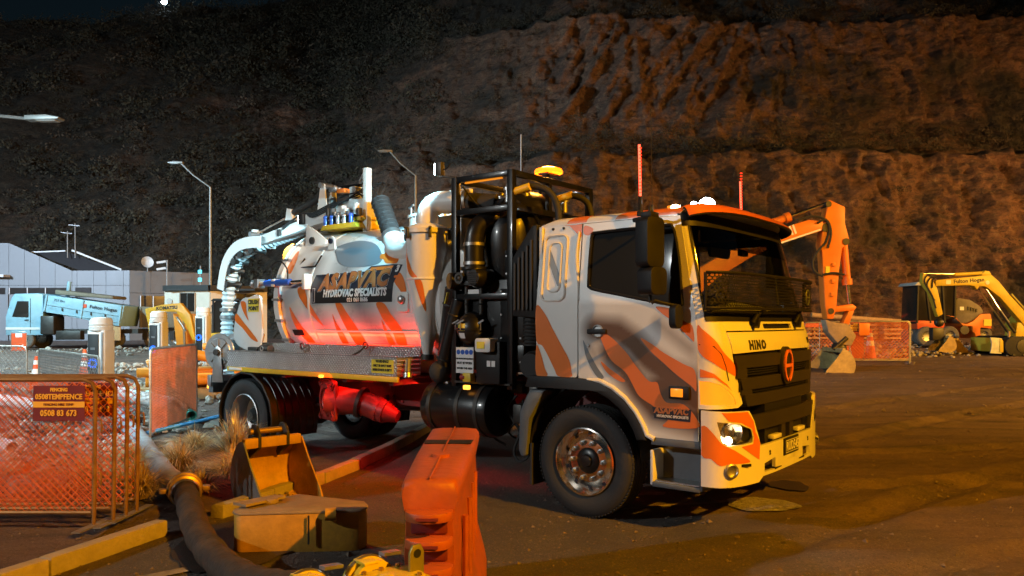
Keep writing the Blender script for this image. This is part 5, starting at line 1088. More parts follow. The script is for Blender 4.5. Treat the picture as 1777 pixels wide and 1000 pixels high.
# interior
it = T('cab_interior', parent=cab)
panel('dashboard', 'interior', it, rect(-.8, .8, 1.35, 1.82), FRONT(-.12), cu=vcut); B().box((1.0, 0, 1.76), (.42, 2.0, .16)).o('dash_top', 'interior', it, bevel=.04)
for y in (-.62, .62): B().box((.05, y, 1.62), (.5, .5, .16)).box((-.22, y, 1.95), (.14, .48, .68)).box((-.22, y, 2.38), (.10, .28, .18)).o('seat', 'interior', it, bevel=.04)
B().tube([(.68 + .10 * math.sin(a), -.62 + .21 * math.cos(a), 1.93 + .17 * math.sin(a)) for a in lin(0, 6.08, 28)], .016, 8, closed=True).bar((.6, -.62, 1.93), (.85, -.62, 1.7), .05).o('steering_wheel', 'black_plastic', it)
B().prism(rect(-.22, .22, -.06, .06, .05), .03, 'yz', 0).o('inside_mirror', 'black_plastic', it, bevel=.01, loc=(1.0, -.55, 2.42))
B().box((1.02, 0.0, 2.44), (.05, .16, .06)).o('dash_camera', 'black_plastic', it, bevel=.01)
# guard mesh in front of the screen
def holes_mat():
    m = mat('guard_mesh', (.010, .010, .011), .5, var=.1, spec=.25); n = m.node_tree.nodes; l = m.node_tree.links
    tc = n.new('ShaderNodeTexCoord'); mp = n.new('ShaderNodeMapping'); mp.inputs['Scale'].default_value = (0, 1, 1); l.new(tc.outputs['Object'], mp.inputs[0])
    sx = n.new('ShaderNodeSeparateXYZ'); l.new(mp.outputs[0], sx.inputs[0])
    def M2(op, a, b): 
        q = n.new('ShaderNodeMath'); q.operation = op
        for i, v in enumerate((a, b)):
            if isinstance(v, (int, float)): q.inputs[i].default_value = v
            else: l.new(v, q.inputs[i])
        return q.outputs[0]
    cell = .030
    row = M2('FLOOR', M2('MULTIPLY', sx.outputs[2], 1 / (cell * .866)), 0)
    fz = M2('SUBTRACT', M2('FRACT', M2('MULTIPLY', sx.outputs[2], 1 / (cell * .866)), 0), .5)
    odd = M2('MULTIPLY', M2('MODULO', row, 2), .5)
    fy = M2('SUBTRACT', M2('FRACT', M2('ADD', M2('MULTIPLY', sx.outputs[1], 1 / cell), odd), 0), .5)
    d = M2('SQRT', M2('ADD', M2('MULTIPLY', fy, fy), M2('MULTIPLY', M2('MULTIPLY', fz, fz), .75)), 0)
    h = M2('LESS_THAN', d, .36)
    tr = n.new('ShaderNodeBsdfTransparent'); mx = n.new('ShaderNodeMixShader'); l.new(h, mx.inputs[0]); l.new(n['Principled BSDF'].outputs[0], mx.inputs[1]); l.new(tr.outputs[0], mx.inputs[2]); l.new(mx.outputs[0], n['Material Output'].inputs[0])
holes_mat()
def GM(u, z): p = FRONT(.05)(u, 1.95); return (p[0] + .02 + .06 * math.cos(u * math.pi / 2), p[1], z)
gm = panel('guard_mesh', 'guard_mesh', cab, rect(-.90, .90, 1.90, 2.19), GM, cu=vcut)
for z in (1.90, 2.19): B().tube([GM(u, z) for u in lin(-.90, .90, 40)], .014, 6).o('guard_rail', 'black_plastic', gm)
for u in (-.90, .90): B().tube([GM(u, z) for z in (1.90, 2.05, 2.19)], .014, 6).o('guard_rail', 'black_plastic', gm)
B().tube([tuple(Vector(GM(-.70, 1.99)) + Vector((.008, .10 * math.cos(a), .05 * math.sin(a)))) for a in lin(0, 6, 18)], .008, 5, closed=True).o('guard_badge', 'black_plastic', gm)
B().tube([tuple(Vector(GM(.28, 2.03)) + Vector((.008, .05 * math.cos(a), .075 * math.sin(a)))) for a in lin(0, 6, 18)], .008, 5, closed=True).bar(tuple(Vector(GM(.28, 2.03)) + Vector((.01, -.05, 0))), tuple(Vector(GM(.28, 2.03)) + Vector((.01, .05, 0))), .012).o('guard_emblem', 'grey_plastic', gm)
for y in (-.62, .45):
    p0 = Vector(FRONT(.03)(ty(y), 1.78)); B().cyl(p0, p0 + Vector((.03, .03, .07)), .022, n=10).bar(p0 + Vector((.03, .03, .07)), Vector(FRONT(.02)(ty(y + .55), 1.93)), .02).bar(p0 + Vector((.02, .02, -.04)), p0 + Vector((.02, .05, .04)), .05).o('wiper', 'black_plastic', cab)
# mirrors
mr = T('mirror_cluster', parent=cab)
def shell(c, w, h, d, name='mirror'): B().at(c, rz=R(-12)).prism(rect(-w / 2, w / 2, -h / 2, h / 2, .05), d, 'yz', -d / 2).o(name, 'black_plastic', mr, bevel=.03, seg=3)
shell((.80, -1.46, 2.44), .215, .41, .13); shell((.82, -1.46, 2.12), .20, .225, .15); shell((.96, -1.31, 1.83), .10, .20, .07, 'kerb_mirror')
B().tube(smooth_path([(.72, -1.15, 2.66), (.76, -1.34, 2.69), (.80, -1.46, 2.68), (.80, -1.46, 2.0), (.84, -1.44, 1.96), (.92, -1.34, 1.93), (.96, -1.26, 1.92)], 4), .014, 8).o('mirror_arm', 'black_plastic', mr)
B().bar((.62, -1.40, 2.64), (.85, -1.44, 2.66), .05, .035).box((.80, -1.46, 2.665), (.10, .14, .05)).o('mirror_bracket', 'black_plastic', mr, bevel=.008)
shellL = B().at((.80, 1.46, 2.36), rz=R(12)).prism(rect(-.11, .11, -.2, .2, .05), .13, 'yz', -.065); shellL.o('mirror', 'black_plastic', mr, bevel=.03); B().tube([(.72, 1.15, 2.66), (.80, 1.44, 2.6), (.92, 1.26, 1.95)], .014, 8).o('mirror_arm', 'black_plastic', mr)
# roof lamps, LED whips, aerial
for y, x in ((-1.18, .56), (1.08, .58)):
    w_ = T('led_whip', (x, y, 2.71), parent=cab); z0 = .0 if y < 0 else .12
    B().cyl((0, 0, z0 - .12 if y > 0 else 0), (0, 0, z0 + .17), .017, n=8).lathe([(.03, 0), (.03, .03), (.018, .05)], (0, 0, z0), n=10).o('whip_base', 'black_plastic', w_)
    B().cyl((0, 0, z0 + .17), (-.01, 0, .62), .011, n=8).o('whip_light', 'whip_led', w_, label='lit red LED whip')
    for k in range(14): B().lathe([(.0115, -.004), (.0135, 0), (.0115, .004)], (0, 0, z0 + .20 + k * .030), n=8).o('whip_ring', 'red_on', w_)
B().cyl((.66, -1.14, 2.70), (.655, -1.14, 2.80), .01, n=8).cyl((.655, -1.14, 2.80), (.63, -1.12, 3.64), .0035, n=6).o('radio_aerial', 'dark_steel', cab)
B().prism(rect(-.06, .06, -.03, .03, .025), .05, 'xy', 0).o('roof_marker', 'amber_lens', cab, bevel=.01, loc=(.80, -1.02, 2.745)); B().ball((.82, -1.035, 2.78), .03, sq=(1.4, 1, .7)).o('marker_glow', 'lamp_warm', cab)
lb = T('roof_light_bar', (.62, .02, 2.83), parent=cab)
B().box((0, 0, .02), (.08, .5, .03)).o('lamp_bracket', 'black_plastic', lb)
for i, (x, y, z, r) in enumerate(((.0, .06, .11, .085), (-.02, -.20, .09, .034), (.02, -.10, .02, .026))): B().lathe([(.0, -.05), (r, -.03), (r, .02)], (x, y, z), (.42, -.9, -.12), 16).o('lamp_housing', 'black_plastic', lb); B().lathe([(0, .0225), (r * .95, .021)], (x, y, z), (.42, -.9, -.12), 16).o('lamp_lens', 'white_on', lb)
# the truck's own lamps give light
def lamp(name, kind, loc, energy, col, aim=None, parent=TK, **kw):
    d = bpy.data.lights.new(name, kind); d.energy = energy; d.color = col
    for k, v in kw.items(): setattr(d, k, v)
    o = bpy.data.objects.new(name, d); COL.objects.link(o); o.location = loc; o.parent = parent
    if aim is not None: o.rotation_euler = (Vector(aim) - Vector(loc)).to_track_quat('-Z', 'Y').to_euler()
    return o
lamp('work_lamp_beam', 'SPOT', (-2.03, -1.06, 3.44), 430, (.32, .80, 1.0), (-5.2, .2, 3.0), spot_size=R(118), spot_blend=.8, shadow_soft_size=.06)
lamp('flood_lamp_beam', 'SPOT', (-5.12, -.55, 3.20), 380, (.42, .84, 1.0), (-8.2, -1.2, .0), spot_size=R(140), spot_blend=.6, shadow_soft_size=.05)
lamp('tray_led_strip', 'AREA', (-3.5, -.90, 1.515), 18, (1, .035, .012), (-3.5, -.83, 1.65), shape='RECTANGLE', size=2.3, size_y=.03)
lamp('chassis_led_strip', 'AREA', (-3.6, -.95, 1.15), 12, (1, .02, .008), (-4.0, -1.0, .5), shape='RECTANGLE', size=1.6, size_y=.05)
lamp('belly_led_strip', 'AREA', (-2.45, -.70, 1.06), 26, (1, .02, .008), (-2.3, -1.3, .0), shape='RECTANGLE', size=1.2, size_y=.05)
lamp('beacon_glow', 'POINT', (-1.60, .5, 3.72), 60, (1, .40, .05), shadow_soft_size=.1)
lamp('roof_lamp_glow', 'SPOT', (.70, .05, 2.93), 2.5, COOL, (3, -.9, 2.2), spot_size=R(120), shadow_soft_size=.05)
lamp('headlamp_glow', 'SPOT', (1.50, -1.02, .83), 14, (1, .85, .6), (4.0, -2.2, 0), spot_size=R(100), shadow_soft_size=.05)
for x in (-4.3, -3.7, -3.1, -2.7): B().box((x, -.868, 1.507), (.35, .012, .012)).o('led_strip', 'red_on', ty_)
# ------------------------------------------------------------------ foreground things
mat('barrier_plastic', (.40, .085, .018), .48, var=.22, scale=3, bump=.25, bscale=18, dirt=.62, dcol=(.17, .06, .025))
mat('bucket_paint', (.50, .27, .03), .5, var=.25, scale=5, bump=.12, bscale=40, dirt=.42, dcol=(.12, .06, .03))
mat('bucket_grey', (.20, .20, .20), .5, .4, var=.3, scale=6, bump=.25, bscale=14, dirt=.2)
mat('dusty_steel', (.30, .22, .14), .8, var=.25, scale=5, dirt=.3, dcol=(.12, .07, .04))
mat('safety_yellow', (.66, .52, .03), .35, var=.06, coat=.4, dirt=.12, scale=5)
mat('olive_steel', (.22, .20, .05), .4, .3, var=.1)
mat('old_rubber', (.05, .037, .028), .75, var=.5, scale=9, bump=.7, bscale=26, dirt=.45, dcol=(.13, .08, .04))
mat('grey_hose', (.30, .31, .33), .55, var=.25, scale=8, bump=.25, bscale=30, dirt=.2)
mat('galv_tube', (.40, .38, .34), .42, .7, var=.2, scale=8, dirt=.45, dcol=(.24, .12, .05))
mat('brown_tube', (.34, .19, .07), .45, .55, var=.25, scale=9, dirt=.5, dcol=(.20, .10, .03))  # browner tube colour for the stacked fence panels
mat('orange_mesh', (.70, .17, .06), .5, var=.25, scale=5); mat('wire_mesh', (.30, .27, .25), .5, .6, var=.2)
mat('maroon_board', (.16, .02, .025), .5, var=.15); mat('sign_amber', (.85, .50, .05), .5, var=.05); mat('timber', (.42, .28, .13), .7, var=.25, scale=6, bump=.2, bscale=30)
mat('bronze', (.45, .28, .08), .4, .7, var=.2); mat('dry_grass', (.50, .40, .21), .75, var=.5, scale=9); mat('dry_grass_tan', (.42, .30, .13), .75, var=.4, scale=9)
# --- orange water-filled barrier
wb = T('water_barrier', (-.385, 3.60, 0), R(.4), 'orange plastic water-filled barrier standing end on in front of the truck', 'barrier')
def sect(t):
    k = float(np.interp(t, [0, .12, .5, 1], [.80, .86, .98, 1.03]))
    P = [(.215, 0), (.215, .14), (.20, .22), (.155, .40), (.143, .55), (.15, .70), (.140, .86), (.160, .955), (.166, .985), (.163, 1.02), (.145, 1.045), (.08, 1.052)]
    P = [(x * k, z) for x, z in P]; return P + [(-x, z) for x, z in P[::-1]]
ts = [0, .015, .05, .12, .2, .35, .5, .65, .8, .92, .98, 1]; b = B(); m = len(sect(0))
for t in ts:
    sh = .965 if t in (0, 1) else 1; b.v += [Vector((x * sh, t * 1.8, z * (1 if t not in (0, 1) else .985))) for x, z in sect(t)]
for i in range(len(ts) - 1):
    for k in range(m): b.f.append([i * m + k, i * m + (k + 1) % m, (i + 1) * m + (k + 1) % m, (i + 1) * m + k])
b.f += [list(range(m))[::-1], [(len(ts) - 1) * m + k for k in range(m)]]
b.o('barrier_shell', 'barrier_plastic', wb, smooth=60)
for z in (.915, .79, .66, .53, .40):
    w_ = .112; n_ = 12; q = B(); P = [(w_ * math.cos(a), -.115 * math.sin(a) ** .8 if math.sin(a) > 0 else 0) for a in lin(0, math.pi, n_)]
    q.prism(P, .042, 'xy', z - .042); q.o('interlock_shelf', 'barrier_plastic', wb, bevel=.010); B().at((0, -.116, z - .021)).box((0, 0, 0), (.10, .012, .012)).o('slot_shade', 'maroon_board', wb)  # dark bar paints the shade of a slot in each shelf
    B().box((0, -.004, z - .085), (.17, .012, .055)).o('shelf_shade', 'maroon_board', wb, bevel=.004)  # dark strip paints the shade below each shelf
b = B(); b.prism([(-.14, 0), (.14, .0), (.15, .14), (-.15, .14)], .004, 'xy', 1.052); b.o('top_label', 'black_plastic', wb, loc=(.005, 1.05, 0))
B().cyl((0, .62, 1.045), (0, .62, 1.068), .05, n=18).o('filler_cap', 'barrier_plastic', wb)
B().tube([(0, .01, 1.056), (0, .9, 1.056), (0, 1.78, 1.056)], .005, 6).o('mould_seam', 'barrier_plastic', wb)
for y in (.35, .75, 1.15, 1.5): B().tube([(.157, y, .25), (.150, y, .45), (.150, y, .8)], .016, 8).o('side_rib', 'barrier_plastic', wb)
# --- digger buckets
def bucket(name, loc, rz, w, s, label, col='bucket_paint', side=None, tilt=0, ears=True, group=None, teeth=0, parent=None):
    t = T(name, loc, rz, label, 'bucket' if label else None, group, parent); t.rotation_euler = (0, tilt, rz); side = side or col
    cv = [(.02, .62), (-.06, .58), (-.15, .46), (-.20, .32), (-.19, .18), (-.12, .07), (.0, .02), (.20, .0), (.50, .05)]
    cv = [(p.x, p.y) for p in smooth_path([(x, z, 0) for x, z in cv], 3)]; inn = [(x + .016, z + .010) for x, z in cv]
    b = B(); m = len(cv)
    vs = [(x * s, -w / 2, z * s) for x, z in cv] + [(x * s, w / 2, z * s) for x, z in cv] + [(x * s, -w / 2, z * s) for x, z in inn] + [(x * s, w / 2, z * s) for x, z in inn]
    fs = []
    for k in range(m - 1): fs += [(k, k + 1, m + k + 1, m + k), (2 * m + k, 3 * m + k, 3 * m + k + 1, 2 * m + k + 1)]
    fs += [(0, m, 3 * m, 2 * m), (m - 1, 3 * m - 1, 4 * m - 1, 2 * m - 1)]; b.add(vs, fs); b.o('shell', col, t, smooth=30)
    out = [(x * s, z * s) for x, z in cv] + [(.44 * s, .16 * s), (.22 * s, .42 * s), (.08 * s, .62 * s)]
    for y, mm in ((-w / 2 - .016, side), (w / 2, col)): B().prism(out, .016, 'xz', y).o('side_plate', mm, t, smooth=25)
    B().box((.515 * s, 0, .05 * s), (.10 * s, w + .02, .022 * s)).o('cutting_edge', 'dusty_steel', t); B().box((.05 * s, 0, .60 * s), (.07 * s, w, .10 * s)).o('top_rail', col, t, bevel=.01)
    for k in range(teeth): B().prism([(.52 * s, -w / 2 + w * (k + .2) / teeth), (.66 * s, -w / 2 + w * (k + .45) / teeth), (.52 * s, -w / 2 + w * (k + .7) / teeth)], .03 * s, 'xy', .04 * s).o('tooth', 'dusty_steel', t)
    if ears:
        for y in (-.15 * w / .6, .15 * w / .6): B().prism([(-.12 * s, .42 * s), (.10 * s, .55 * s), (.10 * s, .68 * s), (.03 * s, .76 * s), (-.05 * s, .77 * s), (-.12 * s, .70 * s), (-.17 * s, .52 * s)], .028, 'xz', y - .014).o('ear', 'dark_steel' if s < 1.1 else col, t, bevel=.004)
        B().cyl((-.03 * s, -.20 * w / .6, .70 * s), (-.03 * s, .20 * w / .6, .70 * s), .030 * s, n=14).o('pin', 'bronze', t)
    return t
bucket('digger_bucket', (-2.42, 7.72, .0), R(-46), .60, 1.0, 'upright yellow digging bucket with pin ears between the grass and the truck', side='bucket_grey')
lb_ = T('trenching_bucket', (-1.66, 6.1, 0), 0, 'yellow bucket lying on its side beside the orange barrier, dusty plate on top', 'bucket')
out = [(-.42, -.165), (.40, -.08), (.46, -.06), (.495, .0), (.50, .08), (.44, .22), (.10, .36), (-.15, .48), (-.36, .26), (-.49, .04), (-.51, -.04), (-.50, -.10), (-.47, -.145)]
B().prism(out[:], .30, 'xy', .0).o('shell', 'bucket_paint', lb_, smooth=35, bevel=.004)
cx_ = sum(p[0] for p in out) / len(out); cy_ = sum(p[1] for p in out) / len(out)
B().prism([(cx_ + (x - cx_) * 1.02, cy_ + (y - cy_) * 1.03) for x, y in out], .018, 'xy', .30).o('side_plate', 'dusty_steel', lb_, bevel=.003)
B().cyl((-.30, .16, .318), (-.30, .16, .355), .065, n=18).o('ear_boss', 'dusty_steel', lb_, bevel=.006); B().prism([(-.55, .02), (-.42, -.06), (-.2, .25), (-.3, .3)], .02, 'xy', .336).o('ear', 'dusty_steel', lb_)
B().box((.09, -.142, .18), (.012, .012, .22)).o('weld_gap', 'dark_steel', lb_); B().cyl((.22, -.14, .30), (.30, -.125, .30), .05, n=14).o('lug', 'bucket_paint', lb_)
# dirt left in the upright bucket
P = np.array([(-2.34 + .10 * rng.normal() * .8 + .05, 7.62 + .08 * rng.normal(), .045 + .02 * rng.random()) for _ in range(60)]); scatter_stones('bucket_spoil', P, rng.uniform(.008, .03, 60), 'stone', 'earth and stones left inside the upright bucket')
# --- suction hose: grey length, bronze coupling, rubber length
hs_ = T('suction_hose', (0, 0, 0), 0, 'thick suction hose running from the fences to the yellow manifold', 'hose')
g1 = smooth_path([(-8.6, 15.8, .12), (-7.3, 14.3, .11), (-6.39, 12.72, .115), (-5.66, 11.6, .115), (-4.84, 10.23, .115), (-3.77, 8.43, .115), (-3.2, 7.55, .15)], 8); B().tube(g1, [.112 + .004 * math.sin(i * .9) for i in range(len(g1))], 20).o('grey_length', 'grey_hose', hs_)
g2 = smooth_path([(-3.2, 7.55, .15), (-2.86, 6.85, .145), (-2.45, 6.05, .115), (-1.98, 5.3, .115), (-1.52, 4.6, .22), (-1.12, 3.95, .40), (-.82, 3.4, .54)], 10); B().tube(g2, [.108 + .005 * math.sin(i * 1.3) for i in range(len(g2))], 20).o('rubber_length', 'old_rubber', hs_)
cp_ = Vector((-3.2, 7.55, .15)); dd = Vector((.34, -.72, -.01)); a_ = Vector((.72, .34, 0)).normalized()
B().lathe([(.118, -.10), (.15, -.09), (.15, -.04), (.165, -.03), (.165, .03), (.15, .04), (.15, .10), (.125, .11)], cp_, dd, 28).o('coupling', 'bronze', hs_)
for q in (.17, .21): B().lathe([(.127, -.012), (.134, 0), (.127, .012)], cp_ + dd.normalized() * q, dd, 24).o('hose_clamp', 'steel', hs_)
for sg_ in (-1, 1): B().at(tuple(cp_ + a_ * sg_ * .19), rz=math.atan2(a_.y, a_.x)).prism(rect(-.04, .04, -.05, .05, .025), .04, 'xy', -.02).o('cam_arm', 'bronze', hs_, bevel=.008)
# --- yellow pump manifold at the bottom edge
mf = T('pump_manifold', (-.60, 2.98, -.02), R(42), 'yellow bolted steel manifold with round couplings at the lower edge', 'manifold')
B().box((0, .0, .56), (.62, .24, .44)).o('manifold_box', 'safety_yellow', mf, bevel=.012); B().box((0, 0, .17), (.5, .2, .34)).o('manifold_foot', 'olive_steel', mf, bevel=.01)
B().prism(rect(-.28, .28, -.10, .10, .06), .014, 'xy', .782).o('cover_plate', 'safety_yellow', mf, bevel=.004)
for k in range(7):
    for y in (-.078, .078): B().cyl((-.24 + .08 * k, y, .796), (-.24 + .08 * k, y, .808), .010, n=6).o('cover_bolt', 'bronze', mf)
for k in range(5): B().box((-.15 + .07 * k, 0, .80), (.05, .05 + .03 * (k % 2), .010)).o('cast_rib', 'safety_yellow', mf, bevel=.003)
for x, y in ((.27, -.02), (-.20, -.135)):
    o = [(-.035, 0), (.035, 0), (.035, .10), (.02, .13), (-.02, .13), (-.035, .10)]; B().prism(o, .016, 'xz', y).o('lifting_eye', 'olive_steel', mf, bevel=.004, loc=(x, 0, .77)); B().cyl((x, y - .002, .865), (x, y + .018, .865), .018, n=14).o('eye_hole', 'navy_vinyl', mf)
for x in (-.12, .16):
    q = T('round_coupling', (x, .15, .72), 0, parent=mf)
    B().lathe([(.07, -.03), (.105, -.03), (.105, .0), (.095, .004), (.095, .02), (.11, .024), (.11, .06), (.07, .06)], ax=(0, 1, 0), n=32).o('coupling_ring', 'safety_yellow', q); B().lathe([(.112, .03), (.117, .04), (.112, .05)], ax=(0, 1, 0), n=32).o('seal', 'steel', q); B().box((-.02, .01, .10), (.07, .09, .012)).o('clamp_plate', 'safety_yellow', q, bevel=.003); B().bar((.08, .05, .10), (.17, .06, .09), .04, .014).o('cam_lever', 'steel', q)
B().bar((-.34, .02, .76), (-.50, .10, .74), .05, .02).cyl((-.32, .05, .66), (-.44, .12, .62), .11, n=20).o('inlet_collar', 'steel', mf)
# --- temporary fence panels
def wires(x0, x1, z0, z1, pitch, r=.0022):
    b = B(); W_, H_ = x1 - x0, z1 - z0
    for sg in (1, -1):
        c = -H_
        while c < W_:
            a0, a1 = max(0, c), min(W_, c + H_)
            if a1 - a0 > .02:
                pz = (a0 - c, a1 - c) if sg > 0 else (H_ - (a0 - c), H_ - (a1 - c)); b.bar((x0 + a0, sg * .002, z0 + pz[0]), (x0 + a1, sg * .002, z0 + pz[1]), r * 2)
            c += pitch * 1.414
    return b
def fence(loc, rz, w, h, label, group, mesh='orange_mesh', pitch=.055, tube='galv_tube', lean=0, feet=True, sign=None, r=.0022, kerbfoot=0):
    t = T('fence_panel', loc, rz, label, 'fence panel', group); t.rotation_euler = (lean, 0, rz)
    fr = [(0, 0, .10)] + [(x, 0, z) for x, z in ((0, h - .10), (.03, h - .03), (.10, h), (w - .10, h), (w - .03, h - .03), (w, h - .10))] + [(w, 0, .10)]
    B().tube(fr, .0185, 8).o('frame_tube', tube, t); B().cyl((.02, 0, .12), (w - .02, 0, .12), .0165, n=8).o('bottom_tube', tube, t)
    if sign is not None or not feet: pass
    for x in (0, w): B().cyl((x, 0, -kerbfoot), (x, 0, .12), .0165, n=8).o('leg', tube, t); B().box((x, 0, .012 - kerbfoot), (.07, .55, .012)).o('foot_plate', 'galv_tube', t)
    wires(.02, w - .02, .13, h - .02, pitch, r).o('mesh_infill', mesh, t, smooth=0, weld=False)['kind'] = 'stuff'
    for x, z in ((w - .001, h - .35), (w - .001, .45)): B().tube([(x, 0, z), (x + .05, 0, z + .01), (x + .06, 0, z - .05), (x + .055, 0, z - .10)], .008, 6).o('hook', tube, t)
    if sign:
        sg = B().box((sign[0], -.02, h - .20), (.44, .006, .30)).o('sign_board', 'maroon_board', t); y = -.025
        for s_, z, q, m_ in (('FENCING', h - .085, .04, 'sign_amber'), ('0508TEMPFENCE', h - .145, .062, 'sign_amber'), ('0508 83 673', h - .285, .07, 'sign_amber')): text(s_, m_, sg, plane_fn((sign[0], y, z), (1, 0, 0), (0, 0, 1)), q, bold=.002, sx=.86)
        B().box((sign[0], -.0245, h - .21), (.44, .004, .05)).o('sign_band', 'sign_amber', sg)
        text('FENCING HIRE TEMP', 'maroon_board', sg, plane_fn((sign[0], -.0275, h - .21), (1, 0, 0), (0, 0, 1)), .03, sx=.9)
    return t
FG = 'temporary fence panels stacked together at the left'
for k, (x, y, a, sgn, nm) in enumerate(((-3.57, 6.59, 0, (2.0,), 'nearest of the four stacked orange mesh fence panels'), (-3.48, 6.74, .6, None, 'second of the four stacked orange mesh fence panels from the front'), (-3.45, 6.90, 1.0, (2.0,), 'third of the four stacked orange mesh fence panels from the front'), (-3.44, 7.08, 1.6, None, 'hindmost of the four stacked orange mesh fence panels'))):
    fence((x - 2.3 * math.cos(R(a)), y - 2.3 * math.sin(R(a)), .04), R(a), 2.3, 1.25, nm, FG, tube='brown_tube', sign=sgn, pitch=.046, r=.0022, lean=R(-1.5))
fence((-5.27, 11.25, .03), math.atan2(2.25, -.25), 2.28, 1.36, 'orange fence panel standing end on behind the suction hose', 'single fence panels', pitch=.036, r=.0042)
fence((-9.25, 15.1, .03), math.atan2(-3.3, 2.95), 4.4, 1.22, 'grey wire fence panel in front of the nearest ring-lit pillar', 'single fence panels', mesh='wire_mesh', pitch=.07, r=.004)
fence((-14.2, 17.0, .05), math.atan2(-.8, 4.0), 4.1, 1.22, 'wire fence panel with traffic cones behind it at the left edge', 'single fence panels', mesh='wire_mesh', pitch=.08, r=.004)
# --- grass tussocks
def tussock(loc, h, sp, n_, m_, label, seed):
    rr = random.Random(seed); b = B(); n_ = int(n_ * .5)
    for k in range(n_):
        a = rr.uniform(0, 6.283); q = sp * rr.random() ** .7; L = h * rr.uniform(.55, 1.15); bx, by = .12 * q * math.cos(a) + rr.gauss(0, .03), .12 * q * math.sin(a) + rr.gauss(0, .03); w_ = rr.uniform(.0042, .0085); px, py = -math.sin(a) * w_, math.cos(a) * w_
        pts = []
        for t in (0, .4, .75, 1): 
            out_ = q * (t ** 1.7); z = L * (t - .42 * t ** 3 * min(1.6, q / max(.1, h) * 1.4)); pts.append((bx + out_ * math.cos(a), by + out_ * math.sin(a), max(.01, z), 1 - t * .85))
        vs = []
        for x, y, z, k_ in pts: vs += [(x - px * k_, y - py * k_, z), (x + px * k_, y + py * k_, z)]
        b.add(vs, [(0, 1, 3, 2), (2, 3, 5, 4), (4, 5, 7, 6)])
    return b.o('grass_tussock', m_, None, smooth=0, weld=False, loc=loc, label=label, cat='grass', group='dry grass tussocks')
for i, (x, y, h, sp, n_, lb) in enumerate(((-3.50, 9.75, .66, .40, 800, 'tall dry grass tussock in front of the rear wheel'), (-3.95, 9.15, .46, .70, 1100, 'sprawling dry tussock between the hose and the rear wheel'), (-3.15, 8.75, .36, .62, 900, 'low flattened tussock left of the upright bucket'), (-3.75, 7.75, .44, .55, 900, 'dry tussock right behind the stacked fence panels'), (-4.35, 10.6, .40, .70, 900, 'flattened tussock under the end-on fence panel'), (-3.25, 8.05, .30, .50, 700, 'low tussock beside the bronze hose coupling'), (-4.5, 8.2, .46, .6, 800, 'tussock showing through the stacked fence mesh'), (-4.6, 9.4, .38, .75, 1100, 'broad straw-coloured tussock between the hose and the end-on fence panel'), (-3.3, 9.2, .34, .6, 900, 'straw tussock behind the ears of the upright bucket'))):
    tussock((x, y, .01), h, sp, n_, 'dry_grass' if i % 2 == 0 else 'dry_grass_tan', lb, i)
# ------------------------------------------------------------------ things further back
mat('cream_wall', (.74, .70, .62), .6, var=.08, scale=2, dirt=.15); mat('grey_panel', (.12, .13, .133), .45, var=.08, scale=1.2, dirt=.1); mat('dark_roof', (.02, .02, .022), .6, var=.3); mat('pale_trim', (.5, .5, .48), .5)
mat('window_dark', (.025, .022, .02), .08, var=0); mat('tipper_blue', (.24, .42, .52), .42, var=.1, scale=3, dirt=.22); mat('khaki_steel', (.17, .15, .11), .7, var=.2, dirt=.3); mat('digger_yellow', (.66, .38, .02), .42, var=.1, dirt=.22, scale=3); mat('lime_yellow', (.62, .46, .04), .42, var=.1, dirt=.2, scale=3)
mat('digger_orange', (.66, .17, .015), .42, var=.1, dirt=.18, scale=3); mat('red_orange', (.60, .08, .02), .45, var=.1, dirt=.2); mat('pipe_orange', (.80, .28, .02), .4, var=.08); mat('pvc_white', (.6, .6, .58), .45, var=.06); mat('blue_pipe', (.05, .25, .5), .4); mat('green_pipe', (.08, .35, .25), .4)
mat('lamp_post', (.25, .25, .24), .45, .5, var=.1); mat('cone_orange', (.75, .10, .02), .5, var=.08); mat('bucket_tan', (.42, .30, .12), .6, var=.25, dirt=.4); mat('blade_white', (.5, .52, .5), .4, .4, var=.2, dirt=.2); mat('grey_tyre', (.10, .10, .095), .8, var=.3, dirt=.4, dcol=(.16, .13, .10))
# --- street lamps and added lamps out of view; the lit ones carry their light
def post_lamp(base, head, z0, label, lens, light=None):
    p = T('post_lamp', (*base, gz1(*base)), 0, label, 'street lamp', 'street lamps'); hx, hy, hz = head[0] - base[0], head[1] - base[1], head[2] - gz1(*base); zk = z0 - gz1(*base)
    B().cyl((0, 0, 0), (0, 0, zk), .11, .06, n=12).cyl((0, 0, 0), (0, 0, .9), .13, n=12).o('pole', 'lamp_post', p); d = Vector((hx, hy, 0)).normalized()
    B().tube([(0, 0, zk - .02), (hx * .5, hy * .5, zk + (hz - zk) * .5), (hx - d.x * .3, hy - d.y * .3, hz)], .045, 8).o('arm', 'lamp_post', p); a = math.atan2(d.y, d.x)
    B().at((hx, hy, hz), rz=a).prism([(-.45, -.05), (.40, -.03), (.45, .02), (.1, .09), (-.45, .07)], .30, 'xz', -.15).o('lamp_head', 'lamp_post', p, bevel=.015)
    B().at((hx, hy, hz), rz=a).box((.08, 0, -.052), (.5, .22, .012)).o('lamp_lens', lens, p)
    if light:
        pos, aim, w_, c, cone, _ = light; lamp('post_lamp_light', 'SPOT', (hx + .08 * d.x, hy + .08 * d.y, hz - .12), w_, c, (aim[0] - base[0], aim[1] - base[1], aim[2] - gz1(*base)), p, spot_size=R(cone), spot_blend=.5, shadow_soft_size=.13)
L0, L1_, L2_, L3_, L4_, L5_, L6_, L7_ = LAMP_HEADS
post_lamp((12.2, -6.0), L0[0], 10.5, 'sodium street lamp ahead of the truck outside the picture', 'sodium_glass', L0)
post_lamp((-20.2, -4.0), L1_[0], 8.5, 'street lamp left of the camera reflected in the cab door glass', 'sodium_glass', L1_)
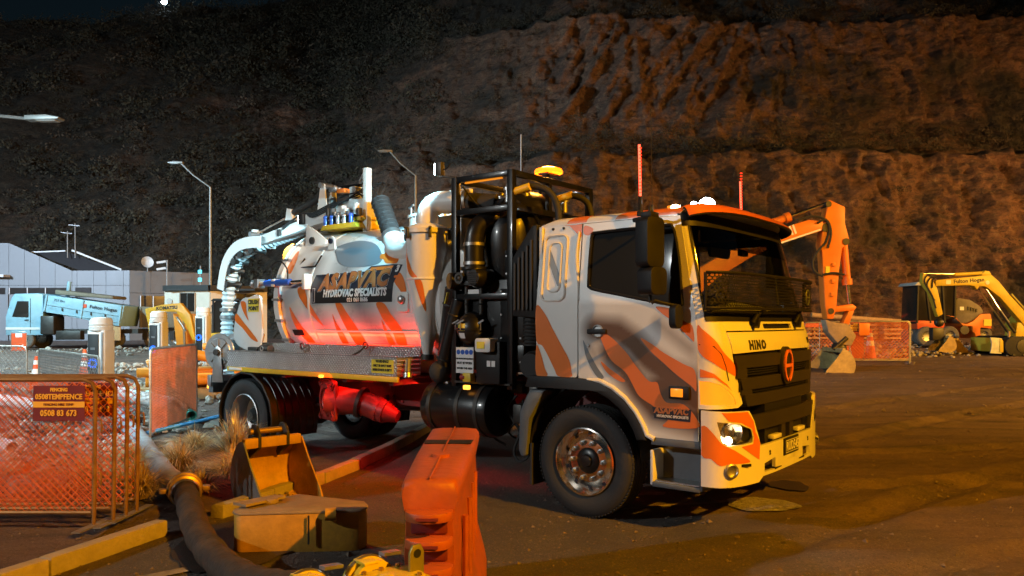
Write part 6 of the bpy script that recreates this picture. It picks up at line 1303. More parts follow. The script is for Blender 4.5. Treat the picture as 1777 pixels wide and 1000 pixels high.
post_lamp((57.5, 26.5), L2_[0], 13.4, 'added orange lamp out of view at the far right, lighting the hill', 'sodium_glass', L2_)
post_lamp((-51.8, 21.0), L3_[0], 12.4, 'added cool lamp out of view at the far left, lighting the hillside', 'cool_glass', L3_)
post_lamp((-28.6, 29.0), L4_[0], 8.0, 'cool white street lamp left of the blue tipper', 'cool_glass', L4_)
post_lamp((-15.6, 20), L5_[0], 7.3, 'street lamp arm reaching in from the left edge', 'pale_trim', L5_)
post_lamp((-18.0, 6.6), L7_[0], 8.2, 'added cool lamp out of view on the left, lighting the pillars', 'cool_glass', L7_)
post_lamp((34.5, 5.0), L6_[0], 10.4, 'added orange lamp beyond the right edge, lighting the diggers', 'sodium_glass', L6_)
post_lamp((-17.97, 46), (-20.03, 46, 11.23), 9.8, 'street lamp above the site cabin behind the tank', 'pale_trim')
post_lamp((-5.75, 46), (-7.57, 46, 11.92), 10.5, 'street lamp rising behind the cyclone of the truck', 'pale_trim')
hl_ = T('hill_lamp', (-67.6, 150, 56), 0, 'small lit lamp on the hilltop against the sky', 'street lamp', 'street lamps'); B().cyl((0, 0, 0), (0, 0, 7.6), .15, n=8).o('pole', 'lamp_post', hl_); B().ball((0, 0, 7.9), .5).o('lamp_globe', 'white_on', hl_); B().cyl((2.2, 0, 0), (2.2, 0, 6.6), .12, n=8).o('stay_pole', 'pale_trim', hl_)
# --- grey panelled building
bd = T('depot_building', (-34, 60, .3), 0, 'grey panelled depot building with a dark sloping roof at the left', 'building')
seams = [-46, -42, -39.1, -37.9, -36.7, -35.5, -34.19, -33.8, -32.5, -31.55, -30.2, -29.71]
def topz(x): return float(np.interp(x, [-60, -39.1, -34.19, -29], [7.6, 7.58, 5.43, 5.46]))
for x0, x1 in zip(seams, seams[1:]):
    g = .012
    for lo in (0, 1):
        b = B(); zz = 4.6 - .3
        if lo:  P = [(x0 + g + 34, 0), (x1 - g + 34, 0), (x1 - g + 34, zz - g), (x0 + g + 34, zz - g)]
        else: P = [(x0 + g + 34, zz + g), (x1 - g + 34, zz + g), (x1 - g + 34, topz(x1)), (x0 + g + 34, topz(x0))]
        b.prism(P, .08, 'xz', 0).o('wall_panel', 'grey_panel', bd)
b = B()
for k in range(4):
    t0, t1 = k / 4, (k + 1) / 4; p0 = Vector((4.29, .0, 0)).lerp(Vector((9.2, 3.5, 0)), t0); p1 = Vector((4.29, .0, 0)).lerp(Vector((9.2, 3.5, 0)), t1)
    for z0, z1 in ((0, 3.7), (3.73, 5.45)): B().bar((p0.x + .01, p0.y, (z0 + z1) / 2), (p1.x - .01, p1.y, (z0 + z1) / 2), .08, z1 - z0).o('wall_panel', 'grey_panel', bd)
B().bar((4.9, .35, 2.9), (8.6, 3.0, 2.9), .1, 1.2).o('window', 'window_dark', bd)
for k in range(5): B().bar((5.0 + .75 * k, .3 + .53 * k, 2.3), (5.0 + .75 * k, .3 + .53 * k, 3.5), .06).o('window_mullion', 'pale_trim', bd)
B().add([(-3.9, 1, 6.9), (-1.2, 1, 7.0), (2.9, 1.5, 5.5), (.2, .2, 5.5)], [(0, 1, 2, 3)]).o('roof', 'dark_roof', bd); B().bar((-3.9, .9, 6.95), (-1.2, .9, 7.05), .1).bar((-.7, .9, 7.1), (2.95, 1.4, 5.6), .14).o('roof_edge', 'pale_trim', bd)
B().box((-3.3, -.02, 3.85), (6.0, .1, .5)).o('window', 'window_dark', bd); B().box((.7, -.02, 3.75), (1.2, .1, .75)).o('window', 'window_dark', bd)
for x in (-5, -3.6, -2.2): B().box((x, -.08, 3.85), (.06, .06, .52)).o('window_mullion', 'pale_trim', bd)
B().box((-5.6, -.4, 5.0), (1.2, .8, .18)).o('canopy', 'pale_trim', bd); B().box((-5.2, .3, 2.0), (.2, .8, 4.2)).o('downpipe', 'grey_panel', bd)
for x, h in ((-1.0, 1.6), (-.4, 2.2)): B().cyl((x, .8, 6.5), (x, .8, 7.0 + h), .04, n=6).bar((x - .5, .8, 6.9 + h), (x + .35, .8, 6.8 + h), .04).o('aerial', 'lamp_post', bd)
ds = T('satellite_dish', (-28.6, 60.5, 5.7), 0, 'satellite dish on the roof of the grey depot', 'dish'); B().lathe([(0, .0), (.25, .05), (.45, .18)], (0, 0, .7), (.6, -.8, .2), 18).o('dish', 'pale_trim', ds); B().cyl((0, .1, 0), (0, .1, .7), .05, n=8).o('mast', 'lamp_post', ds)
cc = T('camera_mast', (-25.9, 58, 0), 0, 'mast with two security cameras behind the site cabin', 'mast'); B().cyl((0, 0, 0), (0, 0, 6.4), .06, n=8).o('mast', 'lamp_post', cc)
for z in (6.3, 5.8): B().bar((-.1, 0, z), (-.7, -.2, z - .12), .16).o('camera', 'pale_trim', cc)
sgp = T('signal_post', (-23.6, 58.5, 0), 0, 'post with two cyan signal lights', 'signal'); B().cyl((0, 0, 0), (0, 0, 6.0), .06, n=8).o('post', 'lamp_post', sgp)
for z in (5.55, 4.95): B().box((0, -.1, z), (.26, .08, .26)).o('signal_light', 'cyan_on', sgp)
# --- cream site cabin
ca = T('site_cabin', (-17.2, 44, .30), R(0), 'cream portable site cabin with dark roof band behind the tank', 'cabin')
A_, C_, D_ = Vector((-2.85, .6, 0)), Vector((0, 0, 0)), Vector((2.6, 2.0, 0))
for P_, Q_, n_ in ((A_, C_, 3), (C_, D_, 3)):
    for k in range(n_):
        p, q = P_.lerp(Q_, k / n_), P_.lerp(Q_, (k + 1) / n_); e = (q - p).normalized() * .008; B().bar(p + e + Vector((0, 0, 1.7)), q - e + Vector((0, 0, 1.7)), .08, 3.2).o('wall_panel', 'cream_wall', ca)
    B().bar(P_ + Vector((0, -.08, 3.40)), Q_ + Vector((0, -.08, 3.40)), .3, .32).o('roof_band', 'dark_roof', ca)
    for t in ((.35, .68) if P_ is A_ else (.45, .80)),: 
        p, q = P_.lerp(Q_, t[0]), P_.lerp(Q_, t[1]); w_ = B().bar(p + Vector((0, -.06, 2.5)), q + Vector((0, -.06, 2.5)), .06, 1.25).o('window', 'window_dark', ca); mid_ = p.lerp(q, .5); B().bar(mid_ + Vector((0, -.10, 1.9)), mid_ + Vector((0, -.10, 3.1)), .05).o('window_bar', 'dark_steel', w_)
        B().tube([p + Vector((0, -.1, 1.88)), q + Vector((0, -.1, 1.88)), q + Vector((0, -.1, 3.12)), p + Vector((0, -.1, 3.12))], .035, 4, closed=True).o('window_frame', 'pale_trim', w_)
B().lathe([(0, -.05), (.17, -.04), (.17, .02)], (-2.5, .42, 2.65), (0, 1, 0), 16).o('wall_light', 'pale_trim', ca); B().box((0, 1.2, 3.3), (5.0, 2.2, .1)).o('roof', 'dark_roof', ca)
# --- pillars with blue ring lights
def pillar(x, y, h, w_, label):
    t = T('ring_light_pillar', (x, y, gz1(x, y)), math.atan2(-x, -y) * -1 * -1 * .0 + R(-8), label, 'pillar', 'pillars with blue ring lights')
    B().prism(rect(-w_ / 2, w_ / 2, -w_ * .42, w_ * .42, .05), h * .86, 'xy', 0).o('column', 'pvc_white', t, bevel=.01); B().lathe([(w_ * .55, h * .86), (w_ * .56, h * .90), (w_ * .53, h * .905), (w_ * .56, h * .93), (w_ * .53, h * .94), (w_ * .54, h * .97), (w_ * .45, h), (0, h * 1.01)], n=24).o('cap', 'pvc_white', t)
    B().box((-w_ * .12, -w_ * .43, h * .43), (w_ * .58, .02, h * .78)).o('face_panel', 'black_plastic', t, bevel=.005); B().box((w_ * .36, -w_ * .43, h * .43), (w_ * .08, .02, h * .82)).o('edge_strip', 'steel', t)
    for q in range(12):
        a = q * math.pi / 6; B().ball((-w_ * .12 + w_ * .22 * math.cos(a), -w_ * .45, h * .50 + w_ * .22 * math.sin(a)), w_ * .05, 8, 5).o('ring_light', 'blue_ring', t)
    B().lathe([(w_ * .14, 0), (w_ * .17, -.01), (w_ * .14, -.02)], (-w_ * .12, -w_ * .44, h * .50), (0, 1, 0), 20).o('ring_trim', 'blue_ring', t); B().box((-w_ * .12, -w_ * .45, h * .66), (w_ * .25, .02, w_ * .12)).o('display', 'grey_plastic', t)
pillar(-8.3, 15.6, 1.82, .40, 'nearest white pillar with a blue ring light beside the grey wire fence'); pillar(-9.15, 20, 1.95, .38, 'white pillar with a blue ring light left of the end-on fence'); pillar(-10.8, 27, 2.10, .42, 'farthest white pillar with a blue ring light beside the hanging hose')
# --- pipes, debris, cones behind the fences
PG = 'orange pipes in the stack'
for i, (x, y, z, L) in enumerate(((-8.55, 17.6, .62, 2.6), (-8.25, 17.5, .62, 2.8), (-7.95, 17.3, .50, 2.6), (-7.65, 17.1, .48, 2.4), (-8.35, 17.6, .40, 2.8), (-8.05, 17.5, .36, 2.6))):
    q = B(); d = Vector((.95, .35, .0)).normalized(); q.lathe([(.095, 0), (.115, .002), (.115, L), (.095, L), (.095, 0)], (0, 0, 0), d, 18); q.o('plastic_pipe', 'pipe_orange', None, loc=(x, y, z), label='orange plastic drain pipe, ' + ('leftmost of the upper row', 'second of the upper row', 'third of the upper row', 'rightmost of the upper row', 'left one of the lower row', 'right one of the lower row')[i] + ' in the stack', cat='pipe', group=PG)
B().tube(smooth_path([(-8.1, 17.2, .82), (-7.7, 17.3, 1.0), (-7.3, 17.4, 1.05), (-6.8, 17.6, .95), (-6.4, 17.8, .75)], 6), .115, 16).o('bent_pipe', 'pipe_orange', label='bent orange pipe arching over the pipe stack', cat='pipe', group=PG)
B().box((-7.7, 17.6, .15), (2.2, 1.0, .3)).o('pipe_pallet', 'timber', label='timber pallet under the orange pipes', cat='pallet'); B().cyl((-8.0, 26, .95), (-10.2, 25.5, .95), .12, n=12).o('plastic_pipe', 'pipe_orange', label='orange pipe lying between the two farther pillars', cat='pipe', group=PG)
for i, (p, q, r, m_, lb) in enumerate((((-6.6, 14.0, .45), (-5.4, 13.0, .2), .10, 'green_pipe', 'green plastic pipe beside the end-on fence panel'), ((-7.0, 13.5, .55), (-5.6, 12.9, .4), .12, 'pvc_white', 'white pipe behind the hindmost stacked panel'), ((-5.6, 11.2, .10), (-4.6, 12.1, .30), .03, 'blue_pipe', 'thin blue pipe leaning against the end-on fence panel'), ((-8.6, 12.2, .6), (-6.9, 11.6, .5), .10, 'pvc_white', 'white pipe lying high behind the stacked fences'), ((-9.0, 11.8, .35), (-6.6, 10.2, .12), .09, 'pvc_white', 'long white pipe lying low behind the stacked fences'), ((-8.4, 10.6, .5), (-7.1, 10.3, .42), .11, 'red_orange', 'red pipe behind the stacked fences'), ((-7.9, 9.6, .10), (-5.6, 8.9, .09), .06, 'red_orange', 'thin red pipe on the ground behind the stacked fences'))):
    B().lathe([(r * .8, 0), (r, .002), (r, (Vector(q) - Vector(p)).length), (r * .8, (Vector(q) - Vector(p)).length), (r * .8, 0)], p, Vector(q) - Vector(p), 16).o('loose_pipe', m_, label=lb, cat='pipe')
def cone(x, y, h, label, tip=0):
    t = T('traffic_cone', (x, y, gz1(x, y) + (.18 if tip else 0)), random.uniform(0, 6), label, 'traffic cone', 'traffic cones'); t.rotation_euler = (tip, 0, 2.5 if tip else 0)
    B().box((0, 0, .02), (h * .52, h * .52, .04)).o('base', 'cone_orange', t, bevel=.01); B().lathe([(h * .19, .04), (h * .045, h), (0, h)], n=20).o('body', 'cone_orange', t)
    for a, b_ in ((.45, .62), (.75, .88)): B().lathe([(h * .19 * (1 - a) + h * .045 * a + .004, h * a + .04 * (1 - a)), (h * .19 * (1 - b_) + h * .045 * b_ + .004, h * b_ + .04 * (1 - b_))], n=20).o('reflective_band', 'white_vinyl', t)
cone(-11.7, 19, .85, 'tall traffic cone left of the grey wire fence, beside the tipper'); cone(-11.9, 21.5, .9, 'plain traffic cone touching the top of the wire fence'); cone(-13.6, 18.5, .72, 'leftmost traffic cone behind the wire fence'); cone(-12.6, 18.2, .72, 'middle traffic cone behind the wire fence'); cone(-12.2, 18.3, .7, 'right one of the close pair of cones behind the wire fence')
cone(11.9, 27.5, 1.0, 'traffic cone lying tipped over behind the right-hand fences', R(75)); cone(12.8, 27.6, 1.1, 'upright red traffic cone behind the right-hand fences')
rs_ = T('barrier_board', (-25.3, 39, .2), R(6), 'red barrier board standing beside the tipper cab', 'barrier'); rs_.scale = (.62, .62, .66); B().tube([(0, 0, 0), (0, 0, 1.5), (.1, 0, 1.6), (1.1, 0, 1.6), (1.2, 0, 1.5), (1.2, 0, 0)], .025, 6).o('frame_tube', 'galv_tube', rs_); B().box((.6, 0, .8), (1.14, .02, 1.4)).o('board', 'red_orange', rs_); B().lathe([(.2, 0), (.26, -.01), (.2, -.02)], (.75, -.012, .5), (0, 1, 0), 20).o('roundel', 'cone_orange', rs_); B().box((.6, -.015, 1.35), (.5, .01, .3)).o('label_plate', 'white_vinyl', rs_)
P = np.array([(rng.uniform(-9, -4.2), rng.uniform(7.4, 14), 0.02 + .12 * rng.random()) for _ in range(420)]); scatter_stones('construction_debris', P, rng.uniform(.03, .13, 420), 'pale_rubble', 'broken pale debris behind the stacked fence panels')
# --- wheels and tracks shared by the machines
def wheel(parent, c, r, w_, m_='grey_tyre', name='wheel'):
    q = T(name, c, 0, parent=parent); B().lathe([(r * .55, -w_ / 2), (r * .9, -w_ / 2), (r, -w_ * .35), (r, w_ * .35), (r * .9, w_ / 2), (r * .55, w_ / 2)], ax=(0, 1, 0), n=32).o('tyre', m_, q); B().lathe([(r * .56, -w_ * .45), (r * .5, -w_ * .3), (r * .25, -w_ * .2), (0, -w_ * .25)], ax=(0, 1, 0), n=24).o('rim', 'steel', q)
    for k in range(8): B().at((r * .35 * math.cos(k * .785), -w_ * .25, r * .35 * math.sin(k * .785))).cyl((0, -.03, 0), (0, .03, 0), r * .045, n=6).o('wheel_nut', 'dark_steel', q)
    return q
def plate(parent, name, P, t, m_, y=0, **k): return B().prism(P, t, 'xz', y - t / 2).o(name, m_, parent, bevel=k.pop('bevel', .02), **k)
# --- light-blue tipper
tp = T('tipper_truck', (-24, 42, .29), R(4), 'light blue tipper truck parked in front of the grey depot', 'truck')
cb = plate(tp, 'cab', [(-3.4, .75), (-1.45, .75), (-1.45, 2.95), (-1.7, 3.03), (-2.95, 3.0), (-3.12, 2.75), (-3.4, 1.75)], 2.2, 'tipper_blue', 1.1, bevel=.05)
plate(cb, 'side_window', [(-3.05, 1.75), (-2.2, 1.72), (-2.2, 2.6), (-2.78, 2.6)], .03, 'window_dark', -.01, bevel=.005); plate(cb, 'door_seam', [(-2.12, .85), (-2.09, .85), (-2.09, 2.75), (-2.12, 2.75)], .02, 'dark_steel', -.005, bevel=0); plate(cb, 'sill_stripe', [(-3.38, 1.05), (-1.6, 1.05), (-1.6, 1.18), (-3.38, 1.18)], .03, 'pvc_white', -.01, bevel=0); plate(cb, 'door_handle', [(-2.4, 1.55), (-2.2, 1.55), (-2.2, 1.6), (-2.4, 1.6)], .05, 'black_plastic', -.02, bevel=0)
tr = plate(tp, 'tray', [(-1.42, 2.05), (-1.25, 2.95), (2.85, 2.35), (2.62, 1.22)], 2.3, 'tipper_blue', 1.1, bevel=.02)
for z0, z1 in ((2.42, 1.80), (2.02, 1.44)): B().bar((-1.2, -.08, z0), (2.65, -.08, z1), .05, .05).o('side_rib', 'tipper_blue', tr)
for x in (-1.2, .7, 2.7): B().bar((x, -.09, 2.94 - (x + 1.25) * .146), (x - .15, -.09, 2.05 - (x + 1.25) * .20), .08).o('stanchion', 'tipper_blue', tr)
for k in range(4): B().bar((-.4 + .75 * k, -.09, 2.22 - .113 * k), (-.4 + .75 * k, -.09, 2.06 - .113 * k), .06).o('side_hinge', 'dark_steel', tr)
text('Fulton Hogan', 'navy_vinyl', tr, plane_fn((1.75, -.075, 2.20), (1, 0, -.15), (.15, 0, 1)), .26, bold=.004); B().box((.75, -.07, 2.34), (.22, .02, .2)).o('logo_tile', 'red_orange', tr); text('757 Bus', 'navy_vinyl', tr, plane_fn((-.55, -.075, 2.62), (1, 0, -.15), (.15, 0, 1)), .18)
plate(tp, 'tarp_roll', [(-1.0, 2.98), (2.1, 2.72), (2.1, 2.9), (-1.0, 3.25)], 1.8, 'khaki_steel', 1.2, bevel=.08)
B().box((.5, 1.0, .95), (5.6, .8, .25)).o('chassis', 'dark_steel', tp); B().box((-.1, .15, .75), (1.3, .5, .5)).o('side_box', 'dark_steel', tp, bevel=.03); B().box((-1.1, .3, 1.3), (.7, 1.2, 1.0)).o('engine_bits', 'dark_steel', tp, bevel=.05)
B().cyl((-.55, .8, 2.9), (-.45, .8, 3.7), .1, n=10).o('exhaust_stack', 'tipper_blue', tp); plate(tp, 'mudguard', [(2.05, .45), (2.6, .45), (2.6, 1.5), (2.05, 1.45)], .08, 'timber', .1, bevel=.05)
for x in (-2.5, 1.5): 
    for y in (.2, 2.0): wheel(tp, (x, y, .52), .52, .34)
kt = T('khaki_truck', (-19.6, 44, .29), R(4), 'khaki tray truck partly hidden behind the blue tipper', 'truck')
plate(kt, 'tray', [(-1.6, 1.15), (.9, 1.15), (.9, 2.25), (-1.6, 2.35)], 2.2, 'khaki_steel', 1.1)
for x in (-1.5, -.3, .8): B().box((x, -.03, 1.7), (.09, .06, 1.1)).o('stanchion', 'khaki_steel', kt)
B().box((-.4, .8, .95), (2.8, .8, .28)).o('chassis', 'dark_steel', kt); text('Fulton Hogan', 'pale_trim', kt, plane_fn((-.6, -.02, 2.02), (1, 0, 0), (0, 0, 1)), .2)
for x in (-.9, .4): wheel(kt, (x, .25, .5), .5, .32)
for x in (-1.3, .2): B().box((x, .05, .7), (.25, .1, .5)).o('mud_flap', 'rubber', kt)
# --- yellow excavator by the cabin
ke = T('mini_excavator', (-11.6, 30, .22), 0, 'yellow excavator with its boom raised beside the site cabin', 'excavator')
q = plate(ke, 'boom', [(-2.45, 2.08), (-1.96, 2.22), (-1.22, 2.28), (-.86, 1.82), (-.66, .86), (-.78, .86), (-1.04, 1.46), (-1.40, 1.95), (-1.96, 1.95), (-2.42, 1.9)], .24, 'digger_yellow', 0, bevel=.015)
text('KOMATSU', 'sticker_print', q, plane_fn((-1.75, -.13, 2.09), (1, .0, .06), (-.06, 0, 1)), .17, bold=.008)
plate(ke, 'stick', [(-2.62, 2.05), (-2.40, 2.12), (-2.20, 1.3), (-2.32, .75), (-2.42, .75), (-2.50, 1.4)], .18, 'digger_yellow', 0); B().cyl((-1.0, -.16, 1.2), (-1.35, -.16, 1.75), .05, n=10).o('boom_ram', 'chrome', ke)
plate(ke, 'cab', [(.0, 1.0), (1.05, 1.0), (1.05, 2.25), (.9, 2.38), (.1, 2.38), (-.1, 2.2)], 1.0, 'window_dark', .5, bevel=.04); plate(ke, 'cab_roof', [(-.1, 2.36), (1.05, 2.36), (1.0, 2.46), (.0, 2.46)], 1.1, 'black_plastic', .5)
for x in (.0, .55, 1.05): B().box((x, -.02, 1.7), (.06, .06, 1.4)).o('cab_pillar', 'black_plastic', ke)
plate(ke, 'counterweight', [(-.4, .65), (1.5, .65), (1.6, 1.05), (1.4, 1.2), (-.4, 1.1)], 1.5, 'digger_yellow', .6, bevel=.06)
def track(parent, L, h, y, w_=.4): 
    P = [(L / 2 * .96 * (1 if abs(a) < 90 else -1) + h / 2 * math.cos(R(a)), h / 2 + h / 2 * math.sin(R(a))) for a in list(range(-90, 90, 20)) + [90] + list(range(100, 271, 20))]; t = B().prism(P, w_, 'xz', y - w_ / 2).o('track', 'rubber', parent, bevel=.02)
    for k in range(9): B().box((-L / 2 + L * k / 8, y - w_ / 2 - .01, .05), (.09, .05, .07)).o('track_pad', 'dark_steel', t)
    for k in range(4): B().lathe([(0, -.05), (h * .33, -.03), (h * .33, .02)], (-L * .38 + L * .76 * k / 3, y - w_ / 2, h / 2), (0, 1, 0), 14).o('idler', 'dark_steel', t)
for y in (0, 1.3): track(ke, 2.2, .6, y)
sk = T('skip_bin', (-13.4, 33, .25), 0, 'orange-brown steel skip behind the yellow excavator boom', 'skip'); plate(sk, 'body', [(-.9, .1), (.9, .1), (1.1, 1.9), (-1.1, 1.9)], 1.6, 'pipe_orange', .8, bevel=.03)
for x in (-.55, 0, .55): B().bar((x, -.03, .15), (x * 1.15, -.03, 1.85), .08).o('rib', 'dusty_steel', sk)
B().box((0, 0, 1.92), (2.3, .1, .09)).o('rim', 'dusty_steel', sk)
# --- orange excavator reaching over the truck cab
oe = T('orange_excavator', (4.0, 24.6, .33), R(0), 'orange excavator behind the truck cab with its arm reaching right', 'excavator'); dx, dz_ = -4.0, -.33
def W2(P): return [(x + dx, z + dz_) for x, z in P]
stk = plate(oe, 'stick', W2([(9.567, 5.473), (10.058, 5.245), (10.058, 4.754), (10.198, 4.228), (9.97, 4.0), (9.882, 3.351), (9.795, 2.193), (9.707, 1.86), (9.514, 1.86), (9.444, 2.316), (9.356, 3.877), (9.304, 4.105), (9.444, 4.912)]), .40, 'digger_orange', -1.1, bevel=.03)
for x, z, r in ((9.55, 5.33, .09), (9.47, 4.62, .13), (10.08, 4.2, .10), (9.62, 2.1, .09)): B().cyl((x + dx, -1.33, z + dz_), (x + dx, -.87, z + dz_), r, n=18).o('pivot_pin', 'dark_steel', stk)
bmO = plate(oe, 'boom', W2([(9.40, 4.80), (8.953, 4.86), (8.321, 4.66), (7.6, 4.38), (6.4, 3.85), (5.3, 3.2), (4.4, 2.2), (3.9, 1.6), (4.5, 1.3), (5.2, 2.2), (6.2, 3.1), (7.2, 3.72), (8.02, 4.105), (9.35, 4.53)]), .46, 'digger_orange', -1.1, bevel=.03)
text('HITACHI', 'white_vinyl', bmO, plane_fn((7.82 + dx, -1.335, 4.30 + dz_), (1, 0, .36), (-.36, 0, 1)), .38, bold=.012)
B().bar(Vector((8.05 + dx, -1.34, 4.14 + dz_)), Vector((9.3 + dx, -1.34, 4.56 + dz_)), .02, .05).o('boom_edge', 'white_vinyl', bmO)
B().cyl((6.6 + dx, -1.1, 4.35 + dz_), (8.374 + dx, -1.1, 4.947 + dz_), .12, n=16).cyl((8.30 + dx, -1.1, 4.92 + dz_), (8.45 + dx, -1.1, 4.975 + dz_), .16, n=16).o('stick_ram', 'digger_orange', oe); B().cyl((8.374 + dx, -1.1, 4.947 + dz_), (9.567 + dx, -1.1, 5.38 + dz_), .055, n=14).o('stick_ram_rod', 'chrome', oe)
B().cyl((10.09 + dx, -1.1, 4.2 + dz_), (10.2 + dx, -1.1, 3.0 + dz_), .11, n=16).cyl((10.19 + dx, -1.1, 3.08 + dz_), (10.205 + dx, -1.1, 2.9 + dz_), .15, n=16).o('bucket_ram', 'digger_orange', oe); B().cyl((10.2 + dx, -1.1, 2.95 + dz_), (10.28 + dx, -1.1, 2.25 + dz_), .055, n=14).o('bucket_ram_rod', 'chrome', oe)
plate(oe, 'link_arm', W2([(9.55, 2.05), (10.35, 2.12), (10.42, 2.22), (10.3, 2.32), (9.6, 2.22)]), .34, 'digger_orange', -1.1); plate(oe, 'link_arm', W2([(10.25, 2.25), (10.38, 2.2), (10.15, 1.55), (9.95, 1.6)]), .30, 'digger_orange', -1.1)
plate(oe, 'quick_hitch', W2([(9.45, 1.85), (9.80, 1.75), (10.15, 1.72), (10.40, 1.35), (10.25, 1.05), (9.85, 1.10), (9.55, 1.45)]), .42, 'dusty_steel', -1.1, bevel=.04); B().ball((9.95 + dx, -1.1, .98 + dz_), .22).cyl((9.7 + dx, -1.3, .95 + dz_), (10.1 + dx, -1.3, 1.3 + dz_), .07, n=10).o('tilt_rotator', 'dark_steel', oe)
bucket('grading_bucket', (9.85 + dx, -1.1, .0 + dz_ + .12), R(180), 1.5, 1.35, None, 'bucket_tan', ears=False, parent=oe)
for pts in ([(9.2, 4.75), (9.42, 4.85), (9.55, 4.6), (9.45, 4.2), (9.2, 3.9), (9.05, 3.6), (9.1, 3.3), (9.35, 3.15)], [(8.6, 4.85), (9.1, 4.95), (9.5, 4.8), (9.6, 4.4), (9.5, 4.0)], [(9.35, 3.2), (9.7, 3.25), (10.0, 3.2)]): B().tube(smooth_path([(x + dx, -1.36, z + dz_) for x, z in pts], 5), .035, 6).o('hydraulic_hose', 'rubber', oe)
for x, z in ((9.68, 3.0), (9.66, 2.6), (9.7, 3.5)): B().box((x + dx, -1.32, z + dz_), (.10, .06, .12)).o('hose_clip', 'digger_orange', oe, bevel=.01)
B().box((9.52 + dx, -1.315, 3.35 + dz_), (.12, .02, .2)).o('warning_label', 'sticker_yellow', oe)
plate(oe, 'house', [(-3.0, 1.1), (1.2, 1.1), (1.2, 1.9), (.6, 2.3), (-2.6, 2.3), (-3.1, 1.9)], 2.5, 'digger_orange', 0, bevel=.08); plate(oe, 'operator_cab', [(-.2, 1.9), (1.3, 1.9), (1.35, 2.6), (1.1, 3.2), (-.2, 3.2)], 1.0, 'window_dark', .7, bevel=.05); plate(oe, 'cab_roof', [(-.25, 3.18), (1.15, 3.18), (1.05, 3.28), (-.25, 3.28)], 1.05, 'digger_orange', .7)
B().cyl((0, 0, .9), (0, 0, 1.15), .6, n=20).o('slew_ring', 'dark_steel', oe)
for y in (-1.1, 1.1): track(oe, 4.0, .95, y, .55)
# --- fences to the right of the truck
RG = 'fence panels to the right of the truck'
for i, (x, y, a, lb) in enumerate(((10.2, 25.6, 0, 'fence panel just right of the truck cab, behind the orange excavator bucket'), (11.05, 26.0, -4, 'wide orange fence panel behind the tilted cone'), (11.3, 26.35, -2, 'fence panel standing close behind the wide orange panel'), (11.55, 26.7, 1, 'farthest of the right-hand orange fence panels'))):
    fence((x, y, gz1(x, y)), R(a), 1.0 if i == 0 else 2.25, 1.42, lb, RG, pitch=.085, r=.0032, sign=(.45 if i == 0 else .5,) if i in (0, 1) else None)
fence((9.55, 25.2, gz1(9.5, 25)), R(8), 1.1, 1.42, 'fence panel half hidden by the truck bonnet', RG, pitch=.085, r=.0032)
B().box((11.8, 26.9, gz1(11, 26) + .7), (.9, .03, 1.2)).o('orange_sheet', 'red_orange', label='red-orange sheet hung behind the right-hand fences', cat='sheet'); B().prism([(0, 0), (.36, 0), (.36, .42), (0, .42)], .05, 'xz', 0).o('orange_bin', 'digger_orange', label='small orange sign hung on the wide right-hand fence', cat='sign', loc=(11.6, 25.8, gz1(11, 26) + .95), bevel=.02)
# --- roller
ro = T('site_roller', (19.7, 35, gz1(19.7, 35) + .12), 0, 'orange pneumatic roller with cab behind the yellow excavator arm', 'roller')
plate(ro, 'body', [(-.05, 1.35), (.35, 1.30), (.75, .85), (1.15, .85), (1.15, .6), (1.25, .55), (1.3, .30), (1.5, .30), (1.5, .8), (2.0, .75), (2.0, 1.2), (1.95, 1.42), (1.5, 1.4), (1.2, 1.1), (.9, .95), (.6, 1.0), (.35, 1.25)], 1.5, 'digger_orange', .7, bevel=.03)
plate(ro, 'hood', [(.35, 1.15), (.60, .98), (.95, 1.0), (1.2, 1.12), (1.55, 1.38), (1.7, 1.5), (1.55, 1.75), (1.1, 2.05), (.5, 2.15), (.4, 2.0)], 1.4, 'khaki_steel', .7, bevel=.06)
for k in range(4): B().box((.98 + .12 * k, -.02, 1.66 - .03 * k), (.06, .05, .16)).o('hood_vent', 'dark_steel', ro)
B().box((.68, -.015, 1.66), (.18, .02, .16)).o('logo_tile', 'white_vinyl', ro); B().box((1.82, -.06, 1.02), (.34, .04, .3)).o('warning_plate', 'sticker_yellow', ro)
plate(ro, 'cab_glass', [(-1.38, .95), (.3, 1.2), (.42, 2.15), (.38, 2.72), (-1.3, 2.72)], 1.4, 'window_dark', .7, bevel=.04); plate(ro, 'cab_roof', [(-1.5, 2.7), (.5, 2.7), (.4, 2.84), (-1.35, 2.86)], 1.6, 'pale_trim', .7, bevel=.03)
for a, b_ in (((-1.36, 1.0), (-1.3, 2.7)), ((-.75, 1.0), (-.95, 2.7)), ((-.1, 1.0), (-.2, 2.7)), ((.35, 1.2), (.38, 2.7))): B().bar((a[0], -.03, a[1]), (b_[0], -.03, b_[1]), .07).o('cab_pillar', 'black_plastic', ro)
plate(ro, 'front_frame', [(-1.35, .72), (-.15, .72), (-.1, 1.08), (-1.38, 1.12)], 1.5, 'red_orange', .7, bevel=.03)
for y in (-.05, .35, .75, 1.15): wheel(ro, (-1.0, y, .40), .44, .34)
wheel(ro, (.05, .0, .42), .44, .4); wheel(ro, (.05, 1.2, .42), .44, .4); wheel(ro, (1.75, .3, .42), .42, .4); B().lathe([(0, -.04), (.2, -.03), (.2, .02)], (.75, -.1, .68), (0, 1, 0), 20).o('filter_cap', 'dark_steel', ro)
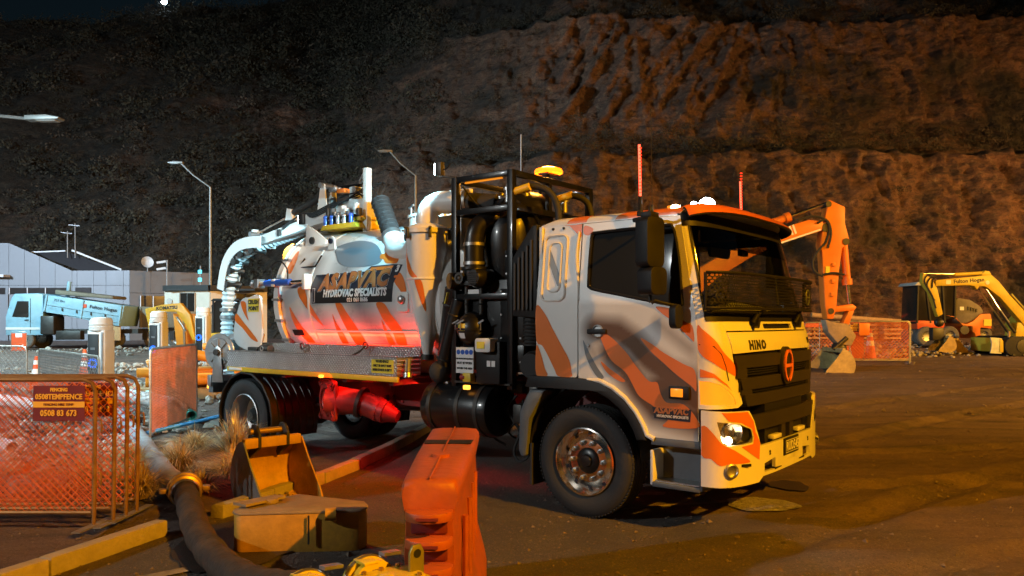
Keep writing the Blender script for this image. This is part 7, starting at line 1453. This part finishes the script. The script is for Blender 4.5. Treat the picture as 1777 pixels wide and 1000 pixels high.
# --- yellow excavator at the right edge
ye = T('yellow_excavator', (20.6, 30.2, gz1(20.6, 30)), 0, 'yellow excavator at the right edge with its boom arched over the roller', 'excavator'); ex_, ez_ = -20.6, -gz1(20.6, 30)
def W3(P): return [(x + ex_, z + ez_) for x, z in P]
yb_ = plate(ye, 'boom', W3([(16.5, 3.40), (18.2, 3.56), (18.64, 3.62), (18.95, 3.35), (19.377, 2.82), (19.9, 2.26), (20.3, 1.7), (20.1, 1.45), (19.78, 1.835), (18.996, 2.73), (18.437, 3.15), (18.20, 3.16), (18.101, 3.02), (18.0, 3.16), (17.8, 3.2), (16.5, 3.17)]), .30, 'lime_yellow', 0, bevel=.015)
text('Fulton Hogan', 'sticker_print', yb_, plane_fn((17.78 + ex_, -.157, 3.375 + ez_), (1, 0, .07), (-.07, 0, 1)), .21, bold=.006); B().at((16.98 + ex_, -.155, 3.32 + ez_)).box((0, 0, 0), (.18, .02, .16)).o('logo_tile', 'white_vinyl', yb_); B().lathe([(0, -.02), (.08, -.015), (.08, 0)], (18.5 + ex_, -.15, 3.3 + ez_), (0, 1, 0), 16).o('round_label', 'white_vinyl', yb_)
plate(ye, 'stick', W3([(16.019, 3.70), (16.31, 3.49), (16.556, 3.13), (16.80, 2.08), (16.60, 1.97), (16.28, 2.92), (15.98, 3.30)]), .24, 'lime_yellow', 0); plate(ye, 'boom_bracket', W3([(18.3, 3.58), (18.7, 3.62), (18.62, 3.74), (18.45, 3.78), (18.35, 3.68)]), .2, 'lime_yellow', 0)
B().cyl((16.1 + ex_, 0, 3.66 + ez_), (17.3 + ex_, 0, 3.64 + ez_), .05, n=10).o('stick_ram_rod', 'chrome', ye); B().cyl((17.3 + ex_, 0, 3.62 + ez_), (18.4 + ex_, 0, 3.68 + ez_), .07, n=10).o('stick_ram', 'lime_yellow', ye)
for y in (-.2, .2): B().cyl((18.4 + ex_, y, 3.05 + ez_), (18.95 + ex_, y, 2.2 + ez_), .04, n=10).o('boom_ram_rod', 'chrome', ye); B().cyl((18.95 + ex_, y, 2.2 + ez_), (19.55 + ex_, y, 1.35 + ez_), .06, n=10).o('boom_ram', 'dark_steel', ye)
B().bar(Vector((19.42 + ex_, -.16, 2.86 + ez_)), Vector((20.05 + ex_, -.16, 2.15 + ez_)), .06).o('guard_rail', 'olive_steel', ye); plate(ye, 'boom_foot', W3([(19.7, 1.75), (20.4, 1.75), (20.5, 1.0), (19.6, .95)]), .4, 'lime_yellow', .1)
for pts in ([(16.45, 3.45), (16.2, 3.6), (16.05, 3.35), (16.25, 2.95), (16.45, 2.6)], [(16.5, 3.5), (16.3, 3.5), (16.15, 3.2), (16.35, 2.8), (16.5, 2.3)], [(17.0, 3.5), (16.7, 3.58), (16.4, 3.45), (16.35, 3.1)]): B().tube(smooth_path([(x + ex_, -.15, z + ez_) for x, z in pts], 5), .03, 6).o('hydraulic_hose', 'rubber', ye)
B().ball((16.7 + ex_, 0, 1.75 + ez_), .18).box((16.6 + ex_, 0, 1.3 + ez_), (.45, .3, .5)).o('tilt_hitch', 'dark_steel', ye, bevel=.04)
bucket('trench_bucket', (16.95 + ex_, 0, .12), R(180), .8, 1.0, None, 'bucket_tan', ears=False, parent=ye)
plate(ye, 'house', W3([(20.2, 1.0), (23, 1.0), (23, 2.2), (20.6, 2.2), (20.2, 1.7)]), 2.0, 'lime_yellow', .5, bevel=.06); track(ye, 3.0, .75, -.6); track(ye, 3.0, .75, 1.2)
plate(ye, 'dozer_blade', W3([(18.6, .62), (18.75, .60), (18.75, 1.05), (18.62, 1.16)]), 1.9, 'lime_yellow', .2); B().bar(Vector((18.8 + ex_, .2, .8 + ez_)), Vector((19.9 + ex_, .2, .9 + ez_)), .14).o('blade_arm', 'dark_steel', ye)
q = B(); P = [(18.26 + .06 * math.sin(k * .5), .58 + .1 * k) for k in range(7)]
q.prism([(x + ex_, z + ez_) for x, z in P] + [(x + ex_ + .42, z + ez_ - .03) for x, z in P[::-1]], .05, 'xz', -.72); q.o('worn_blade_face', 'blade_white', ye)
bucket('spare_bucket', (17.75, 31.2, gz1(17.7, 31)), R(-60), .75, .95, 'tan spare bucket standing between the yellow arm and the white blade', 'bucket_tan')
for i, (x, y, h, t, lb) in enumerate(((19.0, 29.6, .95, .06, 'pale timber stake leaning by the white dozer blade'), (21.9, 35.5, .75, 0, 'short pale stake right of the roller'))): B().bar((x, y, gz1(x, y)), (x + t, y, gz1(x, y) + h), .09, .05).o('timber_stake', 'timber', label=lb, cat='stake', group='timber stakes')
B().cyl((19.0, 49, 2.2), (25.0, 49, 1.75), .16, n=10).o('timber_pole', 'timber', label='long pale pole lying on the stacks below the rock face', cat='pole')
for i in range(6):
    o = T('timber_pallet', (18.6 + 1.45 * i, 50 + .3 * (i % 2), gz1(19, 50)), R(3 * i - 6), ('first', 'second', 'third', 'fourth', 'fifth', 'sixth')[i] + ' timber stack from the left below the rock face', 'timber stack', 'timber stacks below the rock face')
    for k in range(4): B().box((0, 0, .12 + .28 * k), (1.3, 1.0, .12)).box((-.5, 0, .23 + .28 * k), (.1, 1.0, .1)).box((.5, 0, .23 + .28 * k), (.1, 1.0, .1)).o('board_layer', 'timber', o, bevel=.01)
B().box((16.5, 48, 1.55), (7.0, .1, .25)).o('orange_rail', 'red_orange', label='low red-orange rail below the rock face', cat='rail'); 
# --- hilltop house, survey pole
hh = T('hill_house', (-94.5, 152, 52.0), 0, 'small dark house on the hilltop at the far left', 'house'); B().box((0, 0, 1.6), (6.5, 5, 3.2)).o('wall', 'cream_wall', hh); B().prism([(-3.8, 3.2), (3.8, 3.2), (0, 5.2)], 5.4, 'xz', -2.7).o('roof', 'dark_roof', hh); B().cyl((4.2, 0, 0), (4.2, 0, 8), .22, n=8).o('white_post', 'pale_trim', hh)
B().cyl((.72, 62, 13.2), (.72, 62, 16.8), .05, n=6).o('survey_pole', 'pale_trim', label='thin pale pole on the bench above the tower beacon', cat='pole')
